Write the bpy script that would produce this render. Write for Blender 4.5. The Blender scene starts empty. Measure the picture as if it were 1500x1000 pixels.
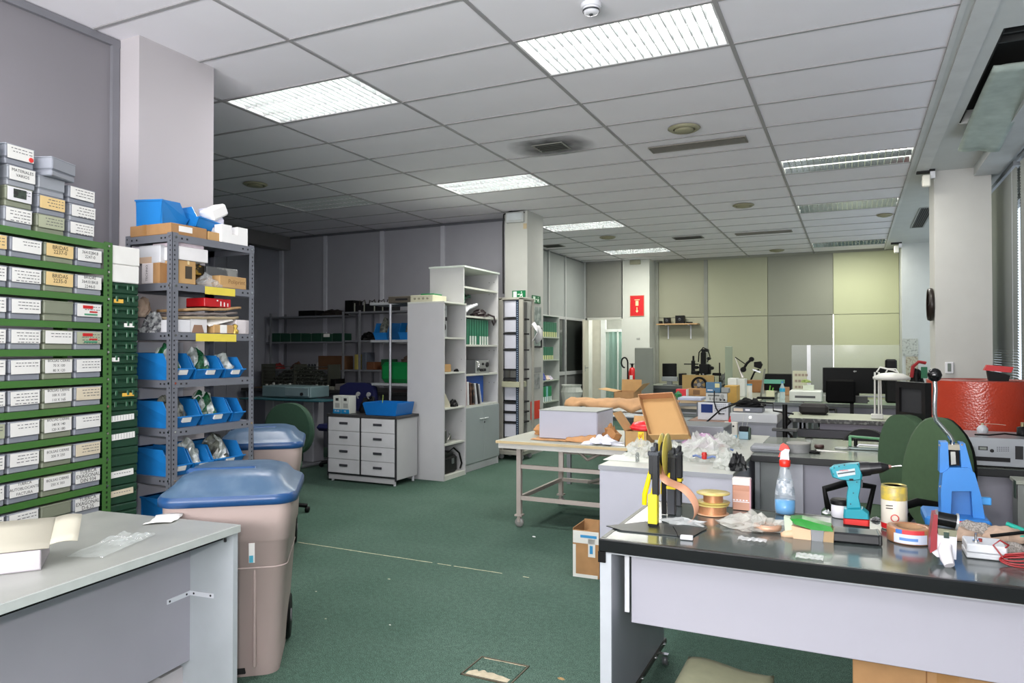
import bpy, math, random
from mathutils import Matrix, Vector, noise
PI = math.pi
C = bpy.context.scene.collection
# ---------------------------------------------------------------- camera, world, exposure
EYE = Vector((0, 0, 1.40)); YAW = .4427; PIT = .0125; FPX = 1052.0
cd = bpy.data.cameras.new('camera'); cam = bpy.data.objects.new('camera', cd); C.objects.link(cam)
cam.location = EYE; cam.rotation_euler = (PI/2 + PIT, 0, YAW)
cd.sensor_width = 36; cd.lens = 36*FPX/1500; cd.clip_start = .02; cd.clip_end = 60
bpy.context.scene.camera = cam
sc = bpy.context.scene
sc.view_settings.view_transform = 'Standard'; sc.view_settings.look = 'None'
sc.view_settings.gamma = 1; sc.view_settings.use_curve_mapping = False
sc.view_settings.exposure = 0.0
sc.cycles.max_bounces = 7; sc.cycles.diffuse_bounces = 4; sc.cycles.transparent_max_bounces = 12
sc.cycles.sample_clamp_indirect = 4.0; sc.cycles.caustics_reflective = False; sc.cycles.caustics_refractive = False
sc.cycles.use_denoising = True
w = bpy.data.worlds.new('world'); sc.world = w; w.use_nodes = True
w.node_tree.nodes['Background'].inputs[0].default_value = (.75, .86, 1, 1)
w.node_tree.nodes['Background'].inputs[1].default_value = 2.2

CZ = 3.2655                                   # ceiling height
def area_light(name, loc, sx, sy, power, col, rot=(0, 0, 0)):
    l = bpy.data.lights.new(name, 'AREA'); l.shape = 'RECTANGLE'; l.size = sx; l.size_y = sy
    l.energy = power; l.color = col
    o = bpy.data.objects.new(name, l); C.objects.link(o); o.location = loc; o.rotation_euler = rot
    return o
# ceiling troffers: (column, row, kind, lit)
FIX = [(1, 0, 3, 1), (3, 0, 3, 1), (3, 5, 3, 1), (3, 10, 3, 1), (3, 15, 3, 1), (5, 5, 3, 0),
       (0, 6, 2, 1), (0, 10, 2, 1), (0, 16, 2, 1), (1, -5, 3, 1), (3, -5, 3, 1)]
def fix_xy(c, i): return .545 - 1.2*(c + .5), 3.91 + .6*(i + .5)
for c, i, k, on in FIX:
    if on:
        x, y = fix_xy(c, i)
        area_light('troffer_light', (x, y, CZ - .012), 1.12, .54, (16 if i < 0 else 34 if i == 0 else 60) if k == 3 else 32, (1, .985, .90) if i > 3 else (1, .97, .99))
# the camera's own flash, up and left of the lens
# added fill lamp behind the camera, tilted up to brighten the ceiling
area_light('added_rear_fill', (-1.2, -2.06, 1.75), 4.6, 1.7, 540, (1.0, .975, .965), (PI/2 + .90, 0, 0))
fl = area_light('camera_flash', (-.10, -.04, 1.56), .07, .05, 33, (1.0, .97, .985), (PI/2 + .16, 0, YAW - .02))
# light of the corridor beyond the open door
area_light('corridor_light', (-4.3, 15.6, 2.75), .8, .5, 36, (1, 1, .97))

# ---------------------------------------------------------------- pixel rays (frame 1500x1000) to real places
_cy, _sy = math.cos(YAW), math.sin(YAW)
_f = Vector((-_sy*math.cos(PIT), _cy*math.cos(PIT), math.sin(PIT))); _r = Vector((_cy, _sy, 0)); _u = _r.cross(_f)
def ray(x, y): return _f + _r*((x - 750)/FPX) + _u*((500 - y)/FPX)
def pz(x, y, z): d = ray(x, y); return EYE + d*((z - EYE.z)/d.z)
def pX(x, y, X): d = ray(x, y); return EYE + d*(X/d.x)
def pY(x, y, Y): d = ray(x, y); return EYE + d*(Y/d.y)

# ---------------------------------------------------------------- materials
_M = {}
def lin(h):
    h = h.lstrip('#'); v = [int(h[i:i+2], 16)/255 for i in (0, 2, 4)]
    return [(c/12.92 if c <= .04045 else ((c + .055)/1.055)**2.4) for c in v] + [1]
def mat(h, rough=.5, metal=0, var=.06, scale=6, bump=0, bscale=None, alpha=1, spec=None, emit=None, coat=0, h2=None, thr=None, trans=0, bdist=.003):
    key = (h, rough, metal, var, scale, bump, bscale, alpha, spec, emit, coat, h2, thr, trans, bdist)
    if key in _M: return _M[key]
    m = bpy.data.materials.new('mat_' + h.lstrip('#')); m.use_nodes = True
    nt = m.node_tree; b = nt.nodes['Principled BSDF']; L = nt.links.new
    b.inputs['Roughness'].default_value = rough; b.inputs['Metallic'].default_value = metal
    b.inputs['Alpha'].default_value = alpha
    if spec is not None: b.inputs['Specular IOR Level'].default_value = spec
    if coat: b.inputs['Coat Weight'].default_value = coat; b.inputs['Coat Roughness'].default_value = .08
    if trans: b.inputs['Transmission Weight'].default_value = trans
    base = lin(h)
    if emit:
        b.inputs['Emission Color'].default_value = base; b.inputs['Emission Strength'].default_value = emit
    tc = nt.nodes.new('ShaderNodeTexCoord'); ns = nt.nodes.new('ShaderNodeTexNoise')
    L(tc.outputs['Object'], ns.inputs['Vector']); ns.inputs['Scale'].default_value = scale; ns.inputs['Detail'].default_value = 6
    rp = nt.nodes.new('ShaderNodeValToRGB'); L(ns.outputs['Fac'], rp.inputs['Fac'])
    a, c = rp.color_ramp.elements
    if h2:
        t = thr or (.4, .6); a.position, c.position = t; a.color = base; c.color = lin(h2)
    else:
        a.position, c.position = .3, .7
        a.color = [max(0, x*(1 - var)) for x in base[:3]] + [1]; c.color = [min(1, x*(1 + var)) for x in base[:3]] + [1]
    L(rp.outputs['Color'], b.inputs['Base Color'])
    if bump:
        n2 = nt.nodes.new('ShaderNodeTexNoise'); L(tc.outputs['Object'], n2.inputs['Vector'])
        n2.inputs['Scale'].default_value = bscale or scale*8; n2.inputs['Detail'].default_value = 5
        bp = nt.nodes.new('ShaderNodeBump'); bp.inputs['Strength'].default_value = bump; bp.inputs['Distance'].default_value = bdist
        L(n2.outputs['Fac'], bp.inputs['Height']); L(bp.outputs['Normal'], b.inputs['Normal'])
    _M[key] = m
    return m
# ---------------------------------------------------------------- mesh builder
_txt = {}
def text_geo(s):
    if s not in _txt:
        cu = bpy.data.curves.new('t', 'FONT'); cu.body = s; cu.size = 1; cu.align_x = 'CENTER'; cu.align_y = 'CENTER'; cu.resolution_u = 2
        o = bpy.data.objects.new('t', cu); C.objects.link(o)
        me = bpy.data.meshes.new_from_object(o.evaluated_get(bpy.context.evaluated_depsgraph_get()))
        _txt[s] = ([tuple(v.co) for v in me.vertices], [tuple(p.vertices) for p in me.polygons])
        bpy.data.objects.remove(o); bpy.data.curves.remove(cu); bpy.data.meshes.remove(me)
    return _txt[s]
class MB:
    def __init__(s): s.v = []; s.f = []; s.sm = []; s.M = Matrix()
    def add(s, vs, fs, smooth=False):
        n = len(s.v); M = s.M
        s.v += [tuple(M @ Vector(v)) for v in vs]
        for f in fs: s.f.append(tuple(n + i for i in f)); s.sm.append(smooth)
        return s
    def box(s, x0, y0, z0, x1, y1, z1, b=0):
        if x1 < x0: x0, x1 = x1, x0
        if y1 < y0: y0, y1 = y1, y0
        if z1 < z0: z0, z1 = z1, z0
        if b <= 0:
            return s.add([(x0,y0,z0),(x1,y0,z0),(x1,y1,z0),(x0,y1,z0),(x0,y0,z1),(x1,y0,z1),(x1,y1,z1),(x0,y1,z1)],
                  [(0,3,2,1),(4,5,6,7),(0,1,5,4),(1,2,6,5),(2,3,7,6),(3,0,4,7)])
        b = min(b, (x1-x0)*.45, (y1-y0)*.45, (z1-z0)*.45)
        X = ((x0, x0+b), (x1, x1-b)); Y = ((y0, y0+b), (y1, y1-b)); Z = ((z0, z0+b), (z1, z1-b))
        V = []; idx = {}
        for i in (0, 1):
            for j in (0, 1):
                for k in (0, 1):
                    idx[i,j,k,0] = len(V); V.append((X[i][0], Y[j][1], Z[k][1]))
                    idx[i,j,k,1] = len(V); V.append((X[i][1], Y[j][0], Z[k][1]))
                    idx[i,j,k,2] = len(V); V.append((X[i][1], Y[j][1], Z[k][0]))
        F = []
        def q(a, bb, c, d, flip): F.append((a, bb, c, d) if not flip else (d, c, bb, a))
        for i in (0, 1): q(idx[i,0,0,0], idx[i,1,0,0], idx[i,1,1,0], idx[i,0,1,0], i == 0)
        for j in (0, 1): q(idx[0,j,0,1], idx[1,j,0,1], idx[1,j,1,1], idx[0,j,1,1], j == 1)
        for k in (0, 1): q(idx[0,0,k,2], idx[1,0,k,2], idx[1,1,k,2], idx[0,1,k,2], k == 0)
        for i in (0, 1):
            for j in (0, 1): q(idx[i,j,0,0], idx[i,j,1,0], idx[i,j,1,1], idx[i,j,0,1], (i + j) % 2 == 0)
            for k in (0, 1): q(idx[i,0,k,0], idx[i,1,k,0], idx[i,1,k,2], idx[i,0,k,2], (i + k) % 2 == 1)
        for j in (0, 1):
            for k in (0, 1): q(idx[0,j,k,1], idx[1,j,k,1], idx[1,j,k,2], idx[0,j,k,2], (j + k) % 2 == 0)
        for i in (0, 1):
            for j in (0, 1):
                for k in (0, 1): F.append((idx[i,j,k,0], idx[i,j,k,1], idx[i,j,k,2]) if (i+j+k) % 2 else (idx[i,j,k,2], idx[i,j,k,1], idx[i,j,k,0]))
        return s.add(V, F)
    def rings(s, rings, close=True, caps=True, smooth=True):
        n = len(rings[0]); V = [p for r in rings for p in r]; F = []
        for k in range(len(rings) - 1):
            for i in range(n if close else n - 1):
                j = (i + 1) % n; F.append((k*n+i, k*n+j, (k+1)*n+j, (k+1)*n+i))
        s.add(V, F, smooth)
        if caps:
            s.add(rings[0], [tuple(range(n))[::-1]]); s.add(rings[-1], [tuple(range(n))])
        return s
    def cyl(s, p0, p1, r0, r1=None, n=14, caps=True, smooth=True):
        p0, p1 = Vector(p0), Vector(p1); r1 = r0 if r1 is None else r1
        d = (p1 - p0).normalized(); a = d.orthogonal().normalized(); b = d.cross(a)
        return s.rings([[p + (a*math.cos(2*PI*i/n) + b*math.sin(2*PI*i/n))*r for i in range(n)] for p, r in ((p0, r0), (p1, r1))], True, caps, smooth)
    def lathe(s, prof, c=(0, 0, 0), n=24, ax='z', caps=True):
        R = []
        for r, z in prof:
            ring = []
            for i in range(n):
                x, y = r*math.cos(2*PI*i/n), r*math.sin(2*PI*i/n)
                p = (x, y, z) if ax == 'z' else ((z, x, y) if ax == 'x' else (x, z, y))
                ring.append((p[0]+c[0], p[1]+c[1], p[2]+c[2]))
            R.append(ring if ax != 'y' else ring[::-1])
        return s.rings(R, True, caps, True)
    def prism(s, poly, ax, a0, a1, smooth=False):
        def P(u, v, w): return (w, u, v) if ax == 'x' else ((u, w, v) if ax == 'y' else (u, v, w))
        n = len(poly); A = [P(u, v, a0) for u, v in poly]; B = [P(u, v, a1) for u, v in poly]
        s.add(A + B, [(i, (i+1) % n, n+(i+1) % n, n+i) for i in range(n)], smooth)
        s.add(A, [tuple(range(n))[::-1]]); s.add(B, [tuple(range(n))])
        return s
    def tube(s, pts, r, n=8, caps=True, flat=None):
        pts = [Vector(p) for p in pts]; R = []; a = None
        for k, p in enumerate(pts):
            d = (pts[min(k+1, len(pts)-1)] - pts[max(k-1, 0)]).normalized()
            a = d.orthogonal().normalized() if a is None else (a - d*a.dot(d)).normalized()
            b = d.cross(a); rr = r[k] if isinstance(r, (list, tuple)) else r
            R.append([p + (a*math.cos(2*PI*i/n) + b*math.sin(2*PI*i/n)*(flat or 1))*rr for i in range(n)])
        return s.rings(R, True, caps, True)
    def grid(s, fn, nu, nv, smooth=True, thick=0):
        V = [fn(i/nu, j/nv) for j in range(nv+1) for i in range(nu+1)]
        F = [(j*(nu+1)+i, j*(nu+1)+i+1, (j+1)*(nu+1)+i+1, (j+1)*(nu+1)+i) for j in range(nv) for i in range(nu)]
        if not thick: return s.add(V, F, smooth)
        N = len(V); V2 = [(x, y, z - thick) for x, y, z in V]
        rim = [i for i in range(nu+1)] + [j*(nu+1)+nu for j in range(1, nv+1)] + [nv*(nu+1)+i for i in range(nu-1, -1, -1)] + [j*(nu+1) for j in range(nv-1, 0, -1)]
        G = [(rim[k], N+rim[k], N+rim[(k+1) % len(rim)], rim[(k+1) % len(rim)]) for k in range(len(rim))]
        return s.add(V + V2, F + [tuple(N+i for i in f[::-1]) for f in F] + G, smooth)
    def blob(s, c, sx, sy, sz, seed=0, amp=.25, freq=3, nu=16, nv=8, smooth=False):
        """lump lying on z=c.z, crumpled"""
        R = []
        for k in range(nv + 1):
            t = k/nv; ph = t*PI/2; ring = []
            for i in range(nu):
                a = 2*PI*i/nu; x, y, z = math.cos(a)*math.cos(ph), math.sin(a)*math.cos(ph), math.sin(ph)
                q = Vector((x, y, z))*freq + Vector((seed*7.3, seed*3.1, 0))
                d = 1 + amp*noise.noise(q)*2; e = 1 + amp*noise.noise(q + Vector((0, 0, 9)))*2
                ring.append((c[0] + x*sx/2*d, c[1] + y*sy/2*d, c[2] + z*sz*e if k else c[2]))
            R.append(ring)
        return s.rings(R, True, True, smooth)
    def text(s, t, size, o, xd, yd, off=0):
        vs, fs = text_geo(t); o = Vector(o); xd = Vector(xd); yd = Vector(yd); n = xd.cross(yd).normalized()
        return s.add([o + xd*v[0]*size + yd*v[1]*size + n*off for v in vs], fs)
    def frame(s, x0, z0, x1, z1, y0, y1, w):            # picture frame in the XZ plane
        s.box(x0, y0, z0, x1, y1, z0+w); s.box(x0, y0, z1-w, x1, y1, z1); s.box(x0, y0, z0+w, x0+w, y1, z1-w); s.box(x1-w, y0, z0+w, x1, y1, z1-w)
        return s
def mesh_of(mb, name, m):
    me = bpy.data.meshes.new(name); me.from_pydata(mb.v, [], mb.f); me.polygons.foreach_set('use_smooth', mb.sm)
    me.materials.append(m); me.update(); return me
def tag(o, label, cat, group=None, kind=None):
    if label: o['label'] = label
    if cat: o['category'] = cat
    if group: o['group'] = group
    if kind: o['kind'] = kind
    return o
def fixn(me):
    import bmesh
    bm = bmesh.new(); bm.from_mesh(me); bmesh.ops.recalc_face_normals(bm, faces=bm.faces); bm.to_mesh(me); bm.free()
def obj(name, mb, m, parent=None, label=None, recalc=True):
    me = mesh_of(mb, name, m)
    if recalc: fixn(me)
    o = bpy.data.objects.new(name, me); C.objects.link(o)
    if parent:
        o.parent = parent
    if label: o['label'] = label
    return o
class T:
    """a thing: Empty at the base; part meshes given in world coordinates (W) or local ones"""
    def __init__(s, name, label, cat, loc=(0, 0, 0), rz=0, group=None, local=True, rot=None):
        o = bpy.data.objects.new(name, None); C.objects.link(o); o.empty_display_size = .05
        o.location = loc; o.rotation_euler = rot or (0, 0, rz); tag(o, label, cat, group); s.o = o; s.local = local
        R = o.rotation_euler.to_matrix().to_4x4(); s.inv = (Matrix.Translation(Vector(loc)) @ R).inverted()
    def p(s, name, mb, m, label=None, parent=None, kind=None):
        if not s.local: mb.v = [tuple(s.inv @ Vector(v)) for v in mb.v]
        o = obj(name, mb, m, parent or s.o, label)
        if kind: o['kind'] = kind
        return o
def single(name, mb, m, label, cat, loc=(0, 0, 0), rz=0, group=None, kind=None, rot=None):
    o = obj(name, mb, m); o.location = loc; o.rotation_euler = rot or (0, 0, rz); tag(o, label, cat, group, kind); return o
def struct(name, mb, m, parent=None):
    o = obj(name, mb, m, parent)
    if not parent: o['kind'] = 'structure'
    return o
def sub(parent, name, mb, m, label=None): return obj(name, mb, m, parent, label)
def copy_tree(o, parent=None):
    c = o.copy(); C.objects.link(c); c.parent = parent
    for ch in list(o.children): copy_tree(ch, c)
    return c
def share(name, o, loc, parent, rot=(0, 0, 0), scale=None):
    c = o.copy(); C.objects.link(c); c.location = loc; c.rotation_euler = rot
    if scale: c.scale = scale
    return c
def inst(name, me, parent, loc=(0, 0, 0), rot=(0, 0, 0), scale=(1, 1, 1)):
    o = bpy.data.objects.new(name, me); C.objects.link(o); o.parent = parent; o.location = loc; o.rotation_euler = rot; o.scale = scale
    return o
rnd = random.Random(7)
WHITE = mat('#d9d9de', .45, var=.02); GREYW = mat('#b9bcc4', .5, var=.03); BLACK = mat('#0b0b0c', .5, var=.1, spec=.18); DGREY = mat('#3a3c40', .5)
ALU = mat('#a6a9ad', .35, 1, var=.03); CHROME = mat('#d8d8d8', .12, 1, var=.01); CARD = mat('#a0794f', .8, var=.1, scale=12); CARDL = mat('#b28e5d', .8, var=.08, scale=10)
PAPER = mat('#e6e4df', .8, var=.03); BLUEP = mat('#1b76bd', .38, var=.06); BAG = mat('#e9eef0', .12, alpha=.30, var=.02, bump=.6, bscale=40, bdist=.01)
INK = mat('#1a1a1c', .8, var=.02); RED = mat('#c0161a', .4); YEL = mat('#e8cf1c', .4); GREENP = mat('#11703a', .45); BEIGE = mat('#c9c6b4', .5, var=.03)
# ================================================================ the setting
def carpet():
    m = bpy.data.materials.new('carpet_green'); m.use_nodes = True; nt = m.node_tree; L = nt.links.new; b = nt.nodes['Principled BSDF']
    b.inputs['Roughness'].default_value = .95; b.inputs['Specular IOR Level'].default_value = .15
    tc = nt.nodes.new('ShaderNodeTexCoord')
    def nz(sc_, det): n = nt.nodes.new('ShaderNodeTexNoise'); n.inputs['Scale'].default_value = sc_; n.inputs['Detail'].default_value = det; L(tc.outputs['Object'], n.inputs['Vector']); return n
    fine = nz(230, 4); big = nz(.9, 6); mid = nz(38, 6)
    r1 = nt.nodes.new('ShaderNodeValToRGB'); L(fine.outputs['Fac'], r1.inputs['Fac'])
    e = r1.color_ramp.elements; e[0].position = .36; e[1].position = .64; e[0].color = lin('#2a4438'); e[1].color = lin('#5f776b')
    r2 = nt.nodes.new('ShaderNodeValToRGB'); L(big.outputs['Fac'], r2.inputs['Fac'])
    e = r2.color_ramp.elements; e[0].position = .35; e[1].position = .7; e[0].color = (.74, .80, .77, 1); e[1].color = (1.1, 1.04, 1.06, 1)
    mx = nt.nodes.new('ShaderNodeMixRGB'); mx.blend_type = 'MULTIPLY'; mx.inputs[0].default_value = 1
    L(r1.outputs[0], mx.inputs[1]); L(r2.outputs[0], mx.inputs[2])
    r3 = nt.nodes.new('ShaderNodeValToRGB'); L(mid.outputs['Fac'], r3.inputs['Fac']); e = r3.color_ramp.elements
    e[0].position = .35; e[1].position = .65; e[0].color = (.86, .86, .86, 1); e[1].color = (1.1, 1.1, 1.1, 1)
    m2 = nt.nodes.new('ShaderNodeMixRGB'); m2.blend_type = 'MULTIPLY'; m2.inputs[0].default_value = 1
    L(mx.outputs[0], m2.inputs[1]); L(r3.outputs[0], m2.inputs[2]); L(m2.outputs[0], b.inputs['Base Color'])
    bp = nt.nodes.new('ShaderNodeBump'); bp.inputs['Strength'].default_value = .6; bp.inputs['Distance'].default_value = .004
    L(fine.outputs['Fac'], bp.inputs['Height']); L(bp.outputs['Normal'], b.inputs['Normal'])
    return m
CARPET = carpet()
fl = struct('floor', MB().box(-8.7, -2.3, -.1, 1.9, 17.2, 0), CARPET)
# lifted floor hatch, worn seam and frayed edge, scraps
h = MB(); hx0, hy0, hx1, hy1 = -1.54, 2.725, -1.30, 2.925
h.box(hx0, hy0, 0, hx1, hy0+.008, .004); h.box(hx0, hy1-.006, 0, hx1, hy1, .004); h.box(hx0, hy0, 0, hx0+.006, hy1, .004); h.box(hx1-.006, hy0, 0, hx1, hy1, .004)
struct('floor_hatch_frame', h, mat('#4a4230', .6, var=.3, scale=40), fl)
struct('floor_hatch_lid', MB().box(hx0+.012, hy0+.012, 0, hx1-.012, hy1-.012, .003), CARPET, fl)
wear = MB()
def wr(u, v): 
    x = hx0+.02+u*(hx1-hx0-.04); return (x, hy0+.010 + v*(.03 + .03*abs(noise.noise(Vector((x*23, 1, 3))))*2 + .02*math.sin(u*PI)), .0045)
wear.grid(wr, 24, 3); wear.grid(lambda u, v: (hx0+.02+u*(hx1-hx0-.03), hy1-.012-v*.006*(1+noise.noise(Vector((u*30, 2, 0)))), .0045), 20, 1)
struct('worn_patch', wear, mat('#b5ab92', .9, var=.2, scale=30), fl)
seam = MB(); A, B = pz(436, 794, 0), pz(775, 846, 0); N = 90; d = (B-A).normalized(); n = Vector((-d.y, d.x, 0))
for k in range(N):
    if noise.noise(Vector((k*.31, 5, 0))) < (-.55 + (k/N)**3*.8): continue
    a = A + (B-A)*(k/N); b_ = A + (B-A)*((k+1.02)/N); wv = .004 + .004*abs(noise.noise(Vector((k*.8, 0, 0)))); o_ = n*(.006*noise.noise(Vector((k*.15, 9, 2))))
    seam.add([a+o_-n*wv+Vector((0, 0, .002)), b_+o_-n*wv+Vector((0, 0, .002)), b_+o_+n*wv+Vector((0, 0, .002)), a+o_+n*wv+Vector((0, 0, .002))], [(0, 1, 2, 3)])
struct('carpet_seam', seam, mat('#b9b79a', .9, var=.25, scale=60), fl)
for px, py, s_, hh in ((782, 786, .012, '#e8e8e8'), (570, 848, .009, '#9aa08a'), (463, 866, .006, '#b8b8a8'), (571, 915, .006, '#c9c9c0'), (477, 906, .006, '#9aa08a'), (822, 994, .014, '#9a7d50')):
    p = pz(px, py, 0); single('paper_scrap', MB().blob((0, 0, 0), s_*2.4, s_*1.2, s_*.5, px, .3, nu=7, nv=2), mat(hh, .8), {782: 'white scrap on the green carpet left of the battered carton', 570: 'olive fluff on the carpet below the worn seam', 463: 'pale fluff speck on carpet right of the nearest bin', 571: 'tiny white scrap on open carpet left of the floor hatch', 477: 'olive speck on carpet beside the nearest bin', 822: 'brown sliver on the carpet right of the floor hatch'}[px], 'scrap', (p.x, p.y, 0))
# ---------------- ceiling
TILE = mat('#ebe8ee', .9, var=.02, scale=2, bump=.15, bscale=260, bdist=.001)
TBAR = mat('#9c9a9c', .5, var=.04)
g = MB(); g.box(-8.7, -2.3, CZ+.16, 1.9, 15.1, CZ+.24)
XL = [.545 - 1.2*k for k in range(9)]
for x in XL: g.box(x-.012, -2.09, CZ-.003, x+.012, 9.1 if x < -5.1 else 14.9, CZ+.012)
for i in range(-10, 19):
    y = 3.91 + .6*i; xl = -8.55 if 3.43 < y < 9.1 else (-5.1 if y >= 9.1 else -4.0)
    g.box(xl, y-.010, CZ-.0025, .545, y+.010, CZ+.012)
ceil = struct('ceiling', g, TBAR)
tm = mesh_of(MB().box(-.588, -.289, 0, .588, .289, .018), 'ceiling_tile', TILE); fixn(tm)
th = mesh_of(MB().box(-.335, -.289, 0, .335, .289, .018), 'ceiling_tile', TILE); fixn(th)
fixset = {(c, i) for c, i, k, on in FIX}
for c in range(8):
    for i in range(-10, 19):
        x, y = fix_xy(c, i)
        if (c, i) in fixset: continue
        if y > 14.9: continue
        if y < 3.43 and x < -4.6: continue
        if y > 9.1 and x < -5.4: continue
        j = rnd.uniform(-.0012, .0012)
        if c == 7: inst('ceiling_tile', th, ceil, (-8.215, y, CZ+.004+j)); continue
        inst('ceiling_tile', tm, ceil, (x, y, CZ+.004+j))
# soffit on the window side
s = MB(); SOFF = mat('#c2c4c2', .8, var=.03)
s.box(.56, -2.09, CZ-.004, .80, 14.9, CZ+.16)
s.box(.80, -2.09, CZ-.004, 1.62, 4.95, CZ+.16); s.box(.80, 6.9, CZ-.004, 1.62, 14.9, CZ+.16); s.box(1.12, 4.95, CZ-.004, 1.62, 6.9, CZ+.16)
s.box(.80, 4.95, CZ+.158, 1.12, 6.9, CZ+.16)
struct('ceiling_soffit', s, SOFF)
struct('trim_1', MB().box(.535, -2.09, CZ-.012, .565, 14.9, CZ+.01).box(.60, -2.09, CZ-.016, .72, 8.6, CZ-.002), mat('#c9cac9', .6))
struct('trim_2', MB().box(1.12, -2.09, CZ-.10, 1.15, 8.55, CZ-.002).box(1.15, -2.09, CZ-.10, 1.34, 8.55, CZ-.085), mat('#b9bcbc', .6))
# dark duct hole and the hanging insulation panel
t = T('ceiling_duct_opening', 'dark open duct in the window side soffit with torn edge', 'vent', (0, 0, 0))
t.p('duct_lining', MB().box(.81, 4.96, CZ+.10, 1.11, 6.88, CZ+.15).box(.80, 4.96, CZ+.0, .812, 6.88, CZ+.15), mat('#0c0e0e', .9))
t.p('louvre', MB().box(.82, 5.2, CZ+.17, 1.10, 5.215, CZ+.06).box(.82, 5.35, CZ+.17, 1.10, 5.365, CZ+.06), mat('#2a2c2c', .6))
def flap(u, v):
    x = .84 + u*.30; y = 5.55 + v*1.75
    z = CZ - .01 - .10*v*v - .04*u*v + .012*noise.noise(Vector((u*3, v*4, 1)))
    return (x, y, z)
single('insulation_panel', MB().grid(flap, 8, 16, thick=.02), mat('#a9b5ad', .95, var=.12, scale=9, bump=.5, bscale=30), 'grey green insulation panel hanging loose from the soffit opening', 'panel')
# ---------------- walls
WP = mat('#7d7a7f', .55, var=.02, scale=1.5); WPJ = mat('#75757b', .5, var=.02); WHT = mat('#b3aeb1', .8, var=.02, scale=2, bump=.1, bscale=60)
def wall(name, mb, m): return struct(name, mb, m)
wl = wall('wall_left', MB().box(-4.14, -2.2, 0, -4.02, 2.88, CZ+.17), WP)
for y0 in (-2.08, -.84, .40, 1.64): struct('wall_panel', MB().box(-4.03, y0+.004, .1, -4.0, y0+1.236-.004, CZ-.03, .002), WP, wl)
struct('trim_3', MB().box(-4.03, -2.1, CZ-.045, -3.975, 2.88, CZ-.001).box(-4.02, 2.83, .0, -3.975, 2.875, CZ-.045).box(-4.02, 1.62, .1, -3.992, 1.66, CZ-.045), WPJ)
wall('column_left', MB().box(-4.14, 2.88, 0, -3.81, 3.43, CZ+.17), WHT)
wall('wall_partition', MB().box(-8.7, 3.36, 0, -4.1, 3.42, CZ+.17), WP)
w2 = wall('wall_far_left', MB().box(-8.7, 3.4, 0, -8.58, 9.2, CZ+.17), mat('#8c8e98', .6, var=.03))
for k in range(5): struct('wall_panel', MB().box(-8.59, 3.45+k*1.13, .1, -8.555, 3.45+k*1.13+1.12, CZ-.25, .002), mat('#8c8e98', .6, var=.03), w2)
struct('trim_4', MB().box(-8.58, 3.45, CZ-.22, -8.35, 9.1, CZ-.002), mat('#7e7c7c', .6))
wm = wall('wall_middle', MB().box(-8.6, 9.14, 0, -4.1, 9.26, CZ+.17), mat('#9d9da3', .55, var=.02))
MX = [-8.55, -7.617, -6.519, -5.437, -4.28]
for a, b_ in zip(MX[:-1], MX[1:]): struct('wall_panel', MB().box(a+.03, 9.105, .1, b_-.03, 9.145, CZ-.03, .002), mat('#9f9fa6', .55, var=.02), wm)
struct('trim_5', MB().box(-8.55, 9.09, CZ-.035, -4.25, 9.13, CZ-.001), mat('#606268', .5))
tm5 = MB()
for x in MX[1:-1]: tm5.box(x-.032, 9.08, .0, x+.032, 9.14, CZ-.035)
tm5.box(-8.56, 9.06, 0, -8.49, 9.14, CZ-.03)
struct('trim_6', tm5, mat('#c3c4cc', .45))
wall('column_middle', MB().box(-4.23, 8.70, 0, -3.90, 9.24, CZ+.17), mat('#b4b5b0', .8, var=.02))
# recess behind the middle column
wr_ = wall('wall_recess', MB().box(-5.26, 9.2, 0, -5.14, 14.5, CZ+.17), mat('#7f8382', .6))
ym = [9.26, 10.4, 11.6, 12.35, 13.205, 14.36]
for a, b_ in zip(ym[:-1], ym[1:]):
    struct('wall_panel', MB().box(-5.15, a+.03, 2.06, -5.11, b_-.03, CZ-.03, .002), mat('#8f9492', .55, var=.02), wr_)
    struct('wall_panel', MB().box(-5.15, a+.03, .08, -5.11, b_-.03, .92, .002), mat('#5d5f5e', .55, var=.02), wr_)
tr = MB()
for y in ym: tr.box(-5.14, y-.025, 0, -5.085, y+.025, CZ)
tr.box(-5.14, 9.26, 2.01, -5.09, 14.36, 2.06).box(-5.14, 9.26, .92, -5.09, 14.36, .99)
struct('trim_7', tr, mat('#b4b7b6', .4, .3))
w1 = T('window_1', None, None); w1.o['kind'] = 'structure'; w1.o['label'] = 'smoked glass band of the recess partition'
for a, b_ in zip(ym[:-1], ym[1:]): w1.p('pane', MB().box(-5.13, a+.03, .99, -5.12, b_-.03, 2.01), mat('#2d312f', .08, var=.1, spec=.6))
wf = wall('wall_far', MB().box(-5.26, 14.42, 2.06, -4.3, 14.56, CZ+.17).box(-5.26, 14.42, 0, -5.1, 14.56, 2.06), mat('#8c8d88', .6))
struct('wall_panel', MB().box(-5.08, 14.40, 2.10, -4.33, 14.425, CZ-.03, .002), mat('#85867f', .6, var=.02), wf)
wall('column_far', MB().box(-4.32, 14.42, 0, -3.735, 15.0, CZ+.17), mat('#c2c5bd', .8, var=.02))
wb = wall('wall_back', MB().box(-3.8, 14.93, 0, 1.7, 15.05, CZ+.17), mat('#a5a895', .6, var=.02))
bx = [-3.735, -2.66, -1.50, -.325, .78]; hues = ['#94957f', '#a0a288', '#87897a', '#b9bd98']
for k in range(4):
    for z0, z1 in ((.1, 2.075), (2.085, CZ-.02)):
        struct('wall_panel', MB().box(bx[k]+.005, 14.90, z0, bx[k+1]-.005, 14.935, z1, .002), mat(hues[k], .55, var=.02, scale=1), wb)
struct('trim_8', MB().box(-3.735, 14.86, 0, -3.66, 14.92, CZ-.02).box(-2.73, 14.885, 0, -2.655, 14.915, CZ-.02), mat('#83867c', .5))
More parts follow.
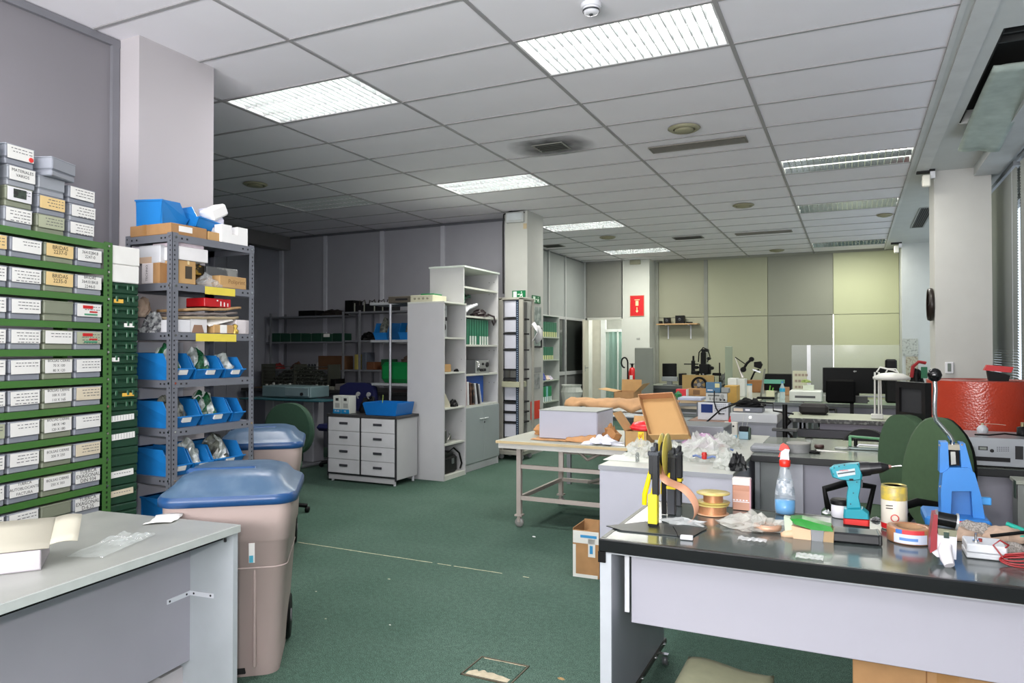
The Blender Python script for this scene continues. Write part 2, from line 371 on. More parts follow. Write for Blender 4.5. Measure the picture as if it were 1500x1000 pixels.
struct('trim_9', MB().box(-.335, 14.89, .6, -.315, 14.905, 2.085), mat('#d8d8d0', .25, .6))
wall('column_right_far', MB().box(.78, 14.2, 0, 1.27, 15.0, CZ+.17), mat('#c6cac7', .8, var=.02))
wall('column_right', MB().box(.775, 8.6, 0, 1.275, 9.15, CZ+.17), mat('#bebdb9', .8, var=.02))
# right wall: low parapet, glazing, blinds
wr2 = wall('wall_right', MB().box(1.62, -2.2, 0, 1.76, 15.0, .85).box(1.62, -2.2, 3.1, 1.76, 15.0, CZ+.17), mat('#b8bab8', .7))
for q, (y0, y1) in enumerate(((-2.0, 3.2), (3.3, 8.4), (9.2, 14.1))):
    w_ = T('window_%d' % (q+2), None, None, (1.69, y0, .85)); w_.local = False; w_.o['kind'] = 'structure'
    fr = MB().box(1.64, y0, .85, 1.74, y1, .91).box(1.64, y0, 3.04, 1.74, y1, 3.1)
    n_ = 4; 
    for k in range(n_+1): yy = y0 + (y1-y0)*k/n_; fr.box(1.64, yy-.03, .85, 1.74, yy+.03, 3.1)
    w_.p('window_frame', fr, mat('#6b6f70', .4, .6))
    for k in range(n_): w_.p('pane', MB().box(1.685, y0+(y1-y0)*k/n_+.03, .91, 1.692, y0+(y1-y0)*(k+1)/n_-.03, 3.04), mat('#b9c6c8', .05, alpha=.25, var=.01))
struct('wall_pier', MB().box(1.62, 8.4, .8, 1.76, 9.2, 3.2).box(1.62, 3.2, .8, 1.76, 3.3, 3.2).box(1.62, -2.2, .8, 1.76, -2.0, 3.2).box(1.62, 14.1, .8, 1.76, 15, 3.2), mat('#9a9d9c', .7))
w5 = T('window_5', None, None, (-1.2, -2.2, .85)); w5.local = False; w5.o['kind'] = 'structure'  # unseen window, added to house the rear fill lamp
w5.p('window_frame', MB().frame(-3.6, .85, 1.2, 2.65, -2.24, -2.18, .06).box(-2.03, -2.24, .9, -1.97, -2.18, 2.6).box(-.43, -2.24, .9, -.37, -2.18, 2.6), mat('#6b6f70', .4, .6)); w5.p('pane', MB().box(-3.55, -2.215, .9, 1.15, -2.208, 2.6), mat('#b9c6c8', .05, alpha=.25, var=.01))
struct('wall_near', MB().box(-4.2, -2.3, 0, 1.8, -2.12, .85).box(-4.2, -2.3, 2.65, 1.8, -2.12, CZ+.17).box(-4.2, -2.3, .85, -3.6, -2.12, 2.65).box(1.2, -2.3, .85, 1.8, -2.12, 2.65), mat('#c4c4c8', .7))
BL = mat('#9fa3a0', .45, .2, var=.03)
for q, (y0, y1, lab) in enumerate(((1.0, 7.86, 'grey venetian blind nearest the camera at the right window'), (8.02, 9.6, 'narrow grey venetian blind behind the right column'))):
    t = T('venetian_blind', lab, 'blind', (1.40, y0, 3.12), group='venetian blinds on the window side'); t.local = False
    t.p('head_rail', MB().box(1.36, y0, 3.12, 1.42, y1, 3.165), ALU)
    sl = MB(); n_ = 92
    for k in range(n_):
        z = 3.10 - k*.0255
        sl.add([(1.382, y0, z+.0125), (1.398, y0, z-.0125), (1.398, y1, z-.0125), (1.382, y1, z+.0125)], [(0, 1, 2, 3)])
    t.p('slats', sl, BL, kind='stuff')
    t.p('bottom_rail', MB().box(1.375, y0, .735, 1.405, y1, .755), ALU)
    for yy in ([y0+.2, y1-.25] if q == 0 else [y0+.15, y1-.2]): t.p('ladder_cord', MB().cyl((1.374, yy, .74), (1.374, yy, 3.12), .0015, n=5), WHITE)
# door and corridor
dr = T('door_1', None, None, (-5.04, 14.38, 0)); dr.local = False; dr.o['kind'] = 'structure'
lf = MB(); lf.M = Matrix.Translation((-5.04, 14.36, 0)) @ Matrix.Rotation(math.radians(-78), 4, 'Z'); lf.box(0, -.02, .01, .68, .02, 2.02, .004)
leaf = dr.p('door_leaf', lf, mat('#bdb9a8', .5, var=.02))
hh_ = MB(); hh_.M = lf.M.copy(); hh_.box(.60, .02, .98, .64, .028, 1.10).cyl((.62, .02, 1.05), (.62, .075, 1.05), .009).cyl((.62, .07, 1.05), (.50, .07, 1.05), .009)
dr.p('door_handle', hh_, CHROME)
struct('trim_10', MB().box(-5.10, 14.36, 0, -5.05, 14.44, 2.08).box(-5.1, 14.36, 2.04, -4.32, 14.44, 2.09), mat('#c7c8c0', .4, .2))
struct('wall_corridor', MB().box(-5.5, 17.1, 0, -3.5, 17.2, 2.9).box(-5.6, 14.56, 0, -5.5, 17.2, 2.9).box(-3.82, 15.05, 0, -3.72, 17.2, 2.9).box(-5.6, 14.56, 2.85, -3.75, 17.2, 2.95), mat('#dfe0d8', .7))
gp = T('glass_partition', 'white framed glass partition with pale curtain beyond the open door', 'partition', (-4.9, 16.0, 0)); gp.local = False
gx = [pY(px, 500, 15.98).x for px in (861, 867, 880, 887)]; gz = pY(895, 484, 15.98).z
gp.p('frame', MB().box(gx[0]-.05, 15.98, 0, gx[1], 16.06, 2.85).box(gx[2], 15.98, 0, gx[3], 16.06, 2.85).box(gx[3], 15.98, gz-.03, -3.85, 16.06, gz+.03).box(gx[3], 15.98, 0, -3.85, 16.06, .1).box(pY(904, 500, 15.98).x, 15.98, 0, pY(905.5, 500, 15.98).x, 16.06, gz), mat('#e6e8e4', .35))
gp.p('door_panel', MB().box(gx[1], 15.99, 0, gx[2], 16.04, 2.85), mat('#cfcbbd', .5))
gp.p('pane', MB().box(gx[3], 16.01, .1, -4.56, 16.02, gz), mat('#a8c8bc', .05, alpha=.35, var=.01))
gp.p('pane', MB().box(-4.55, 16.01, .1, -3.85, 16.02, gz), mat('#a8c8bc', .05, alpha=.35, var=.01))
cu = MB().grid(lambda u, v: (gx[3] + 1.0*u, 16.25 + .025*math.sin(u*60), .05 + 1.85*v), 80, 1)
single('curtain', cu, mat('#a3c4b6', .8), 'pale green curtain hanging behind the corridor glass', 'curtain')
# ---------------- ceiling fixtures and devices
FR = mat('#dfdfe0', .4); REF = mat('#eeeef0', .25, .15, var=.01); REFD = mat('#b9c2c8', .16, .9, var=.01); BLD = mat('#c2cacf', .2, .8, var=.01)
TUBE = mat('#fdfdf8', .4, emit=36, var=0); TUBE2 = mat('#fdfdf0', .4, emit=34, var=0); TUBEOFF = mat('#c9c9c9', .3); BLADE = mat('#b9bfbf', .28, .1, var=.01)
def troffer(c, i, k, on, lab):
    x, y = fix_xy(c, i); t = T('ceiling_light', lab, 'light', (x, y, CZ), group='recessed louvred ceiling lights')
    h = MB().box(-.6, -.3, .0, -.575, .3, .11).box(.575, -.3, 0, .6, .3, .11).box(-.575, -.3, 0, .575, -.28, .11).box(-.575, .28, 0, .575, .3, .11).box(-.6, -.3, .105, .6, .3, .12)
    t.p('housing', h, FR)
    st = k; wd = .56/st
    blades = MB(); bl = MB(); nb = 19
    prof = [(-wd/2+.004, .0), (-wd/2+.03, .05), (wd/2-.03, .05), (wd/2-.004, 0)]
    one = MB().add([(0, -wd/2+.004, 0), (0, wd/2-.004, 0), (0, wd/2-.028, .045), (0, -wd/2+.028, .045)], [(0, 1, 2, 3)])
    one.add([(.006, -wd/2+.004, 0), (.006, wd/2-.004, 0), (.006, wd/2-.028, .045), (.006, -wd/2+.028, .045)], [(3, 2, 1, 0)]).add([(0, -wd/2+.004, 0), (0, wd/2-.004, 0), (.006, wd/2-.004, 0), (.006, -wd/2+.004, 0)], [(0, 1, 2, 3)])
    me = mesh_of(one, 'louvre_blade', BLADE)
    for q in range(st):
        yc = -.28 + wd*(q+.5)
        rf = MB()
        for sg in (-1, 1):
            rf.add([(-.575, yc+sg*(wd/2), 0), (.575, yc+sg*(wd/2), 0), (.575, yc+sg*(wd/2-.03), .05), (-.575, yc+sg*(wd/2-.03), .05)], [(0, 1, 2, 3)])
        t.p('reflector', rf, REF if k == 3 else REFD)
        t.p('tube', MB().cyl((-.56, yc, .075), (.56, yc, .075), .013, n=10), (TUBE if k == 3 else TUBE2) if on else TUBEOFF)
        for b_ in range(nb):
            xx = -.575 + 1.15*(b_+1)/(nb+1)
            if i in (0, 5) and c in (1, 3) and i == 0: inst('louvre_blade', me, t.o, (xx, yc, 0))
            else: blades.add([(v[0]+xx, v[1]+yc, v[2]) for v in one.v], one.f)
    if blades.v: t.p('louvre', blades, BLADE if k == 3 else BLD, kind='stuff')
labs = ['lit louvred ceiling light nearest the camera, top centre', 'lit ceiling light nearest the left white column', 'lit ceiling light in the row left of the mouldy vent hole', 'lit ceiling light just right of the middle white column', 'lit ceiling light farthest back above the fire sign column',
        'unlit louvred ceiling light in the dim left corner', 'nearest of the three right hand row ceiling lights', 'middle one of the three right hand row ceiling lights', 'farthest of the three right hand row ceiling lights', 'ceiling light behind the camera, right row', 'ceiling light behind the camera, left row']
for (c, i, k, on), lab in zip(FIX, labs): troffer(c, i, k, on, lab)
OLIVE = mat('#8f8c72', .55)
for px, py, lab in ((1002, 187, 'round olive ceiling diffuser nearest the camera, right of centre'), (374, 269, 'round olive ceiling diffuser in the left corner area'), (1089, 300, 'round ceiling diffuser left of the middle right hand light'), (890, 347, 'round ceiling diffuser between the two rear lights'), (1138, 366, 'round ceiling diffuser close to the back wall'), (1296, 314, 'small round ceiling diffuser between the right hand lights')):
    p = pz(px, py, CZ); r = .13 if px != 1296 else .10
    t = T('ceiling_diffuser', lab, 'vent', (p.x, p.y, CZ-.002), group='round ceiling diffusers')
    t.p('rim', MB().lathe([(r, 0), (r+.005, -.006), (r-.02, -.022), (r-.04, -.02), (r-.045, -.004)], n=28, caps=False), OLIVE)
    t.p('disc', MB().lathe([(r-.055, -.002), (r-.05, -.024), (r*.4, -.034), (.002, -.036)], n=28), OLIVE)
for x0, x1, y, lab in ((-1.69, -.83, 6.58, 'long grey ceiling grille nearest the camera'), (-1.69, -.84, 11.96, 'long grey ceiling grille far back near the right hand lights')):
    t = T('ceiling_grille', lab, 'vent', (x0, y, CZ), group='long ceiling grilles'); t.local = False
    t.p('grille_frame', MB().box(x0, y-.10, CZ-.010, x1, y-.085, CZ).box(x0, y+.085, CZ-.010, x1, y+.10, CZ).box(x0, y-.085, CZ-.01, x0+.015, y+.085, CZ).box(x1-.015, y-.085, CZ-.01, x1, y+.085, CZ), mat('#7d7a74', .5, .3))
    t.p('backing', MB().box(x0, y-.09, CZ+.0, x1, y+.09, CZ+.002), mat('#2c2b29', .8))
    fn = MB(); 
    for q in range(8): fn.box(x0+.015, y-.08+q*.021, CZ-.008, x1-.015, y-.07+q*.021, CZ-.002)
    t.p('fins', fn, mat('#6e6b66', .5, .3), kind='stuff')
for px, py, sx, sy, lab in ((808, 215, .13, .10, 'small dark ceiling vent hole with grimy halo'), (810, 360, .16, .14, 'small dark ceiling vent above the binder shelves'), (1008, 348, .22, .12, 'small square ceiling vent above the fire sign wall')):
    p = pz(px, py, CZ); t = T('small_ceiling_vent', lab, 'vent', (p.x, p.y, CZ-.001), group='small square ceiling vents')
    t.p('vent_frame', MB().box(-sx-.02, -sy-.02, -.006, sx+.02, -sy, 0).box(-sx-.02, sy, -.006, sx+.02, sy+.02, 0).box(-sx-.02, -sy, -.006, -sx, sy, 0).box(sx, -sy, -.006, sx+.02, sy, 0), mat('#8a8a84', .6))
    t.p('backing', MB().box(-sx, -sy, -.003, sx, sy, -.001), mat('#1b1c1b', .9))
    for q in range(4): t.p('louvre_blade', MB().box(-sx, -sy+.03+q*sy*.5, -.010, sx, -sy+.045+q*sy*.5, -.003), mat('#3d3e3a', .6))
# grime stain round the vent hole
p = pz(808, 215, CZ)
def stain_mat():
    m = bpy.data.materials.new('grime'); m.use_nodes = True; nt = m.node_tree; L = nt.links.new; b = nt.nodes['Principled BSDF']
    b.inputs['Base Color'].default_value = (.03, .03, .03, 1); b.inputs['Roughness'].default_value = .9
    tc = nt.nodes.new('ShaderNodeTexCoord'); ln = nt.nodes.new('ShaderNodeVectorMath'); ln.operation = 'LENGTH'; L(tc.outputs['Object'], ln.inputs[0])
    nn = nt.nodes.new('ShaderNodeTexNoise'); nn.inputs['Scale'].default_value = 5; L(tc.outputs['Object'], nn.inputs['Vector'])
    mr = nt.nodes.new('ShaderNodeMapRange'); mr.inputs[1].default_value = .12; mr.inputs[2].default_value = .42; mr.inputs[3].default_value = .75; mr.inputs[4].default_value = 0; L(ln.outputs['Value'], mr.inputs[0])
    mm = nt.nodes.new('ShaderNodeMath'); mm.operation = 'MULTIPLY'; L(mr.outputs[0], mm.inputs[0]); L(nn.outputs['Fac'], mm.inputs[1]); L(mm.outputs[0], b.inputs['Alpha'])
    return m
g_ = obj('grime_stain', MB().box(-.42, -.28, 0, .42, .28, .0006), stain_mat()); g_.parent = ceil; g_.location = (p.x, p.y, CZ-.0015)
p = pz(866, 6, CZ); t = T('smoke_detector', 'white round smoke detector at the top edge of the ceiling', 'detector', (p.x, p.y, CZ))
t.p('base', MB().lathe([(.055, 0), (.055, -.018), (.05, -.022)], n=28), WHITE); t.p('sensor_head', MB().lathe([(.042, -.02), (.046, -.035), (.036, -.052), (.02, -.056)], n=28), WHITE)
t.p('slot_ring', MB().lathe([(.0465, -.034), (.047, -.040), (.044, -.043)], n=24, caps=False), DGREY); t.p('status_lamp', MB().lathe([(.012, -.055), (.010, -.060)], n=12), DGREY)
t = T('soffit_grille', 'dark grille in the soffit between the two right columns', 'vent', (.9, 10.8, CZ)); t.local = False
t.p('grille_frame', MB().box(.80, 10.7, CZ-.012, .98, 10.73, CZ-.002).box(.80, 12.4, CZ-.012, .98, 12.43, CZ-.002).box(.80, 10.73, CZ-.012, .82, 12.4, CZ-.002).box(.96, 10.73, CZ-.012, .98, 12.4, CZ-.002), mat('#8e908e', .5))
t.p('backing', MB().box(.82, 10.73, CZ-.007, .96, 12.4, CZ-.005), mat('#2a2b2b', .9))
for q in range(5): t.p('louvre_blade', MB().box(.832+q*.025, 10.73, CZ-.011, .838+q*.025, 12.4, CZ-.007), DGREY)
for x, y, lab in ((.70, 8.45, 'white motion sensor on a bracket at the near right column top'), (.70, 13.95, 'white motion sensor at the far right column top')):
    t = T('motion_sensor', lab, 'sensor', (x, y, CZ-.16), group='wall sensors by the right columns')
    t.p('bracket', MB().box(.03, .02, .06, .075, .06, .13), WHITE); t.p('sensor_body', MB().box(-.045, -.03, -.03, .03, .03, .09, .01), mat('#d8d6cc', .5))
    t.p('lens', MB().box(-.05, -.02, -.02, -.04, .02, .03, .004), mat('#8a8a86', .3)); t.p('mount_plate', MB().box(-.09, .03, .125, .075, .10, .155), mat('#1d1d1d', .8))
# ================================================================ left side: racks, bins, desk
# ---- green boltless rack with small parts bins (front runs 10 degrees off the wall)
GR = mat('#3e6c2f', .45, var=.05, scale=9); GRD = mat('#2f5f28', .5)
R0 = Vector((-3.42, 2.42, 0)); RA = math.radians(10)
# local frame: x runs along the front towards the camera (from the far post), y into the rack, z up
def RW(x, y=0): return (R0.x + x*math.sin(RA) + -y*math.cos(RA), R0.y - x*math.cos(RA) - y*math.sin(RA))
rackrot = -PI/2 + RA                                     # local +x -> towards camera
rk = T('green_metal_rack', 'green slotted metal rack full of small grey parts boxes', 'shelving', (R0.x, R0.y, 0), rackrot + 0, None)
# with this rotation local +x = (sin RA, -cos RA), local +y = (cos RA, sin RA): the rack body lies at negative y
def fx(px, py):                                          # local (x, z) of a pixel on the rack's front plane
    nrm = Vector((math.cos(RA), math.sin(RA), 0)); d = ray(px, py); t_ = (R0 - EYE).dot(nrm)/d.dot(nrm); P_ = EYE + d*t_
    q = P_ - R0; return q.x*math.sin(RA) - q.y*math.cos(RA), P_.z
LZ = [fx(156, y)[1] for y in (360, 398, 437.5, 477, 515.5, 555.5, 595, 635, 673, 711.5, 750)]
RL = 1.62; RD = .32
def slotted_post(mb_, x0, x1, y0, y1, z1): mb_.box(x0, y0, 0, x1, y1, z1)
pm = MB().box(-.024, -.002, 0, .030, 0, LZ[0]+.02).box(-.024, -.036, 0, -.022, 0, LZ[0]+.02)
for (xx, yy, sx_, sy_) in ((0, 0, 1, 1), (RL, 0, -1, 1), (0, -RD, 1, -1), (RL, -RD, -1, -1)):
    q = MB(); q.add([(v[0]*sx_+xx, v[1]*sy_+yy, v[2]) for v in pm.v], pm.f); rk.p('post', q, GR)
hs = MB()
for k in range(int((LZ[0]-.1)/.025)): z = .1 + k*.025; hs.box(-.002, .0005, z, .008, .0012, z+.012)
rk.p('slot_holes', hs, mat('#12240f', .8), kind='stuff')
for z in LZ:
    sh = MB().box(-.02, -RD, z-.004, RL, -.003, z+.0).box(.030, -.003, z-.018, RL-.036, .0015, z+.012)
    s_ = rk.p('shelf', sh, GR)
    bt = MB().cyl((.003, 0, z), (.003, .006, z), .006, n=8); sub(s_, 'bolt', bt, CHROME)
BINM = [mat('#82868f', .45, var=.04), mat('#8f939a', .45, var=.04), mat('#7f8471', .5, var=.04)]
LAB = {'w': mat('#e2e1dc', .75, var=.02), 'y': mat('#dcbf86', .75, var=.04), 'n': None, 'g': mat('#a8ac92', .7), 'p': mat('#e0dfe2', .75), 'c': mat('#d5c9b0', .75, var=.06)}
LCOL = {'w': 'white', 'y': 'yellow', 'g': 'grey', 'p': 'white', 'c': 'cream'}
def small_lines(q, x0, x1, z, n=3, seed=0):
    r_ = random.Random(seed)
    for k in range(n):
        zz = z - k*.014; xx = x0
        while xx < x1 - .01:
            wv = r_.uniform(.006, .018); q.box(xx, -.0002, zz, min(xx+wv, x1), .0002, zz+.0032); xx += wv + r_.uniform(.003, .009)
ORD = ['first', 'second', 'third', 'fourth', 'fifth', 'sixth', 'seventh', 'eighth', 'ninth', 'tenth', 'eleventh']
def parts_box(loc, rz, W_, H_, D_, lab, cat_, style, text, bm, group, tilt=0, seed=0):
    """local x = width (viewer's left is +x), +y = front"""
    t = T('parts_box', lab, cat_, loc, rz, group, rot=(0, 0, rz+tilt))
    b = MB(); b.box(-W_/2, -D_, .0, W_/2, 0, H_*.30, .004).box(-W_/2+.004, -D_+.004, H_*.30, W_/2-.004, -.003, H_*.34).box(-W_/2-.002, -D_, H_*.34, W_/2+.002, .004, H_*.98, .004)
    t.p('box_body', b, bm)
    lp = MB().box(-W_/2-.004, -D_, H_*.9, W_/2+.004, .005, H_, .003)
    t.p('lid', lp, bm)
    if style != 'n':
        sk = rnd.uniform(-.02, .02); q = MB(); q.M = Matrix.Translation((0, .0065, H_*.62)) @ Matrix.Rotation(sk, 4, 'Y')
        q.box(-W_/2+.006, -.001, -H_*.31, W_/2-.006, .0008, H_*.33)
        L_ = t.p('label_card', q, LAB[style])
        if style == 'p':
            ph = MB(); ph.M = Matrix.Translation((0, .0085, H_*.64)); ph.box(-W_*.24, -.001, -H_*.18, W_*.24, .0006, H_*.25); sub(L_, 'photo_print', ph, mat('#2a3a2e', .4, h2='#0d0f12', thr=(.45, .55), scale=40))
        r_ = random.Random(seed)
        ln = MB(); n = len(text)
        if n:
            big = max(len(s) for s in text); sz = min(.026, (W_-.02)/(big*.60))
            for k, s in enumerate(text):
                zc = H_*.66 + ((n-1)/2-k)*H_*.235
                if sz > .011: ln.text(s, sz, (0, .0080, zc), (-1, 0, 0), (0, 0, 1))
            sub(L_, 'lettering', ln, INK)
        else:
            ln.M = Matrix.Translation((0, .0078, 0)); small_lines(ln, -W_*.40, W_*r_.uniform(.2, .4), H_*.80, r_.choice((2, 3, 4)), seed); sub(L_, 'small_print', ln, mat('#55555a', .8))
        if style == 'w' and seed % 100 == 77:
            d_ = MB().cyl((-W_*.36, .0068, H_*.45), (-W_*.36, .0095, H_*.45), .011, n=16); sub(L_, 'red_dot', d_, mat('#d8302a', .6))
        if style in ('w', 'g') and seed % 100 == 55:
            d_ = MB().box(-W_*.12, .0068, H_*.72, W_*.26, .0095, H_*.88).box(-W_*.30, .0068, H_*.52, 0, .0095, H_*.60); sub(L_, 'red_mark', d_, RED)
            d_ = MB().box(-W_*.3, .0068, H_*.38, W_*.2, .0095, H_*.46); sub(L_, 'green_mark', d_, mat('#3f8f6a', .6))
    return t
# column boundaries on each shelf (pixel x): far..near
ROWS = [
 [('w', ['364.0284.8', '2247-0']), ('y', ['BRIDAS', '2237-0']), ('w', []), ('y', [])],
 [('w', ['BRIDAS', '364.0184.8', '2244-0']), ('y', ['BRIDAS', '2235-0']), ('w', []), ('w', [])],
 [('w', 55), ('n', []), ('w', []), ('w', [])],
 [('g', 55), ('w', []), ('w', []), ('w', [])],
 [('w', []), ('w', ['BOLSAS CIERRE', '70 X 100', '80 X 120']), ('w', []), ('w', [])],
 [('c', []), ('w', ['BOLSAS CIERRE', '100 X 150', '110 X 165']), ('w', []), ('w', [])],
 [('w', []), ('w', ['BOLSAS CIERRE', '140 X 140', '120 X 180']), ('w', []), ('g', [])],
 [('c', []), ('w', ['BOLSAS CIERRE', '200 X 250']), ('w', []), ('w', [])],
 [('w', ['TUERCA', 'EXAGONAL', 'DIN 934']), ('w', ['BOLSAS CIERRE', '250 X 350']), ('w', ['TUERCA', 'AUTOBLOCANTE', 'FACTURA']), ('w', [])],
 [('w', ['TUERCA', 'EXAGONAL', 'D-6.25']), ('n', []), ('w', []), ('w', [])]]
COLX = {0: (154, 110.5, 64, 13.5), 9: (149, 107, 60, 10)}
for r in range(10):
    za = LZ[r+1]; zt = LZ[r] - .018; H_ = (zt - za)*.90 - .012; zb = za + .012
    f_ = r/9; cx = [a*(1-f_) + b*f_ for a, b in zip(COLX[0], COLX[9])] 
    ym_ = 513 - (513 - 380)*(1 - r/4.4) if 0 else None
    # local x of the boundaries measured on the front plane
    zmid = zb + H_/2
    xs = []
    for cxx in cx:
        # find the local x whose projection has this pixel x (height barely matters)
        lo, hi = 0, 2.0
        xs.append(fx(cxx, 513 - (513-400)*(1-r/3.4))[0])
    w_ = xs[1]-xs[0]; xs = [xs[0], xs[1], xs[2], xs[3], xs[3] + (xs[3]-xs[2])]
    for c_ in range(4):
        st, tx = ROWS[r][c_]; seed = r*1000 + c_*100
        if tx == 55: tx = []; seed += 55
        a, b_ = max(xs[c_]+.002, .034), xs[c_+1]-.002
        wx, wy = RW((a+b_)/2, .006)
        what = ('labelled ' + ' '.join(tx)) if tx else ('with a blank front' if st == 'n' else 'with a %s card of small print' % LCOL[st])
        if seed % 100 == 55: what = 'with a red and green marked sticker'
        posn = ('in the rightmost column', 'second from the right', 'third from the right', 'fourth from the right')[c_]
        lab = 'grey parts box %s, %s on %s shelf' % (what, posn, ORD[r])
        if len(lab.replace('-', ' ').split()) > 15: lab = 'box %s, %s, %s shelf' % (what.replace('labelled ', ''), posn.replace('in the ', ''), ORD[r])
        parts_box((wx, wy, zb), rackrot, b_-a-.012, H_, RD-.03, lab, 'box', st, tx, BINM[2] if (r*4+c_) % 4 == 1 else BINM[(r+c_) % 2], 'grey parts boxes on the green rack', seed=seed)
# near columns cut by the frame: plain continuation
for r in range(10):
    za = LZ[r+1]; H_ = (LZ[r]-.018-za)*.90-.012
    for c_ in range(2):
        wx, wy = RW(1.0+c_*.2+.08, .006)
        pass
# boxes stacked on the rack top: (px left, px right, py top, py bottom, style, text, seed)
TOP = [
 ((0-40, 9, 205, 241), 'w', [], 77, 'white carded box with red dot, leftmost stack on rack, topmost'), ((-40, 8.5, 238, 270), 'w', [], 1, 'carded box, leftmost stack on rack, second from top'), ((-40, 9, 270, 305), 'w', [], 177, 'carded box with red dot, leftmost stack on rack, third from top'), ((-40, 6, 302, 340), 'w', [], 2, 'carded box, leftmost stack on rack, lowest'),
 ((12, 60, 212, 247), 'w', [], 277, 'box with small print and red dot topping the second stack on the rack'), ((15, 62, 244, 277), 'w', ['MATERIALES', 'VARIOS'], 3, 'parts box labelled MATERIALES VARIOS on top of the green rack'), ((12, 57, 274, 310), 'p', [], 4, 'parts box with a dark photo print on its card, second rack-top stack'), ((10, 57, 305, 342), 'w', [], 5, 'plain carded box at the foot of the second rack-top stack'),
 ((68, 117, 224, 262), 'n', [], 6, 'blank grey box set skewed on top of the third rack-top stack'), ((61, 104, 254, 288), 'n', [], 7, 'blank grey box under the skewed one, third rack-top stack'), ((60, 105, 281, 318), 'y', [], 8, 'grey box with a yellow card in the third rack-top stack'), ((58, 104, 314, 351), 'g', [], 9, 'olive carded box at the foot of the third rack-top stack'),
 ((105, 148, 263, 294), 'w', [], 10, 'carded box topping the shortest rack-top stack at the right'), ((107, 149, 291, 325), 'w', [], 11, 'middle carded box of the shortest rack-top stack at the right'), ((105, 147, 320, 352), 'w', [], 12, 'lowest carded box of the shortest rack-top stack at the right')]
zcur = {}
order = [3, 2, 1, 0, 7, 6, 5, 4, 11, 10, 9, 8, 14, 13, 12]
for k in order:
    (xa, xb, ya, yb), st, tx, seed, lab = TOP[k]; g_ = k//4 if k < 12 else 3
    (l0, z1), (l1, z0) = fx(xb, ya), fx(xa, yb)
    base = zcur.get(g_, LZ[0] + .0125)
    Hh = [.094, .092, .088, .084][g_] if g_ != 2 else .088
    wx, wy = RW((l0+l1)/2, .03 if k != 8 else .0)
    parts_box((wx, wy, base+.0005), rackrot, abs(l1-l0)-.020, Hh, .27, lab, 'box', st, tx, BINM[2] if k in (6, 11) else BINM[k % 2], 'parts boxes stacked on top of the green rack', tilt=.22 if k == 8 else 0, seed=seed)
    zcur[g_] = base + Hh + .001
# ---- stack of dark green component cases, white cartons on top
CASE = mat('#1b3c2a', .35, var=.08, scale=14); CASED = mat('#163723', .4)
CX = -3.44
def cz_at(py): return pX(186, py, CX).z
cys = [418, 437, 456, 475, 494, 511, 529, 546, 565, 583, 602, 624, 655, 684, 712, 738]   # bottoms of gaps measured
edges = [415, 431, 449, 467, 483, 500, 517, 533, 549, 568, 584, 601, 627, 654, 681, 709, 736, 763, 790, 817, 844, 871]
zs = [cz_at(e) for e in edges]
ya, yb = 2.435, 2.605
zb_floor = 0
n_c = len(zs) - 1
# bring the lowest down to the floor by adding more cases below
while zs[-1] > .06: zs.append(zs[-1] - (zs[-2]-zs[-1]))
zs[-1] = 0.0
names_ = ['topmost', 'second', 'third', 'fourth', 'fifth', 'sixth', 'seventh', 'eighth', 'ninth', 'tenth', 'eleventh', 'twelfth', 'thirteenth', 'fourteenth', 'fifteenth', 'sixteenth', 'seventeenth', 'eighteenth', 'nineteenth', 'twentieth', 'twenty-first', 'twenty-second', 'twenty-third', 'twenty-fourth', 'twenty-fifth', 'twenty-sixth']
for k in range(len(zs)-1):
    z1, z0 = zs[k], zs[k+1]; H_ = z1 - z0; big = k >= 11
    hid = z1 < .62
    t = T('component_case', ('dark green component case, %s from the top of its stack' % names_[k]).replace('topmost from the top', 'topmost') , 'case', (CX, (ya+yb)/2, z0), 0, 'dark green component cases stacked beside the green rack')
    dx = rnd.uniform(-.006, .006); o_ = .004 if big else 0
    yy0, yy1 = ya-(ya+yb)/2 - o_, yb-(ya+yb)/2 + o_ 
    t.p('case_body', MB().box(-.30+dx, yy0, .0, dx, yy1, H_*.55, .006).box(-.30+dx, yy0+.004, H_*.55, dx-.004, yy1-.004, H_*.60), CASE)
    t.p('lid', MB().box(-.30+dx, yy0, H_*.60, dx+.003, yy1, H_*.985, .006), CASE)
    if not big:
        for yy in (-.045, .02, .05): t.p('latch', MB().box(dx, yy-.007, H_*.35, dx+.007, yy+.007, H_*.8, .002), mat('#27533a', .35))
    if k in (3, 6): 
        t.p('label_strip', MB().box(dx, -.0 if k == 3 else -.085, H_*.25, dx+.0055, .055 if k == 3 else -.03, H_*.6), PAPER)
    if k in (1, 9): t.p('yellow_strip', MB().box(dx, -.06 if k == 1 else -.01, H_*.25, dx+.0055, -.01 if k == 1 else .055, H_*.55), mat('#d9ab45', .6))
    if big and k != 13 and not hid:
        q = MB(); q.M = Matrix.Translation((dx+.005, 0, H_*.62)) @ Matrix.Rotation(.04, 4, 'X'); q.box(-.001, -.07, -H_*.16, .0015, .06, H_*.16)
        lc = t.p('label_card', q, LAB['w'] if k < 15 else LAB['c']); ln = MB()
        if k < 13:
            for yy in range(8): ln.box(dx+.0065, -.066+yy*.0158, H_*.50, dx+.0072, -.0645+yy*.0158, H_*.76)
        else: 
            for yy in range(7): ln.box(dx+.0065, -.05+yy*.014, H_*.62, dx+.0072, -.042+yy*.014, H_*.66)
        sub(lc, 'small_print', ln, mat('#77777a', .8))
zz = zs[0]
for k, (h_, dy) in enumerate(((.092, 0), (.095, .003))):
    single('white_carton', MB().box(-.3, -.085+dy, 0, .01, .082+dy, h_, .004), mat('#deddd8', .7), 'white carton %s on the dark green case stack' % ('lying directly' if k == 0 else 'topmost, resting on another carton'), 'box', (CX, (ya+yb)/2, zz+.001), group='white cartons on the case stack'); zz += h_ + .002
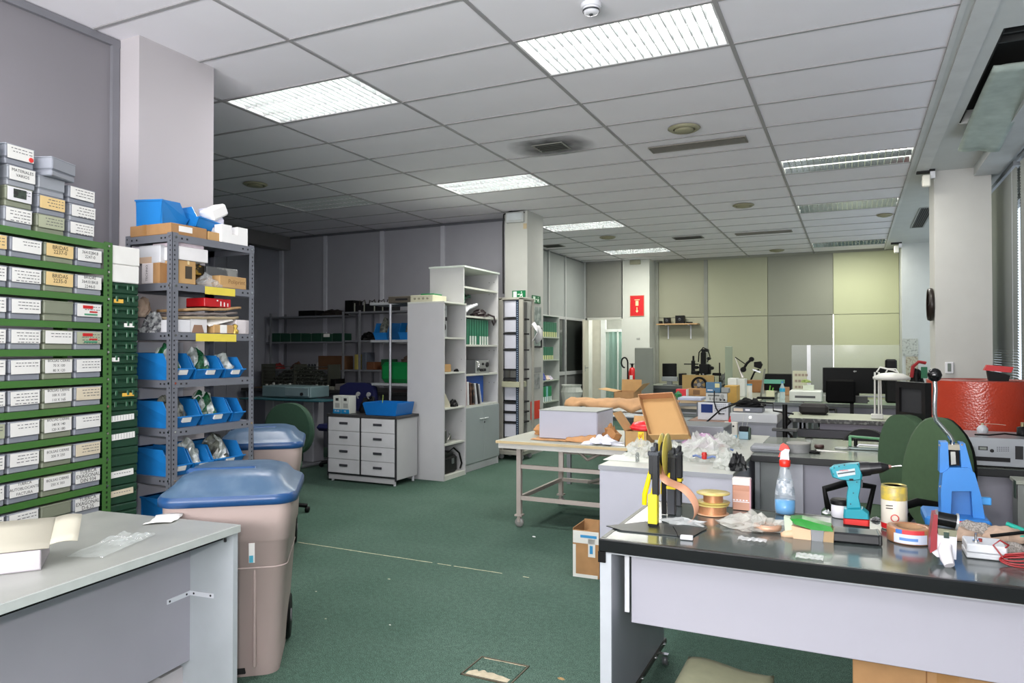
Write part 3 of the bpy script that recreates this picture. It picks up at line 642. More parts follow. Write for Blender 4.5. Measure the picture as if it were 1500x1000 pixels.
# ---- grey slotted-angle shelving
SG = mat('#6d7078', .5, .2, var=.05); SX1, SX0, SY0, SY1 = -3.35, -3.73, 2.74, 3.335
SZ = [pY(256, y, SY0+.0).z for y in (347, 419, 492, 563, 635, 707, 779)]
ZT = SZ[0] + .03
sg = T('grey_metal_shelving', 'grey slotted angle metal shelving unit with blue bins and boxes', 'shelving', (SX1, SY0, 0)); sg.local = False
for x, y, dx, dy in ((SX1, SY0, -1, 1), (SX1, SY1, -1, -1), (SX0, SY0, 1, 1), (SX0, SY1, 1, -1)):
    po = sg.p('post', MB().box(x, y, 0, x+dx*.040, y+dy*.002, ZT).box(x, y, 0, x+dx*.002, y+dy*.040, ZT), SG)
    hb = MB()
    for k in range(int(ZT/.026)):
        z = .02 + k*.026
        if x == SX1: hb.box(x+.0005, y+dy*.012, z, x+.0012, y+dy*.019, z+.010)
        if y == SY0: hb.box(x+dx*.012, y-.0005, z, x+dx*.019, y-.0012, z+.010)
    if hb.v:
        hb.v = [tuple(sg.inv @ Vector(v)) for v in hb.v]; h_ = obj('slot_holes', hb, mat('#15161a', .8), po); h_['kind'] = 'stuff'
for k, z in enumerate(SZ):
    s_ = sg.p('shelf', MB().box(SX0+.002, SY0+.002, z+.018, SX1-.002, SY1-.002, z+.021).box(SX1-.002, SY0+.002, z-.02, SX1+.0015, SY1-.002, z+.021).box(SX0+.002, SY0-.001, z-.02, SX1-.002, SY0+.002, z+.021).box(SX0, SY0+.002, z-.02, SX0+.002, SY1-.002, z+.021).box(SX0+.002, SY1-.002, z-.02, SX1-.002, SY1, z+.021), SG)
    bt = MB()
    for yy in (SY0+.022, SY1-.022): bt.cyl((SX1+.001, yy, z+.005), (SX1+.005, yy, z+.005), .007, n=8)
    bt.cyl((SX1-.018, SY0-.001, z+.005), (SX1-.018, SY0-.005, z+.005), .007, n=8)
    bt.v = [tuple(sg.inv @ Vector(v)) for v in bt.v]; obj('bolt', bt, CHROME, s_)['kind'] = 'stuff'
    hb = MB()
    for yy in (SY0+.055, SY0+.09, SY1-.06, SY1-.10): hb.box(SX1+.0016, yy, z-.004, SX1+.002, yy+.012, z+.006)
    for xx in (SX0+.05, SX0+.09, SX1-.09, SX1-.06): hb.box(xx, SY0-.0016, z-.004, xx+.012, SY0-.002, z+.006)
    hb.v = [tuple(sg.inv @ Vector(v)) for v in hb.v]; obj('shelf_hole', hb, mat('#101114', .8), s_)['kind'] = 'stuff'
for k in (1, 2):
    a = pX(300 if k == 1 else 287, 420, SX1).y; b_ = pX(344 if k == 1 else 346, 420, SX1).y
    sg.p('yellow_tape', MB().box(SX1+.0015, a, SZ[k]-.026, SX1+.003, b_, SZ[k]+.018), mat('#dcc94a', .6), 'yellow tape on the shelf lip')
sg.p('back_panel', MB().box(SX0-.004, SY0+.05, SZ[6], SX0-.001, SY1-.2, SZ[2]-.03), mat('#c9cad2', .7))
def sbox(px0, px1, py0, k, dx=.0, dep=.2, hgt=None):    # box on shelf k standing on the front (+X) side
    y0, y1 = pX(px0, 400, SX1-dx).y, pX(px1, 400, SX1-dx).y; z0 = SZ[k] + .0215; z1 = pX((px0+px1)/2, py0, SX1-dx).z if hgt is None else z0 + hgt
    return y0, y1, z0, z1
def shelfbox(name, lab, px0, px1, py0, k, m, dx=.02, dep=.2, cat_='box', hgt=None, z0=None, b=.003, grp=None):
    y0, y1, zb_, z1 = sbox(px0, px1, py0, k, dx, dep, hgt)
    if z0 is not None: zb_ = z0; z1 = z0 + hgt
    t = T(name, lab, cat_, (SX1-dx-dep/2, (y0+y1)/2, zb_), group=grp)
    t.p('carton_body', MB().box(-dep/2, -(y1-y0)/2, 0, dep/2, (y1-y0)/2, z1-zb_, b), m)
    return t, (y1-y0)/2, dep/2, z1-zb_
TAPE = mat('#9a7245', .35); 
# blue open-front bins
def stack_bin(name, lab, loc, W_, H_, D_, rz=0, grp=None, tagm=True, fill=None, rot=None, m=None):
    """front = local +y, x = width"""
    t = T(name, lab, 'bin', loc, rz, grp, rot=rot); w2_ = W_/2; i_ = .004; b = MB(); m = m or BLUEP
    taper = .012
    fl_ = H_*.42
    def side(sg_):
        P_ = [(-D_, 0), (-.035, 0), (0, fl_), (-.02, fl_), (-.07, H_*.98), (-D_, H_)]
        X0 = sg_*w2_; X1 = sg_*(w2_-i_)
        b.add([(X0 if z > .01 else X0-sg_*taper, y, z) for y, z in P_] + [(X1 if z > .01 else X1-sg_*taper, y, z) for y, z in P_],
              [tuple(range(6)), tuple(range(11, 5, -1))] + [(q, (q+1) % 6, 6+(q+1) % 6, 6+q) for q in range(6)])
    side(1); side(-1)
    b.box(-w2_+taper, -D_, 0, w2_-taper, -.035, .004); b.box(-w2_+.003, -D_, 0, w2_-.003, -D_+.004, H_)
    b.add([(-w2_+taper, -.035, 0), (w2_-taper, -.035, 0), (w2_, .0, fl_), (-w2_, 0, fl_), (-w2_+taper, -.039, .004), (w2_-taper, -.039, .004), (w2_, -.005, fl_), (-w2_, -.005, fl_)], [(0, 1, 2, 3), (7, 6, 5, 4), (3, 2, 6, 7), (0, 4, 5, 1)])
    b.box(-w2_-.004, -D_-.004, H_-.008, w2_+.004, -D_+.004, H_+.001); b.box(-w2_, .0, fl_-.006, w2_, .006, fl_+.001)
    t.p('bin_body', b, m)
    if tagm:
        q = MB(); q.M = Matrix.Translation((0, -.012, fl_*.72)) @ Matrix.Rotation(-.45, 4, 'X'); q.box(-.028, -.001, -.014, .028, .012, .014); t.p('card_tag', q, PAPER)
    if fill is not None:
        for (kind, seed) in fill:
            q = MB().blob((0, -D_*.45, .006), W_*.74, D_*.66, H_*(1.18 if kind != 'low' else .6), seed, .16, 2.5, nu=18, nv=8)
            t.p('bagged_parts', q, {'pcb': mat('#0f3a22', .35, h2='#1f5a38', thr=(.45, .55), scale=60), 'bag': mat('#8f9690', .15, h2='#cfd4d2', thr=(.45, .6), scale=22, bump=.8, bscale=30), 'grey': mat('#777a70', .3, h2='#3b3d38', thr=(.4, .6), scale=25, bump=.6, bscale=30), 'low': mat('#9aa09c', .2)}[kind])
    return t
def shelf_bins(k, specs, fillz=None):
    for (px0, px1, lab, fill, tg, hgt) in specs:
        y0, y1 = max(pX(px0, 450, SX1).y, SY0+.004), min(pX(px1, 450, SX1).y, SY1-.05)
        stack_bin('storage_bin', lab, (SX1-.012, (y0+y1)/2, SZ[k]+.0215), y1-y0-.012, hgt, .32, -PI/2, 'blue storage bins on the grey shelving', tg, fill)
shelf_bins(3, [(249.5, 290, 'blue bin with a dark green circuit board, third shelf row', [('pcb', 3), ('bag', 5)], True, .15), (290.5, 333, 'blue bin with bagged green boards in the upper bin row', [('bag', 8), ('pcb', 2)], True, .135), (333.5, 364, 'blue bin with clear bags at the right of the upper bin row', [('bag', 4)], True, .125)])
shelf_bins(4, [(249.5, 301, 'blue bin heaped with grey bagged parts, middle bin row left', [('grey', 11)], True, .15), (301.5, 344, 'blue bin with green bagged parts in the middle bin row', [('bag', 7), ('pcb', 9)], True, .15), (344.5, 365, 'narrow empty blue bin at the right of the middle bin row', None, False, .14)])
shelf_bins(5, [(249.5, 287, 'nearly empty blue bin at the left of the lower bin row', [('low', 3)], True, .15), (287.5, 317, 'blue bin heaped with clear bags in the lower bin row', [('bag', 13)], True, .14), (317.5, 364, 'blue bin with dark bagged parts at the right of the lower bin row', [('grey', 3), ('bag', 15)], True, .145)])
stack_bin('storage_bin', 'blue bin on the lowest visible shelf behind the wheeled bin lid', (SX1-.012, SY0+.14, SZ[6]+.0215), .17, .13, .3, -PI/2, 'blue storage bins on the grey shelving', False, [('grey', 6)])
# end-of-shelf blue sides seen through the near end
for k, lab in ((3, 'upper'), (4, 'middle'), (5, 'lower')): pass
# top of the shelving
zt = SZ[0]+.0215
def cartonX(name, lab, x0, x1, y0, y1, z0, h_, m, parts=(), cat_='box', rz=0, grp=None, b=.003):
    t = T(name, lab, cat_, ((x0+x1)/2, (y0+y1)/2, z0), rz, grp)
    t.p('carton_body', MB().box(-(x1-x0)/2, -(y1-y0)/2, 0, (x1-x0)/2, (y1-y0)/2, h_, b), m)
    return t
t = cartonX('cardboard_carton', 'flat brown carton with tape on top of the grey shelving', -3.70, -3.37, 2.745, 2.99, zt+.001, .062, CARD)
t.p('packing_tape', MB().box(-.165-.001, -.02, -.0, .1655, .02, .0626).box(-.06, -.1232, .002, -.03, .1232, .0628), TAPE); t.p('white_label', MB().box(.1655, -.07, .02, .1665, .02, .052), PAPER)
single('cardboard_carton', MB().box(-.14, -.06, 0, .14, .06, .052, .003), CARDL, 'small brown carton at the right of the taped carton on top shelf', 'box', (-3.51, 3.06, zt+.001))
stack_bin('storage_bin', 'upright empty blue bin with its back to us on the top carton', (-3.58, 2.955, zt+.066), .19, .15, .20, 0, 'two empty blue bins on top of the grey shelving', False, None, rot=(.06, .04, .12))
stack_bin('storage_bin', 'tipped empty blue bin facing up beside the other on the carton', (-3.40, 3.056, zt+.072), .20, .12, .2, 0, 'two empty blue bins on top of the grey shelving', False, None, rot=(.05, -.14, -PI/2))
# white polystyrene packing
PS = mat('#e9e8e6', .7, var=.02)
t = T('foam_packing', 'white notched foam packing block on top of the grey shelving', 'packing', (-3.40, 3.18, zt+.001)); q = MB()
q.prism([(-.10, 0), (.10, 0), (.10, .105), (.02, .105), (.02, .055), (-.025, .055), (-.025, .105), (-.10, .105)], 'x', -.01, .05)
q.prism([(-.10, 0), (.10, 0), (.10, .085), (-.10, .085)], 'x', -.25, -.02).box(-.02, -.1, 0, -.01, .1, .04); t.p('foam_block', q, PS)
t = T('foam_packing', 'white foam piece leaning tilted above the notched block', 'packing', (-3.44, 3.10, zt+.175)); q = MB(); q.M = Matrix.Rotation(.5, 4, 'X')
q.box(-.05, -.06, -.03, .05, .07, .04, .01).box(-.05, .07, -.015, .03, .085, .03, .004); t.p('foam_block', q, PS)
t.p('foam_wedge', MB().prism([(-.02, -.09), (.05, -.10), (.06, -.03), (-.0, .03), (-.04, .03)], 'x', -.08, .02), mat('#cfcdd8', .7))
single('dark_plug', MB().lathe([(.02, 0), (.045, .02), (.05, .05), (.03, .07)], n=14), BLACK, 'black round plug tucked behind the white foam packing', 'plug', (-3.52, 3.19, zt+.09))
# shelf 1 (second)
z1_ = SZ[1]+.0215
t, a, b_, h_ = shelfbox('cardboard_carton', 'brown carton with dark window label behind the near shelving post', 262, 287, 382, 1, CARDL, dx=.01, dep=.2)
t.p('window_label', MB().box(b_, -.015, .03, b_+.001, .03, h_-.03), mat('#3a3226', .6)); t.p('packing_tape', MB().box(b_, -.001, h_-.02, b_+.0012, .012, h_), mat('#d8c49a', .4))
single('white_carton', MB().box(-.12, -.10, 0, .13, .10, .075, .003), mat('#dcdada', .7), 'white carton overhanging the brown windowed carton, second shelf', 'box', (-3.485, 2.887, z1_+h_+.002))
single('white_carton', MB().box(-.1, -.09, 0, .1, .09, .02, .002), mat('#d5c6cf', .7, var=.1, scale=30), 'thin pinkish printed carton under the top shelf', 'box', (-3.47, 2.88, z1_+h_+.080))
t = cartonX('white_carton', 'white carton with black print standing at the shelving near end', -3.60, -3.455, 2.745, 2.835, z1_+.001, .115, mat('#dbd5d6', .7))
ln = MB(); ln.M = Matrix.Translation((-.03, -.0455, .06)); ln.text('TECHNO', .022, (0, 0, 0), (0, 0, 1), (-1, 0, 0)); t.p('lettering', ln, INK)
t.p('brown_side', MB().box(.02, -.0457, .001, .0735, .0457, .114, .001), CARD, 'brown kraft side')
t = cartonX('white_carton', 'white and grey carton with tan flap at the top of the near end', -3.645, -3.47, 2.76, 2.86, z1_+.118, .10, mat('#c8cace', .6)); t.p('tan_flap', MB().box(-.088, -.0515, .0, .02, -.0505, .035), mat('#bfa58d', .7))
single('white_carton', MB().box(-.04, -.06, 0, .04, .06, .1, .003), mat('#d9d4dd', .7), 'small white carton deep in the second shelf corner', 'box', (-3.675, 2.83, z1_+.118))
t, a, b_, h_ = shelfbox('cardboard_carton', 'wide tan carton with handwriting at the right of the second shelf', 322, 361, 397, 1, CARDL, dx=.008, dep=.25, hgt=.072)
t.p('carton_base', MB().box(-b_+.005, -a+.01, -.0, b_-.006, a-.012, .015), CARD); ln = MB(); ln.text('Poliprint', .038, (b_+.0008, .025, h_*.55), (0, 1, 0), (0, 0, 1)); t.p('lettering', ln, mat('#7d5a35', .8))
single('plastic_bag', MB().blob((0, 0, 0), .14, .12, .07, 5, .3), BAG, 'clear plastic bag beside the windowed carton on the second shelf', 'bag', (-3.42, 3.035, z1_))
t = cartonX('component_tray', 'grey striped stack of component trays at the back of the second shelf', -3.66, -3.45, 3.06, 3.30, z1_+.074, .055, mat('#8f9290', .4, h2='#55585a', thr=(.45, .55), scale=14)); t.o.location.z = z1_+.075
single('gold_connector_block', MB().box(-.03, -.04, 0, .03, .04, .06, .004).cyl((0, 0, .06), (0, 0, .085), .02, n=12), mat('#2b2410', .4, .3, h2='#b08a2a', thr=(.5, .6), scale=50), 'black and gold connector block beside the tray stack, second shelf', 'connector', (-3.5, 3.03, z1_+.072))
# shelf 2 (third)
z2_ = SZ[2]+.0215
t = cartonX('cardboard_carton', 'tan carton with white label at the middle of the third shelf', -3.56, -3.36, 3.035, 3.185, z2_+.001, .05, CARDL); t.p('white_label', MB().box(.1002, -.03, .002, .1012, .02, .05), PAPER)
single('white_carton', MB().box(-.09, -.055, 0, .09, .055, .085, .003), mat('#d6cfcf', .7), 'white carton at the far right end of the third shelf', 'box', (-3.46, 3.265, z2_+.001))
q = MB(); q.M = Matrix.Rotation(.22, 4, 'X') @ Matrix.Rotation(.5, 4, 'Y'); q.box(-.05, -.09, 0, .05, .09, .004); single('white_card', q, PAPER, 'white printed card leaning over the labelled tan carton', 'card', (-3.41, 3.09, z2_+.082))
t = cartonX('white_carton', 'white carton beside the near post on the third shelf', -3.5, -3.37, 2.79, 2.88, z2_+.001, .07, mat('#d9d9dc', .7))
t = cartonX('white_carton', 'open white carton showing brown inside on the third shelf', -3.5, -3.375, 2.885, 3.0, z2_+.001, .082, mat('#d2d0d0', .7)); t.p('brown_patch', MB().prism([(-.05, .0), (.035, .0), (.02, .045), (-.035, .045)], 'x', .0626, .0636), mat('#8a6a55', .7))
single('brass_valve', MB().lathe([(.02, 0), (.024, .02), (.012, .03), (.018, .05), (.006, .06)], n=14), mat('#b59a4a', .3, .8), 'small brass fitting standing on the third shelf right side', 'fitting', (-3.375, 3.205, z2_))
q = MB(); q.M = Matrix.Rotation(-.10, 4, 'X'); q.box(-.07, -.12, 0, .09, .12, .012, .002)
t = T('flat_package', 'red flat box with white print lying high on the third shelf', 'box', (-3.44, 3.075, z2_+.155)); t.p('carton_body', MB().box(-.08, -.10, 0, .07, .095, .05, .003), mat('#b3141c', .4))
ln = MB()
for k in range(3): ln.box(.0702, .015+k*.026, .006, .0710, .022+k*.026, .034 - k*.004)
ln.box(.0702, -.012, .034, .071, -.002, .042); t.p('white_print', ln, PAPER)
for k, (dz, ang, hh, lab, ln_) in enumerate(((.084, .05, '#a6977c', 'beige padded envelope at the bottom of the third shelf pile', .40), (.104, .08, '#7b716c', 'grey antistatic envelope in the third shelf pile', .36), (.128, .12, '#b08c62', 'brown paper envelope curling up under the red box', .40))):
    q = MB().grid(lambda u, v, a=ang, L_=ln_, s=k: (-.12+u*.24, (v-.5)*L_, .012 + a*(v-.5)*.22 + .006*noise.noise(Vector((u*3, v*5, s*4))) + .02*max(0, v-.7)), 6, 12, thick=.014)
    single('padded_envelope', q, mat(hh, .7, var=.12, scale=15), lab, 'envelope', (-3.49, 3.03+k*.01, z2_+dz+.004*k), group='envelopes piled on the third shelf')
single('black_box', MB().box(-.08, -.09, 0, .08, .09, .05, .003), BLACK, 'black box under the envelopes at the rear right of the third shelf', 'box', (-3.6, 3.2, z2_+.16))
single('tan_pouch', MB().blob((0, 0, 0), .10, .10, .11, 21, .2), mat('#b7a08c', .7, var=.1), 'tan paper pouch at the near end of the third shelf', 'pouch', (-3.66, 2.80, z2_+.09))
single('component_bag', MB().blob((0, 0, 0), .15, .09, .10, 22, .35), mat('#b7b9b8', .12, h2='#4a4b50', thr=(.4, .6), scale=40, bump=1, bscale=60), 'clear bag of shiny components at the near end of the third shelf', 'bag', (-3.57, 2.795, z2_))
# ---- wheeled waste bins
BEI = mat('#b3a09a', .55, var=.03, scale=3); LIDB = mat('#1d4472', .30, var=.12, scale=5, bump=.1, bscale=30)
def bin_(loc, rz, lab, stk):
    t = T('wheeled_bin', lab, 'bin', loc, rz, 'beige wheeled bins with blue lids')
    H_ = .765; sec = [(0.0, .41, .46), (.05, .42, .475), (.585, .495, .555), (.590, .508, .57), (.765, .525, .585)]
    def rr(z, W_, D_, r=.06, n=5):
        P_ = []
        for cx_, cy_, a0 in ((W_/2-r, D_/2-r, 0), (-W_/2+r, D_/2-r, 90), (-W_/2+r, -D_/2+r, 180), (W_/2-r, -D_/2+r, 270)):
            for k in range(n+1): a = math.radians(a0+90*k/n); P_.append((cx_+r*math.cos(a), cy_+r*math.sin(a), z))
        return P_
    b = MB().rings([rr(*s_) for s_ in sec], True, True, True)
    t.p('bin_body', b, BEI)
    t.p('rib_band', MB().rings([rr(.470, .480, .540), rr(.474, .486, .546), rr(.478, .482, .542)], True, False), BEI)
    t.p('grip_rib', MB().box(.105, -.2685, .05, .117, -.23, .474, .003), BEI)
    t.p('wheel_recess', MB().box(-.02, -.236, .0, .085, -.20, .12, .02), mat('#1c1a1a', .8))
    lidr = [rr(.745, .54, .60, .08), rr(.75, .565, .625, .09), rr(.778, .565, .625, .09), rr(.79, .55, .61, .09), rr(.812, .48, .54, .09), rr(.850, .42, .48, .09), rr(.868, .33, .39, .09), rr(.872, .2, .25, .05)]
    t.p('lid', MB().rings(lidr[3:], True, True), mat('#3a546e', .38, h2='#4a6178', thr=(.45, .62), scale=9)); t.p('lid_rim', MB().rings(lidr[:4], True, True), LIDB)
    t.p('lid_handle', MB().box(-.20, -.10, .84, .10, -.055, .878, .012), LIDB)
    t.p('hinge', MB().cyl((-.2, .30, .78), (.2, .30, .78), .016, n=10), LIDB)
    for y in (-.17, .17):
        w_ = t.p('wheel', MB().lathe([(.03, -.03), (.10, -.03), (.11, -.015), (.11, .015), (.10, .03), (.03, .03)], (y*1.15, .17, .11), 20, 'x'), BLACK); sub(w_, 'hub', MB().lathe([(.03, -.034), (.03, .034)], (y*1.15, .17, .11), 14, 'x'), mat('#77777a', .5))
    if stk:
        q = MB(); q.M = Matrix.Translation((.10, -.2765, .54)) @ Matrix.Rotation(.075, 4, 'X'); q.box(-.012, -.003, -.042, .012, .003, .042); q = t.p('sticker', q, PAPER); k_ = MB(); k_.M = Matrix.Translation((.10, -.280, .53)) @ Matrix.Rotation(.075, 4, 'X'); k_.box(-.010, -.001, -.03, .006, .0005, .0); sub(q, 'sticker_print', k_, mat('#4aa7c0', .6))
    return t
bin_((-2.56, 2.45, 0), math.radians(38), 'nearest beige wheeled waste bin with a dusty blue lid', True)
bin_((-3.73, 3.80, 0), math.radians(40), 'second beige wheeled bin with blue lid behind the grey shelving', False)
# ---- near left desk
DTOP = mat('#8d8f8a', .35, var=.10, scale=5, bump=.05, bscale=90); DPAN = mat('#aaa7b0', .5, var=.02)
d0 = Vector((-2.166, 2.09, 0)); da = math.radians(6.0)                       # far right corner; local +x towards the camera along the front, +y into the desk
dk = T('left_desk', 'grey topped desk with recessed grey panel filling the lower left', 'desk', (d0.x, d0.y, 0), -PI/2 + da)
ZD = .72
tp = dk.p('desktop', MB().box(0, -.735, ZD-.028, 1.9, 0, ZD, .003), DTOP)
sub(tp, 'edge_band', MB().box(.0, -.001, ZD-.0285, 1.9, .0016, ZD-.001).box(-.0016, -.735, ZD-.0285, .001, 0, ZD-.001), mat('#b7bcb8', .4, var=.06, scale=20))
dk.p('side_panel', MB().box(.0+.005, -.72, .0, .030, -.008, ZD-.03), mat('#b4b9bd', .5))
dk.p('plinth', MB().box(.031, -.31, 0, .14, -.25, .145), mat('#c9c2c4', .5)); dk.p('side_panel', MB().box(1.86, -.72, 0, 1.885, -.008, ZD-.03), mat('#b4b9bd', .5))
dk.p('front_panel', MB().box(.03, -.235, .175, 1.86, -.217, ZD-.028), DPAN)
dk.p('rail_gap', MB().box(.09, -.012, ZD-.036, 1.86, -.004, ZD-.0285), BLACK)
br = dk.p('wall_bracket', MB().box(.03, -.2165, .432, .148, -.2130, .450).box(.0305, -.217, .432, .034, -.098, .450), mat('#dfe0e6', .4))
hb = MB()
for x, y, z in ((.137, -.2128, .441), (.052, -.2128, .441)): hb.cyl((x, y-.001, z), (x, y+.0006, z), .0045, n=8)
for y in (-.195, -.113): hb.cyl((.0335, y, .441), (.0346, y, .441), .0045, n=8)
sub(br, 'screw_hole', hb, INK)
dk.p('peg', MB().box(.07, -.012, ZD-.05, .078, -.005, ZD-.036), INK)
# open white carton on the desk
t = T('open_white_carton', 'open white carton on the near left desk, cut by the frame', 'box', (0, 0, 0)); t.local = False
p1, p2 = pz(60, 835, ZD), pz(0, 842, ZD); ux = (p1-p2).normalized(); uy = Vector((-ux.y, ux.x, 0)); cz_ = .062
M_ = Matrix((( -ux.x, uy.x, 0, p1.x), (-ux.y, uy.y, 0, p1.y), (0, 0, 1, ZD+.001), (0, 0, 0, 1)))
q = MB(); q.M = M_; q.box(0, 0, 0, .32, .003, cz_).box(0, 0, 0, .003, .22, cz_).box(0, .217, 0, .32, .22, cz_).box(0, 0, 0, .32, .22, .003); t.p('carton_walls', q, mat('#b5afb3', .7))
q = MB(); q.M = M_ @ Matrix.Translation((0, .0, cz_)); q.grid(lambda u, v: (.35*u - .02, .20*v, .004 + .055*v), 2, 4, thick=.002); t.p('lid_flap', q, mat('#a7a394', .7, var=.04))
q = MB(); q.M = M_ @ Matrix.Translation((-.02, .02, cz_)); q.grid(lambda u, v: (-.075*u, .17*v + .01*u, .01 + .05*v + .006*math.sin(u*3)), 4, 4, thick=.002); t.p('end_flap', q, mat('#aeaa9a', .7))
pp = pz(238, 762, ZD)
single('paper_slip', MB().grid(lambda u, v: (-.05+u*.10+.01*math.sin(v*3), -.075+v*.15+.02*u, .003+.004*math.sin(u*3)+.002*math.sin(v*14)), 6, 10, thick=.0008), PAPER, 'white paper slip lying on the near left desk by the corner', 'paper', (pp.x, pp.y, ZD+.001), .6)
pp = pz(165, 800, ZD)
single('plastic_bag', MB().grid(lambda u, v: ((u-.5)*.13, (v-.5)*.30, .004 + .010*abs(noise.noise(Vector((u*6, v*9, 1))))*(2 if v > .5 else .7)), 14, 24, smooth=False), mat('#e4ecea', .08, alpha=.22, var=.02, bump=.5, bscale=30), 'flat clear plastic bag lying on the near left desk', 'bag', (pp.x, pp.y, ZD+.001), .35)
# ================================================================ middle zone
def W_(name, lab, cat_, loc, group=None):
    t = T(name, lab, cat_, loc, 0, group); t.local = False; return t
SHW = mat('#bcbcbd', .5, var=.02); EDG = mat('#c9cbc2', .5)
# ---- drawer cabinet
t = W_('drawer_cabinet', 'low white cabinet with eight drawers and dark edging', 'cabinet', (-4.70, 6.35, 0)); X0, X1, Y0, Y1 = -5.13, -4.25, 6.17, 6.58; ZC = .72
t.p('cabinet_body', MB().box(X0, Y0+.02, .06, X1, Y1, ZC-.03, .002), SHW)
t.p('worktop', MB().box(X0-.01, Y0-.01, ZC-.03, X1+.015, Y1+.01, ZC, .003), mat('#3b3a3a', .4, var=.1))
t.p('dark_edging', MB().box(X0-.004, Y0, .05, X0+.010, Y0+.02, ZC-.03).box(X1-.010, Y0, .05, X1+.003, Y0+.02, ZC-.03).box(-4.705, Y0, .09, -4.685, Y0+.02, ZC-.03).box(X0, Y0+.004, .075, X1, Y0+.02, .09), mat('#2d2d30', .5))
t.p('plinth', MB().box(X0+.01, Y0+.01, .02, X1-.01, Y0+.02, .072), SHW)
for cx0, cx1 in ((X0+.012, -4.707), (-4.683, X1-.012)):
    for r in range(4):
        z0 = .094 + r*.1495
        d_ = t.p('drawer', MB().box(cx0, Y0-.004, z0, cx1, Y0+.016, z0+.145, .002), mat('#d0d0d2', .5))
        xm = (cx0+cx1)/2; h_ = MB().box(xm-.055, Y0-.012, z0+.07, xm+.055, Y0-.003, z0+.095, .003); h_.v = [tuple(t.inv @ Vector(v)) for v in h_.v]; obj('handle', h_, mat('#3c3c42', .5), d_)
for x, y in ((X0+.05, Y0+.03), (X1-.03, Y0+.03), (X1-.03, Y1-.04), (X0+.05, Y1-.04)): t.p('foot', MB().cyl((x, y, 0), (x, y, .06), .014, n=10), WHITE)
zt_ = ZC + .001
for k, x in enumerate((-5.045, -4.935)):
    b = T('power_supply_box', ('left' if k == 0 else 'right') + ' one of two small white and blue boxes on the drawer cabinet', 'box', (x, 6.22, zt_), 0, 'small white and blue boxes on the drawer cabinet')
    b.p('carton_body', MB().box(-.052, 0, 0, .052, .12, .19, .002), mat('#c4c7bf', .6)); b.p('blue_band', MB().box(-.0525, -.001, .0, .0525, .001, .045), mat('#157cae', .5))
    b.p('dark_window', MB().box(-.02, -.0012, .135, .02, .0, .165), INK); b.p('grey_panel', MB().box(-.025, -.0012, .06, .035, .0, .11), mat('#9a9d98', .6))
    q = MB(); q.text('PI 45' if k == 0 else '45', .03, (0, -.0018, .024), (1, 0, 0), (0, 0, 1)); b.p('lettering', q, WHITE)
q = MB().blob((0, 0, 0), .24, .14, .17, 31, .2, 3); single('black_equipment_case', q, BLACK, 'black equipment lump beside the two small boxes on the drawer cabinet', 'equipment', (-4.78, 6.42, zt_))
for k, x in enumerate((-4.87, -4.73)):
    b = T('swivel_knob', ('left' if k == 0 else 'right') + ' grey disc knob above the black equipment on the cabinet', 'knob', (x, 6.36, zt_+.155), 0, 'grey knobs on the black equipment')
    b.p('disc', MB().lathe([(.022, -.01), (.024, 0), (.022, .01)], (0, 0, .05), 16, 'y'), mat('#a9aaa8', .3, .4)); b.p('stem', MB().cyl((0, 0, 0), (-.03, 0, .045), .007), mat('#77787a', .4))
t = W_('storage_tub', 'blue plastic tub with sloping front on the drawer cabinet', 'bin', (-4.5, 6.25, zt_))
q = MB(); x0, x1, y0, y1 = -4.66, -4.24, 6.185, 6.50
q.rings([[(x0+.02, y0+.01, ZC+.002), (x1-.03, y0+.01, ZC+.002), (x1-.03, y1, ZC+.002), (x0+.02, y1, ZC+.002)], [(x0-.02, y0-.0, ZC+.12), (x1, y0, ZC+.12), (x1, y1, ZC+.12), (x0-.02, y1, ZC+.12)], [(x0+.0, y0+.0, ZC+.135), (x1, y0, ZC+.135), (x1, y1, ZC+.135), (x0, y1, ZC+.135)], [(x0+.02, y0+.02, ZC+.13), (x1-.02, y0+.02, ZC+.13), (x1-.02, y1-.02, ZC+.13), (x0+.02, y1-.02, ZC+.13)], [(x0+.03, y0+.03, ZC+.01), (x1-.04, y0+.03, ZC+.01), (x1-.04, y1-.03, ZC+.01), (x0+.03, y1-.03, ZC+.01)]], True, True, False)
t.p('tub_body', q, mat('#1269b4', .35))
for k in range(4): single('small_carton', MB().box(0, 0, 0, .055, .05, .08+.01*(k % 2), .002), [mat('#c9cac0', .6), mat('#6d8f92', .5)][k % 2], ('first', 'second', 'third', 'fourth')[k] + ' small carton right of the blue tub, in the row on the cabinet', 'box', (-4.235+.0, 6.23+k*.085, zt_), PI/2, 'small cartons at the cabinet end') if 0 else None
single('green_pen', MB().cyl((0, 0, 0), (.01, 0, .10), .004), mat('#a9c25a', .5), 'pale green pen standing in the blue tub', 'pen', (-4.58, 6.4, ZC+.10))
# ---- short white bookcase
t = W_('short_bookcase', 'shorter white bookcase with open shelves and plain side facing us', 'bookcase', (-4.2, 6.95, 0)); X0, X1, Y0, Y1, ZB = -4.42, -3.955, 6.64, 7.13, 1.93
t.p('side_panel', MB().box(X0, Y0, 0, X1, Y0+.02, ZB-.018, .001), SHW); t.p('side_panel', MB().box(X0, Y1-.02, 0, X1, Y1, ZB-.018, .001), SHW)
t.p('top_panel', MB().box(X0, Y0-.003, ZB-.018, X1+.005, Y1, ZB, .001), EDG); t.p('back_panel', MB().box(X0, Y0+.02, 0, X0+.01, Y1-.02, ZB-.018), SHW); t.p('base_panel', MB().box(X0, Y0+.02, .0, X1-.003, Y1-.02, .05), EDG)
SBZ = [pX(662, y, X1).z for y in (495, 546, 598, 650)]
for z in SBZ: t.p('shelf', MB().box(X0+.01, Y0+.02, z-.009, X1-.006, Y1-.02, z+.009), EDG)
pg = MB()
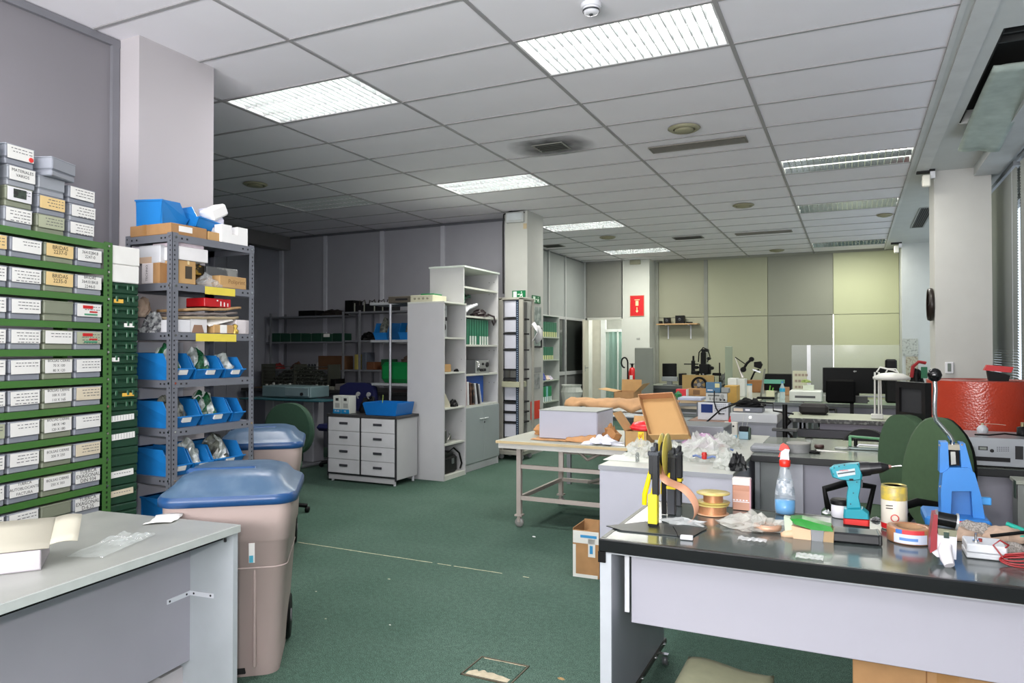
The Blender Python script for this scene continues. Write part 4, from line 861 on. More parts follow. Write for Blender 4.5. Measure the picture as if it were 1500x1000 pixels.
for z in (1.75, 1.3, .95, .6): pg.cyl((X1-.05, Y1-.0205, z), (X1-.05, Y1-.022, z), .004, n=6)
t.p('peg_hole', pg, INK, kind='stuff')
# contents
b = T('speaker_panel', 'grey metal panel with round speaker on the bookcase upper shelf', 'equipment', (-4.06, 6.76, SBZ[0]+.0095))
b.p('panel_body', MB().box(-.12, -.06, 0, .04, .06, .35, .004), mat('#9a9da0', .35, .5)); b.p('speaker_cone', MB().lathe([(.045, 0), (.04, .008), (.01, -.002)], (.041, -.02, .11), 20, 'x'), BLACK)
b.p('knob', MB().lathe([(.02, 0), (.016, .012), (.002, .013)], (.041, -.02, .30), 14, 'x'), INK); b.p('square_switch', MB().box(.04, .02, .18, .047, .045, .22), INK)
single('tan_component_box', MB().box(-.10, -.09, 0, .07, .09, .085, .006), mat('#b08b59', .7), 'small tan box on the second shelf of the short bookcase', 'box', (-4.08, 6.80, SBZ[1]+.0095))
single('black_connector', MB().blob((0, 0, 0), .06, .05, .03, 41), BLACK, 'small black connector lying right of the tan box', 'connector', (-3.99, 6.97, SBZ[1]+.0095))
q = MB().prism([(-.09, 0), (.09, 0), (.09, .03), (-.0, .14), (-.09, .22)], 'x', -.08, .04); single('cream_instrument', q, mat('#c2bda8', .5), 'cream wedge shaped instrument on the third bookcase shelf', 'equipment', (-4.04, 6.76, SBZ[2]+.0095))
single('black_pouch', MB().blob((0, 0, 0), .09, .13, .08, 43, .15), BLACK, 'small black pouch beside the cream wedge instrument', 'pouch', (-4.02, 6.955, SBZ[2]+.0095))
b = T('terminal_block', 'grey metal fittings cluster on the fourth bookcase shelf', 'fitting', (-4.03, 6.80, SBZ[3]+.0095)); b.p('block_body', MB().box(-.05, -.10, 0, .03, -.02, .14, .006), mat('#4c4f49', .4)); b.p('wire_loops', MB().tube([(0.03, -.02, .02), (.04, .03, .08), (.03, .06, .03), (.02, .08, .07), (.02, .04, .11)], .008), mat('#9a9a96', .3, .5))
b = T('camera_bag', 'black camera bag with strap on the bookcase bottom shelf', 'bag', (-4.05, 6.88, .051)); b.p('bag_body', MB().box(-.11, -.19, 0, .05, .14, .19, .025), mat('#0d0d0f', .6)); b.p('bag_flap', MB().box(-.11, -.17, .18, .055, .05, .24, .02), mat('#101012', .5)); b.p('strap', MB().tube([(.04, -.10, .22), (.04, .06, .27), (.05, .17, .20), (.06, .21, .08), (.05, .19, .02)], .010, flat=.5), BLACK); b.p('buckle', MB().box(.05, .0, .10, .058, .05, .16, .004), mat('#8f9193', .3, .7))
# on top
t2 = W_('rack_instrument', 'beige rack instrument with dark side lying on the short bookcase top', 'equipment', (-4.4, 6.8, ZB)); p0 = -4.66
t2.p('instrument_body', MB().box(-4.72, 6.70, ZB+.001, -4.42, 6.98, ZB+.075, .004), mat('#5a544a', .4)); t2.p('front_fascia', MB().box(-4.42, 6.695, ZB+.001, -4.13, 6.99, ZB+.078, .004), mat('#b9b7a0', .45))
t2.p('side_vent', MB().box(-4.62, 6.698, ZB+.028, -4.46, 6.701, ZB+.05), INK)
for k in range(4): t2.p('knob', MB().cyl((-4.36+k*.055, 6.695, ZB+.04), (-4.36+k*.055, 6.683, ZB+.04), .012, n=10), mat('#8d8a78', .5))
single('green_folder', MB().box(-.1, -.09, 0, .07, .09, .02, .003), mat('#0d6b3a', .5), 'green folder on top of the beige rack instrument', 'folder', (-4.24, 6.87, ZB+.08))
# ---- tall white bookcase with cupboard
t = W_('tall_bookcase', 'tall white bookcase with binders and a grey two door cupboard below', 'bookcase', (-4.25, 7.6, 0)); X0, X1, Y0, Y1, ZB2 = -4.45, -4.0, 7.15, 8.04, 2.37
t.p('side_panel', MB().box(X0, Y0, 0, X1, Y0+.02, ZB2-.02, .001), SHW); t.p('side_panel', MB().box(X0, Y1-.02, 0, X1, Y1, ZB2-.02, .001), SHW)
t.p('top_panel', MB().box(X0-.01, Y0-.01, ZB2-.02, X1+.015, Y1+.01, ZB2, .001), mat('#c3cbc4', .5)); t.p('back_panel', MB().box(X0, Y0+.02, 0, X0+.01, Y1-.02, ZB2-.02), SHW); t.p('plinth', MB().box(X0, Y0+.02, 0, X1-.01, Y1-.02, .09), mat('#bfc2c4', .5))
TBZ = [pX(705, y, X1).z for y in (424, 465, 506, 548, 593)]
for z in TBZ: t.p('shelf', MB().box(X0+.01, Y0+.02, z-.011, X1-.004, Y1-.02, z+.011), EDG)
DG = mat('#9aa3a3', .45, var=.02); ymid = pX(707, 640, X1).y
for a, b_, hy in ((Y0+.022, ymid-.003, ymid-.06), (ymid+.003, Y1-.003, ymid+.06)):
    d_ = t.p('door', MB().box(X1-.004, a, .095, X1+.014, b_, TBZ[4]-.012, .002), DG)
    h_ = MB().box(X1+.014, hy-.045, .585, X1+.03, hy+.045, .597, .003); h_.v = [tuple(t.inv @ Vector(v)) for v in h_.v]; obj('handle', h_, mat('#d5dad8', .3), d_)
t.p('lock', MB().cyl((X1+.014, ymid+.02, .545), (X1+.018, ymid+.02, .545), .010, n=12), INK)
pg = MB()
for z in (2.25, 2.12, 2.1, 1.78, 1.4, 1.0): pg.cyl((X1-.05, Y1-.0205, z), (X1-.05, Y1-.022, z), .005, n=6).cyl((X1-.12, Y1-.0205, z), (X1-.12, Y1-.022, z), .005, n=6)
t.p('peg_hole', pg, INK, kind='stuff')
BG = mat('#1d6148', .4, var=.08)
zb_ = TBZ[2]+.0115
for k in range(10):
    y = 7.24 + k*.062
    b = T('ring_binder', '%s green binder from the left on the middle shelf' % ORD[k].replace('first', 'first'), 'binder', (X1-.03, y, zb_), 0, 'green binders in the tall bookcase')
    b.p('binder_body', MB().box(-.26, -.027, 0, .0, .027, .30, .004), BG); b.p('spine_ridge', MB().box(0, -.010, .02, .002, .010, .285), mat('#2b7a5c', .4))
    if k in (2, 3, 4, 6, 7, 8, 9): b.p('spine_label', MB().box(.0005, -.018, .0, .0035, .018, .10), mat('#cfd6cf', .6))
single('green_folder', MB().box(-.2, -.015, 0, .0, .015, .30, .003), GREENP, 'green folder standing at the left of the second shelf', 'folder', (X1-.02, 7.20, TBZ[1]+.0115))
for k, (hh, sh, yy, zz_, lb) in enumerate((('#d8dadf', (.22, .28, .10), 7.33, 0, 'sheaf of white papers slumped on the upper bookcase shelf'), ('#1e4a36', (.1, .2, .07), 7.30, .13, 'dark green booklet sticking up behind the white papers'))):
    q = MB().grid(lambda u, v, s=sh, k=k: ((u-.5)*s[0], (v-.5)*s[1], .01 + s[2]*(v)**(.6) + .02*noise.noise(Vector((u*4, v*5, k))) ), 8, 10, thick=.03)
    single('paper_sheaf', q, mat(hh, .7, var=.06, scale=30), lb, 'papers', (X1-.14, yy+.08, TBZ[1]+.055+zz_))
single('dark_cable_bundle', MB().blob((0, 0, 0), .2, .25, .09, 47, .25).tube([(.06, .10, .04), (.125, .15, .01), (.13, .17, -.05), (.125, .14, -.09), (.12, .11, -.04)], .012), mat('#2a1f22', .4), 'dark cable bundle hanging over the upper bookcase shelf', 'cable', (X1-.10, 7.72, TBZ[1]+.0115))
b = T('bench_instrument', 'grey bench instrument with dials on the fourth bookcase shelf', 'equipment', (X1-.02, 7.6, TBZ[3]+.0115)); b.p('instrument_body', MB().box(-.34, -.33, 0, -.01, .22, .16, .004), mat('#3e4044', .4)); b.p('front_panel', MB().box(-.01, -.12, 0, .0, .22, .155, .002), mat('#9da0a0', .35, .4))
for y, z, r in ((.10, .04, .017), (.05, .04, .017), (.0, .04, .017), (.16, .10, .03), (.05, .11, .014), (-.06, .05, .02)): b.p('knob', MB().cyl((0, y, z), (.016, y, z), r, n=14), INK)
b.p('scale_window', MB().box(0, -.08, .09, .003, -.02, .13), mat('#c9cac4', .4)); b.p('handle', MB().tube([(0, -.10, .02), (.03, -.10, .03), (.03, -.10, .13), (0, -.10, .14)], .006), CHROME)
single('blue_backdrop_folder', MB().box(-.02, -.30, 0, .0, .30, .33, .002), mat('#0f56b3', .4), 'large blue folder standing behind the magazines', 'folder', (X1-.15, 7.62, TBZ[4]+.0115))
for k, (y, hh, wv, hz, lean, lab) in enumerate(((7.20, '#7a2a2a', .02, .30, 0, 'dark red book at the left of the magazine shelf'), (7.235, '#b98f8f', .03, .31, 0, 'pinkish book next to the dark red one'), (7.29, '#d8d8da', .05, .27, -.04, 'thick white folder leaning on the pinkish book'), (7.37, '#4a2f27', .03, .26, -.10, 'brown magazine leaning right of the white folder'), (7.44, '#1d1a1c', .04, .25, -.16, 'black fronted magazine in the leaning row'), (7.51, '#cfcfd2', .03, .25, -.20, 'white magazine in the leaning row'), (7.57, '#232126', .025, .25, -.24, 'dark magazine near the right of the leaning row'), (7.62, '#c4c4c9', .02, .24, -.26, 'last pale magazine leaning before the blue folder'))):
    q = MB(); q.M = Matrix.Rotation(-lean if 0 else lean*-1, 4, 'X'); q.box(-.12, -wv/2, 0, .0, wv/2, hz, .002)
    single('magazine', q, mat(hh, .5, h2='#8d6a55' if k in (3, 4) else None, thr=(.5, .6), scale=18), lab, 'book', (X1-.015, y, TBZ[4]+.012+(.004 if lean else 0)), group='books and magazines in the tall bookcase')
# ---- open equipment rack
t = W_('equipment_rack', 'tall beige open equipment rack on castors by the middle column', 'rack', (-3.95, 8.37, 0)); X0, X1, Y0, Y1, ZR = -4.16, -3.78, 8.30, 8.66, 2.07
RB = mat('#a6a49a', .45, .2); RDK = mat('#16263a', .4)
t.p('frame_post', MB().box(X0+.01, Y0, .09, X0+.09, Y0+.03, ZR, .003), RB); t.p('frame_post', MB().box(X1-.06, Y0, .09, X1, Y0+.03, ZR, .003), RB); t.p('frame_post', MB().box(X1-.03, Y1-.03, .09, X1, Y1, ZR, .003), RB); t.p('frame_post', MB().box(X0, Y1-.03, .09, X0+.03, Y1, ZR, .003), RB)
t.p('top_frame', MB().box(X0, Y0, ZR-.02, X1, Y1, ZR+.01, .003), RB); t.p('base_frame', MB().box(X0, Y0-.02, .07, X1, Y1, .12, .003), RB)
rs = t.p('perforated_rail', MB().box(X1-.105, Y0+.01, .12, X1-.062, Y0+.02, ZR-.03), RDK); q = MB()
for k in range(70): q.box(X1-.09, Y0+.0085, .14+k*.027, X1-.080, Y0+.0098, .152+k*.027)
q.v = [tuple(t.inv @ Vector(v)) for v in q.v]; obj('slot_holes', q, mat('#9fb0c4', .4), rs)['kind'] = 'stuff'
zsr = [pY(755, y, Y0+.02).z for y in (466, 488, 512, 541, 555, 589, 604, 619)]
for z in zsr: t.p('tray', MB().box(X0+.0, Y0+.02, z-.014, X1-.06, Y1-.03, z+.006), INK)
for k, (a, b_) in enumerate(((440, 464), (468, 486), (490, 510), (514, 540), (566, 586), (592, 602), (606, 617), (621, 640), (644, 656))):
    z1, z0 = pY(755, a, Y0+.03).z, pY(755, b_, Y0+.03).z
    t.p('white_panel', MB().box(X0+.105, Y0+.03, z0, X1-.108, Y0+.20, z1, .002), mat('#c6c7d2', .5, var=.04))
t.p('cream_module', MB().box(X0+.09, Y0-.03, pY(755, 567, Y0).z, X1-.04, Y0+.2, pY(755, 559, Y0).z, .003), mat('#a8a88f', .5))
for x, y in ((X0+.05, Y0+.05), (X1-.05, Y0+.05), (X0+.05, Y1-.05), (X1-.05, Y1-.05)):
    t.p('castor', MB().lathe([(.012, -.012), (.034, -.012), (.036, 0), (.034, .012), (.012, .012)], (x, y, .037), 16, 'y').box(x-.012, y-.016, .04, x+.012, y+.016, .075), mat('#9a9c9c', .4))
# exit sign on the rack top
def exit_sign(name, lab, x, y, z, w, h, ang=0, loc_n='y'):
    t = T(name, lab, 'sign', (x, y, z), ang); t.p('sign_plate', MB().box(-w/2, -.003, 0, w/2, .003, h), mat('#116b41', .35))
    s = MB(); s.box(w*.10, -.0045, h*.28, w*.16, -.003, h*.5); s.M = Matrix.Translation((w*.2, -.0035, h*.5))
    s.cyl((0.0, -.001, h*.28), (0, .0, h*.28), h*.08, n=10).prism([(-.10*w, -.05*h), (.02*w, .12*h), (.08*w, .05*h), (.10*w, -.02*h), (.06*w, -.03*h), (.10*w, -.38*h), (.05*w, -.38*h), (0, -.12*h), (-.10*w, -.35*h), (-.14*w, -.30*h), (-.06*w, -.06*h)], 'y', -.0015, 0)
    t.p('running_figure', s, mat('#d9ecdc', .5)); t.p('doorway_symbol', MB().box(-w*.42, -.0045, h*.12, -w*.16, -.003, h*.88), mat('#d9ecdc', .5))
    t.p('arrow', MB().prism([(-w*.10, h*.45), (w*.02, h*.45), (w*.02, h*.38), (w*.08, h*.5), (w*.02, h*.62), (w*.02, h*.55), (-w*.10, h*.55)], 'y', -.0045, -.003), mat('#d9ecdc', .5)); return t
exit_sign('exit_sign', 'green emergency exit sign with running figure on the rack top', -3.93, 8.50, ZR+.012, .19, .10)
# on the column's right face (faces +X): rotate 90 degrees
def on_col(px0, px1, py0, py1, X=-3.899):
    a, b_ = pX(px0, py0, X), pX(px1, py1, X); return (a.y+b_.y)/2, min(a.z, b_.z), abs(b_.y-a.y), abs(a.z-b_.z)
y_, z_, w_, h_ = on_col(779, 791, 432, 445); exit_sign('exit_sign', 'green exit sign with left arrow on the middle column side face', -3.893, y_, z_, w_, h_, PI/2)
POS = [(778, 792, 448, 476, 'photo_poster', 'grey scenic poster below the exit sign on the middle column', '#77837e', '#a9b2ad'), (778, 792, 480, 508, 'framed_picture', 'dark framed picture on the middle column side face', '#7f8f88', '#a7b3a9'), (779, 792, 538, 545, 'notice_card', 'small grey notice card on the middle column', '#8d8f8e', None), (780, 790, 548, 569, 'notice_card', 'grey two part notice sheet on the middle column', '#9a9d9c', '#6f7372'), (775, 790, 588, 612, 'red_notice', 'bright red notice sheet low on the middle column', '#e0402c', None)]
for a, b_, c_, d_, nm, lb, h1, h2_ in POS:
    y_, z_, w_, h_ = on_col(max(a, 777), b_, c_, d_)
    s_ = T(nm, lb, 'poster', (-3.893, y_, z_), PI/2); s_.p('print', MB().box(-w_/2, -.002, 0, w_/2, .003, h_), mat(h1, .6, h2=h2_, thr=(.45, .6), scale=9) if h2_ else mat(h1, .6))
    if nm == 'framed_picture': s_.p('picture_frame', MB().frame(-w_/2-.01, -.01, w_/2+.01, h_+.01, -.014, .003, .022), INK)
single('hanging_cloth', MB().grid(lambda u, v: (.03*noise.noise(Vector((u*2, v*3, 0)))+.06*math.sin(v*PI), (u-.5)*.22, -v*.22+.03*math.sin(u*6)), 6, 8, thick=.01), mat('#c9c9cc', .8), 'white cloth hanging from the rack corner', 'cloth', (-3.72, 8.55, pX(772, 480, -3.78).z+.05))
# cable conduit, emergency light, round plate on the middle column front
t = T('emergency_light', 'grey emergency light unit at the top of the middle column', 'light', (0, 0, 0)); t.local = False; a, b_ = pY(742, 312, 8.69), pY(768, 325, 8.69)
t.p('housing', MB().box(a.x, 8.655, b_.z, b_.x, 8.699, a.z, .008), mat('#b9bcbc', .5)); t.p('diffuser', MB().box(a.x+.02, 8.645, b_.z+.03, b_.x-.02, 8.656, a.z-.02, .004), mat('#c9cfd2', .3))
single('wall_plate', MB().box(-.025, -.006, -.035, .025, .006, .035, .003), mat('#b9a888', .6), 'small tan plate below the emergency light on the middle column', 'plate', tuple(pY(769, 331, 8.69)))
single('wall_cable', MB().tube([tuple(pY(768, 311, 8.68)), tuple(pY(747, 310, 8.68)), tuple(pY(738, 314, 8.68)), tuple(pY(737, 330, 8.68)), tuple(pY(737.5, 430, 8.68))], .011), INK, 'black cable running down the left edge of the middle column', 'cable')
# ---- binder shelves in the recess
t = W_('binder_shelving', 'pale shelf unit of green binders behind the middle column', 'bookcase', (-4.95, 11.7, 0)); X0, X1, Y0, Y1, Z2 = -5.075, -4.80, 11.0, 12.13, 2.0
SHG = mat('#b5bab6', .5)
t.p('side_panel', MB().box(X0, Y1-.02, 0, X1, Y1, Z2), SHG); t.p('side_panel', MB().box(X0, Y0, 0, X1, Y0+.02, Z2), SHG); t.p('top_panel', MB().box(X0, Y0, Z2, X1, Y1, Z2+.02), SHG); t.p('back_panel', MB().box(X0, Y0+.02, 0, X0+.01, Y1-.02, Z2), SHG)
BZ = [pX(806, y, X1).z for y in (494, 527, 557, 588)]
for z in BZ + [.12]: t.p('shelf', MB().box(X0+.01, Y0+.02, z-.012, X1, Y1-.02, z+.008), mat('#a3ab9f', .5))
for r, (z, n0, hgt) in enumerate(((BZ[0], 8, .26), (BZ[1], 6, .22), (BZ[3], 5, .26))):
    for k in range(n0):
        y = 11.42 + k*.082
        b = T('ring_binder', '%s green binder on the %s recess shelf' % (ORD[k], ('upper', 'second', 'lowest visible')[r]), 'binder', (X1-.012, y, z+.009), 0, 'green binders in the recess shelving')
        b.p('binder_body', MB().box(-.22, -.036, 0, 0, .036, hgt, .003), BG if r < 2 else mat('#1c7a4c' if k != 2 else '#7fb2b8', .4)); b.p('spine_label', MB().box(.0005, -.022, .0, .003, .022, hgt*.33), mat('#cfcf96' if r < 2 else '#dfe6e6', .6))
for k, (hh, dy, lab) in enumerate((('#3c4a8c', 0, 'blue boxy item on the recess shelf of loose papers'), ('#cbb9a9', .16, 'beige papers on the recess shelf'), ('#b9b2c4', .30, 'lilac packet on the recess shelf'))): single('loose_item', MB().blob((0, 0, 0), .16, .17, .07+.05*(k == 0), 50+k, .2), mat(hh, .6), lab, 'packet', (X1-.10, 11.55+dy, BZ[2]+.009))
t = T('clear_waste_bag', 'clear plastic bin bag standing by the recess partition', 'bag', (-4.75, 12.62, .0)); t.p('bag_body', MB().rings([[(r*math.cos(a)*(1+.1*noise.noise(Vector((a, z*4, 1)))), r*math.sin(a)*(1+.1*noise.noise(Vector((a, z*4, 5)))), z) for a in [2*PI*i/16 for i in range(16)]] for r, z in ((.13, 0), (.15, .15), (.17, .45), (.20, .60), (.21, .63), (.17, .72), (.2, .76))], True, False, False), mat('#cfd3cc', .25, alpha=.6, bump=.6, bscale=12))
t.p('rubbish', MB().blob((0, 0, .02), .22, .22, .25, 61, .3), mat('#6b4a48', .7, h2='#b8bcb4', thr=(.45, .6)))
# ---- back wall things around the far column
t = W_('fire_sign', 'red fire extinguisher sign on the far column', 'sign', (-4.05, 14.4, 1.9)); a, b_ = pY(923.5, 433.5, 14.41), pY(943, 462, 14.41)
t.p('sign_plate', MB().box(a.x, 14.405, b_.z, b_.x, 14.416, a.z), mat('#c2151c', .4)); t.p('border', MB().frame(a.x-.008, b_.z-.008, b_.x+.008, a.z+.008, 14.403, 14.416, .012), mat('#b9593f', .5))
xm = (a.x+b_.x)/2; zm = (a.z+b_.z)/2
t.p('extinguisher_symbol', MB().box(xm-.03, 14.402, zm+.0, xm+.03, 14.405, zm+.10, .001).box(xm-.05, 14.402, zm+.115, xm+.055, 14.405, zm+.13).prism([(xm-.03, zm-.10), (xm+.03, zm-.10), (xm, zm-.145)], 'y', 14.402, 14.405).box(xm-.008, 14.402, zm-.10, xm+.008, 14.405, zm-.03), mat('#e3cf9a', .5))
single('emergency_light', MB().box(-.11, -.05, -.06, .11, .0, .03, .006), mat('#8f8e78', .5), 'small cream emergency light high on the far column', 'light', tuple(pY(931, 383, 14.42)))
single('wall_socket', MB().box(-.035, -.008, -.02, .035, .0, .02, .002), mat('#9d9f9a', .5), 'small grey socket plate halfway up the far column', 'socket', tuple(pY(935, 496, 14.42)))
# extinguisher
e0 = pY(927, 548, 14.2); t = T('fire_extinguisher', 'red fire extinguisher standing before the far column', 'extinguisher', (e0.x, 14.15, .62))
t.p('cylinder', MB().lathe([(.05, 0), (.075, .02), (.075, .34), (.05, .42), (.02, .44)], n=20), RED); t.p('valve', MB().lathe([(.02, .44), (.022, .48), (.03, .50), (.01, .52)], n=12).box(-.05, -.01, .50, .05, .01, .515), BLACK); t.p('label', MB().box(-.03, -.0775, .14, .03, -.07, .28), PAPER)
single('extinguisher_stand', MB().box(-.08, -.08, 0, .08, .08, .615, .01), mat('#8a8c88', .6), 'low grey pedestal under the red extinguisher', 'pedestal', (e0.x, 14.15, 0))
a = pY(919.5, 530, 13.85); t = T('hooked_stand', 'black upright pole with a round hook beside the extinguisher', 'stand', (a.x, 13.85, 0))
hk = [( .0, 0, .03), (0, 0, 1.12)] ; cx_ = -.055
pts = [(0, 0, .03), (0, 0, .9)] + [(-.065+.065*math.cos(q), 0, 1.16+.10*math.sin(q)) for q in [math.radians(v) for v in range(0, 300, 25)]]
t.p('pole', MB().tube(pts, .016), BLACK); t.p('base_disc', MB().lathe([(.09, 0), (.09, .02), (.02, .03)], n=24), BLACK)
# grey partition screens standing on edge
for px0, px1, pt, pb, Y, lab, hh in ((930, 957, 509, 570, 13.4, 'grey fabric screen panel standing before the far column', '#7d817a'), (1062, 1073, 507, 560, 13.6, 'narrow pale green screen panel behind the microscope bench', '#8f9a87')):
    a, b_ = pY(px0, pt, Y), pY(px1, pb, Y); single('screen_panel', MB().box(-(b_.x-a.x)/2, -.02, 0, (b_.x-a.x)/2, .02, a.z, .01), mat(hh, .8, var=.03), lab, 'screen', ((a.x+b_.x)/2, Y, 0))
# wall shelf
t = W_('wall_shelf', 'wooden wall shelf on white brackets at the back wall', 'shelf', (-3.3, 14.75, 1.93)); a, b_ = pY(962, 475, 14.66), pY(1022, 475, 14.66)
t.p('shelf_board', MB().box(a.x, 14.62, 1.925, b_.x, 14.895, 1.95), mat('#a8865c', .5, var=.1, scale=9))
for px in (979, 1012): x = pY(px, 480, 14.89).x; t.p('bracket', MB().box(x-.012, 14.64, 1.912, x+.012, 14.895, 1.925).box(x-.012, 14.88, 1.64, x+.012, 14.895, 1.925), WHITE)
for px0, px1, py, lab in ((965, 969, 470, 'tiny dark speaker at the left end of the wall shelf'), (972, 981, 465, 'small black speaker on the wall shelf'), (989, 1002, 462, 'black box shaped speaker on the wall shelf'), (1005, 1013, 472.5, 'low black gadget at the right on the wall shelf')):
    a, b_ = pY(px0, py, 14.7), pY(px1, 475, 14.7); h_ = a.z - 1.951
    s_ = T('small_speaker', lab, 'speaker', ((a.x+b_.x)/2, 14.76, 1.951)); s_.p('cabinet', MB().box(-(b_.x-a.x)/2, -.06, 0, (b_.x-a.x)/2, .06, max(h_, .03), .004), BLACK)
    if px0 in (972, 989): s_.p('front_grille', MB().lathe([(.03, 0), (.028, -.004), (.01, .0)], (0, -.061, h_*.5), 14, 'y'), DGREY)
# ---- dim left corner: wall shelving and bench
DS = mat('#7d7f85', .45, .3)
t = W_('wall_rack_shelving', 'long metal rail shelving along the dim middle wall', 'shelving', (-7.7, 8.9, 0))
for px in (397, 503): x = pY(px, 480, 8.72).x; t.p('upright', MB().box(x-.012, 8.70, .9, x+.012, 8.73, 1.99), DS); t.p('upright', MB().box(x-.012, 9.03, .9, x+.012, 9.06, 1.99), DS)
for z in (1.925, 1.525, 1.09): t.p('shelf', MB().box(-8.5, 8.72, z-.012, -6.97, 9.05, z+.012), DS)
t = W_('wall_rack_shelving', 'metal rail shelving right of the long one on the dim wall', 'shelving', (-6.4, 8.9, 0))
x = pY(527, 480, 8.72).x
for xx in (x, -5.3): t.p('upright', MB().box(xx-.012, 8.70, .9, xx+.012, 8.73, 2.0), DS); t.p('upright', MB().box(xx-.012, 9.03, .9, xx+.012, 9.06, 2.0), DS)
for z in (1.97, 1.54, 1.10): t.p('shelf', MB().box(-6.93, 8.72, z-.012, -5.25, 9.05, z+.012), DS)
def dim(name, lab, cat_, px0, px1, pyt, z, m, Y=8.8, d=.22, grp=None, shape='box', h=None):
    a, b_ = pY(px0, pyt, Y), pY(px1, pyt, Y); h_ = h or a.z - z; wv = b_.x-a.x; t = T(name, lab, cat_, ((a.x+b_.x)/2, Y+d/2, z), 0, grp)
    if shape == 'box': t.p('body', MB().box(-wv/2, -d/2, 0, wv/2, d/2, h_, .004), m)
    else: t.p('body', MB().blob((0, 0, 0), wv, d, h_, px0, .2), m)
    return t
z = 1.538
for k in range(7):
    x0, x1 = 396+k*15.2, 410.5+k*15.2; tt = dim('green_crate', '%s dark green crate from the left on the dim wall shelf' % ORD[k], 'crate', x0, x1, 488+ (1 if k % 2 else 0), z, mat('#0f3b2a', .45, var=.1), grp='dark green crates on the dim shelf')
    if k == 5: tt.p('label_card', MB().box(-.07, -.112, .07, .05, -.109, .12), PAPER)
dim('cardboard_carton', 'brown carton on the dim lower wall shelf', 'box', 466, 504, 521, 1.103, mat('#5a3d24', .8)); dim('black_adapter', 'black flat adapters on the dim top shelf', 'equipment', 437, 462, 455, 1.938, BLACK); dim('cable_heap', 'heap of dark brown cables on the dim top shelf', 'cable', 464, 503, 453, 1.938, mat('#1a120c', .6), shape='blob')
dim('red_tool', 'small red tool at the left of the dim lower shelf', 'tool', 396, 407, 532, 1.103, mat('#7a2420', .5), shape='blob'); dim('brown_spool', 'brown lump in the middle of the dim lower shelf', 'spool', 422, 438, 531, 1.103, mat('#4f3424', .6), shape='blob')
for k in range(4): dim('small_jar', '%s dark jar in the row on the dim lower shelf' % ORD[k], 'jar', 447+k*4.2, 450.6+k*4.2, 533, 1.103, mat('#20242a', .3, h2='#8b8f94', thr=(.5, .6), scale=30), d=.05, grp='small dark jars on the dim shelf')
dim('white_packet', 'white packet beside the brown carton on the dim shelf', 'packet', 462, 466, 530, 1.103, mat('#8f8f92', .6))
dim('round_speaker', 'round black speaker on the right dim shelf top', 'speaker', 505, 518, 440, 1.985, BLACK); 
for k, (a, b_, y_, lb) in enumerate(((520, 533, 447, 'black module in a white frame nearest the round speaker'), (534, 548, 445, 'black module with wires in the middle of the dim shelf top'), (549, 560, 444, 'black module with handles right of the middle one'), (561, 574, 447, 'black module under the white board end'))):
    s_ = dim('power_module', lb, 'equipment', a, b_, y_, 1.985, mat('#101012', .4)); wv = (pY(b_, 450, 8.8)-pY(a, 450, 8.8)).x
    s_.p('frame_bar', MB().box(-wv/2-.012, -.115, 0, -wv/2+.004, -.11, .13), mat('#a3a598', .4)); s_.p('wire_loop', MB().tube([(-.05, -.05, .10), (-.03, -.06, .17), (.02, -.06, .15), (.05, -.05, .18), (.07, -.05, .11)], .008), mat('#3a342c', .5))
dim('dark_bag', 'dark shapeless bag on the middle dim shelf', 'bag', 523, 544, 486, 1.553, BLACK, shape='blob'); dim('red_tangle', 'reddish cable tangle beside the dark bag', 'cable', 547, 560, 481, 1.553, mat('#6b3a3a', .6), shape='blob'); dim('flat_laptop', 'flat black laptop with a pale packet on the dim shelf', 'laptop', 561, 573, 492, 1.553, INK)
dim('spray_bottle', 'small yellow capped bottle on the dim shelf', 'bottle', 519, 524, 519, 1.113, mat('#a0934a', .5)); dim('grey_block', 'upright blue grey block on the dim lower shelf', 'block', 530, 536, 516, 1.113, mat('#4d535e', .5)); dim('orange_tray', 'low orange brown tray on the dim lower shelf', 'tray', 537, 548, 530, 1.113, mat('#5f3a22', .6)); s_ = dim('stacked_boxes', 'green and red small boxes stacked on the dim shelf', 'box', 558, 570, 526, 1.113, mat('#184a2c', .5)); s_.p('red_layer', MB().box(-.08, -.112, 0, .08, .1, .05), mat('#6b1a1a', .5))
# bench with dark junk
t = W_('dim_workbench', 'dark topped workbench under the dim wall shelving', 'bench', (-7.3, 8.5, 0)); t.p('worktop', MB().box(-8.45, 8.15, .79, -5.15, 9.05, .83, .004), mat('#2a2a2c', .4)); t.p('grey_panel', MB().box(-8.3, 8.25, .0, -5.95, 8.28, .79), mat('#5a5c66', .6)); t.p('side_panel', MB().box(-5.95, 8.2, 0, -5.92, 9.0, .79), mat('#6a6c74', .6)); t.p('side_panel', MB().box(-8.4, 8.2, 0, -8.37, 9.0, .79), mat('#6a6c74', .6))
t = T('card_frame', 'wire card frame full of dark electronic boards on the dim bench', 'equipment', (-7.55, 8.55, .831))
for k in range(6): t.p('wire_rail', MB().cyl((-.72, -.12, .05+k*.055), (.55, -.12, .05+k*.055), .006, n=6), mat('#6b6e68', .35, .7))
[t.p('frame_side', MB().box(x, -.14, 0, x+.02, .14, .36), mat('#55584f', .4, .5)) for x in (-.74, -.1, .55)]; t.p('board_mass', MB().blob((-.05, .02, 0), 1.2, .25, .30, 71, .12, 5, nu=30, nv=10), mat('#23261f', .4, h2='#80857a', thr=(.56, .66), scale=45))
q = MB()
for k in range(14): x = -.65+k*.09+rnd.uniform(-.03, .03); q.box(x, -.16, .0, x+.03, -.13, .04+rnd.uniform(0, .04), .004)
t.p('pale_connectors', q, mat('#c9ccc6', .3), kind='stuff')
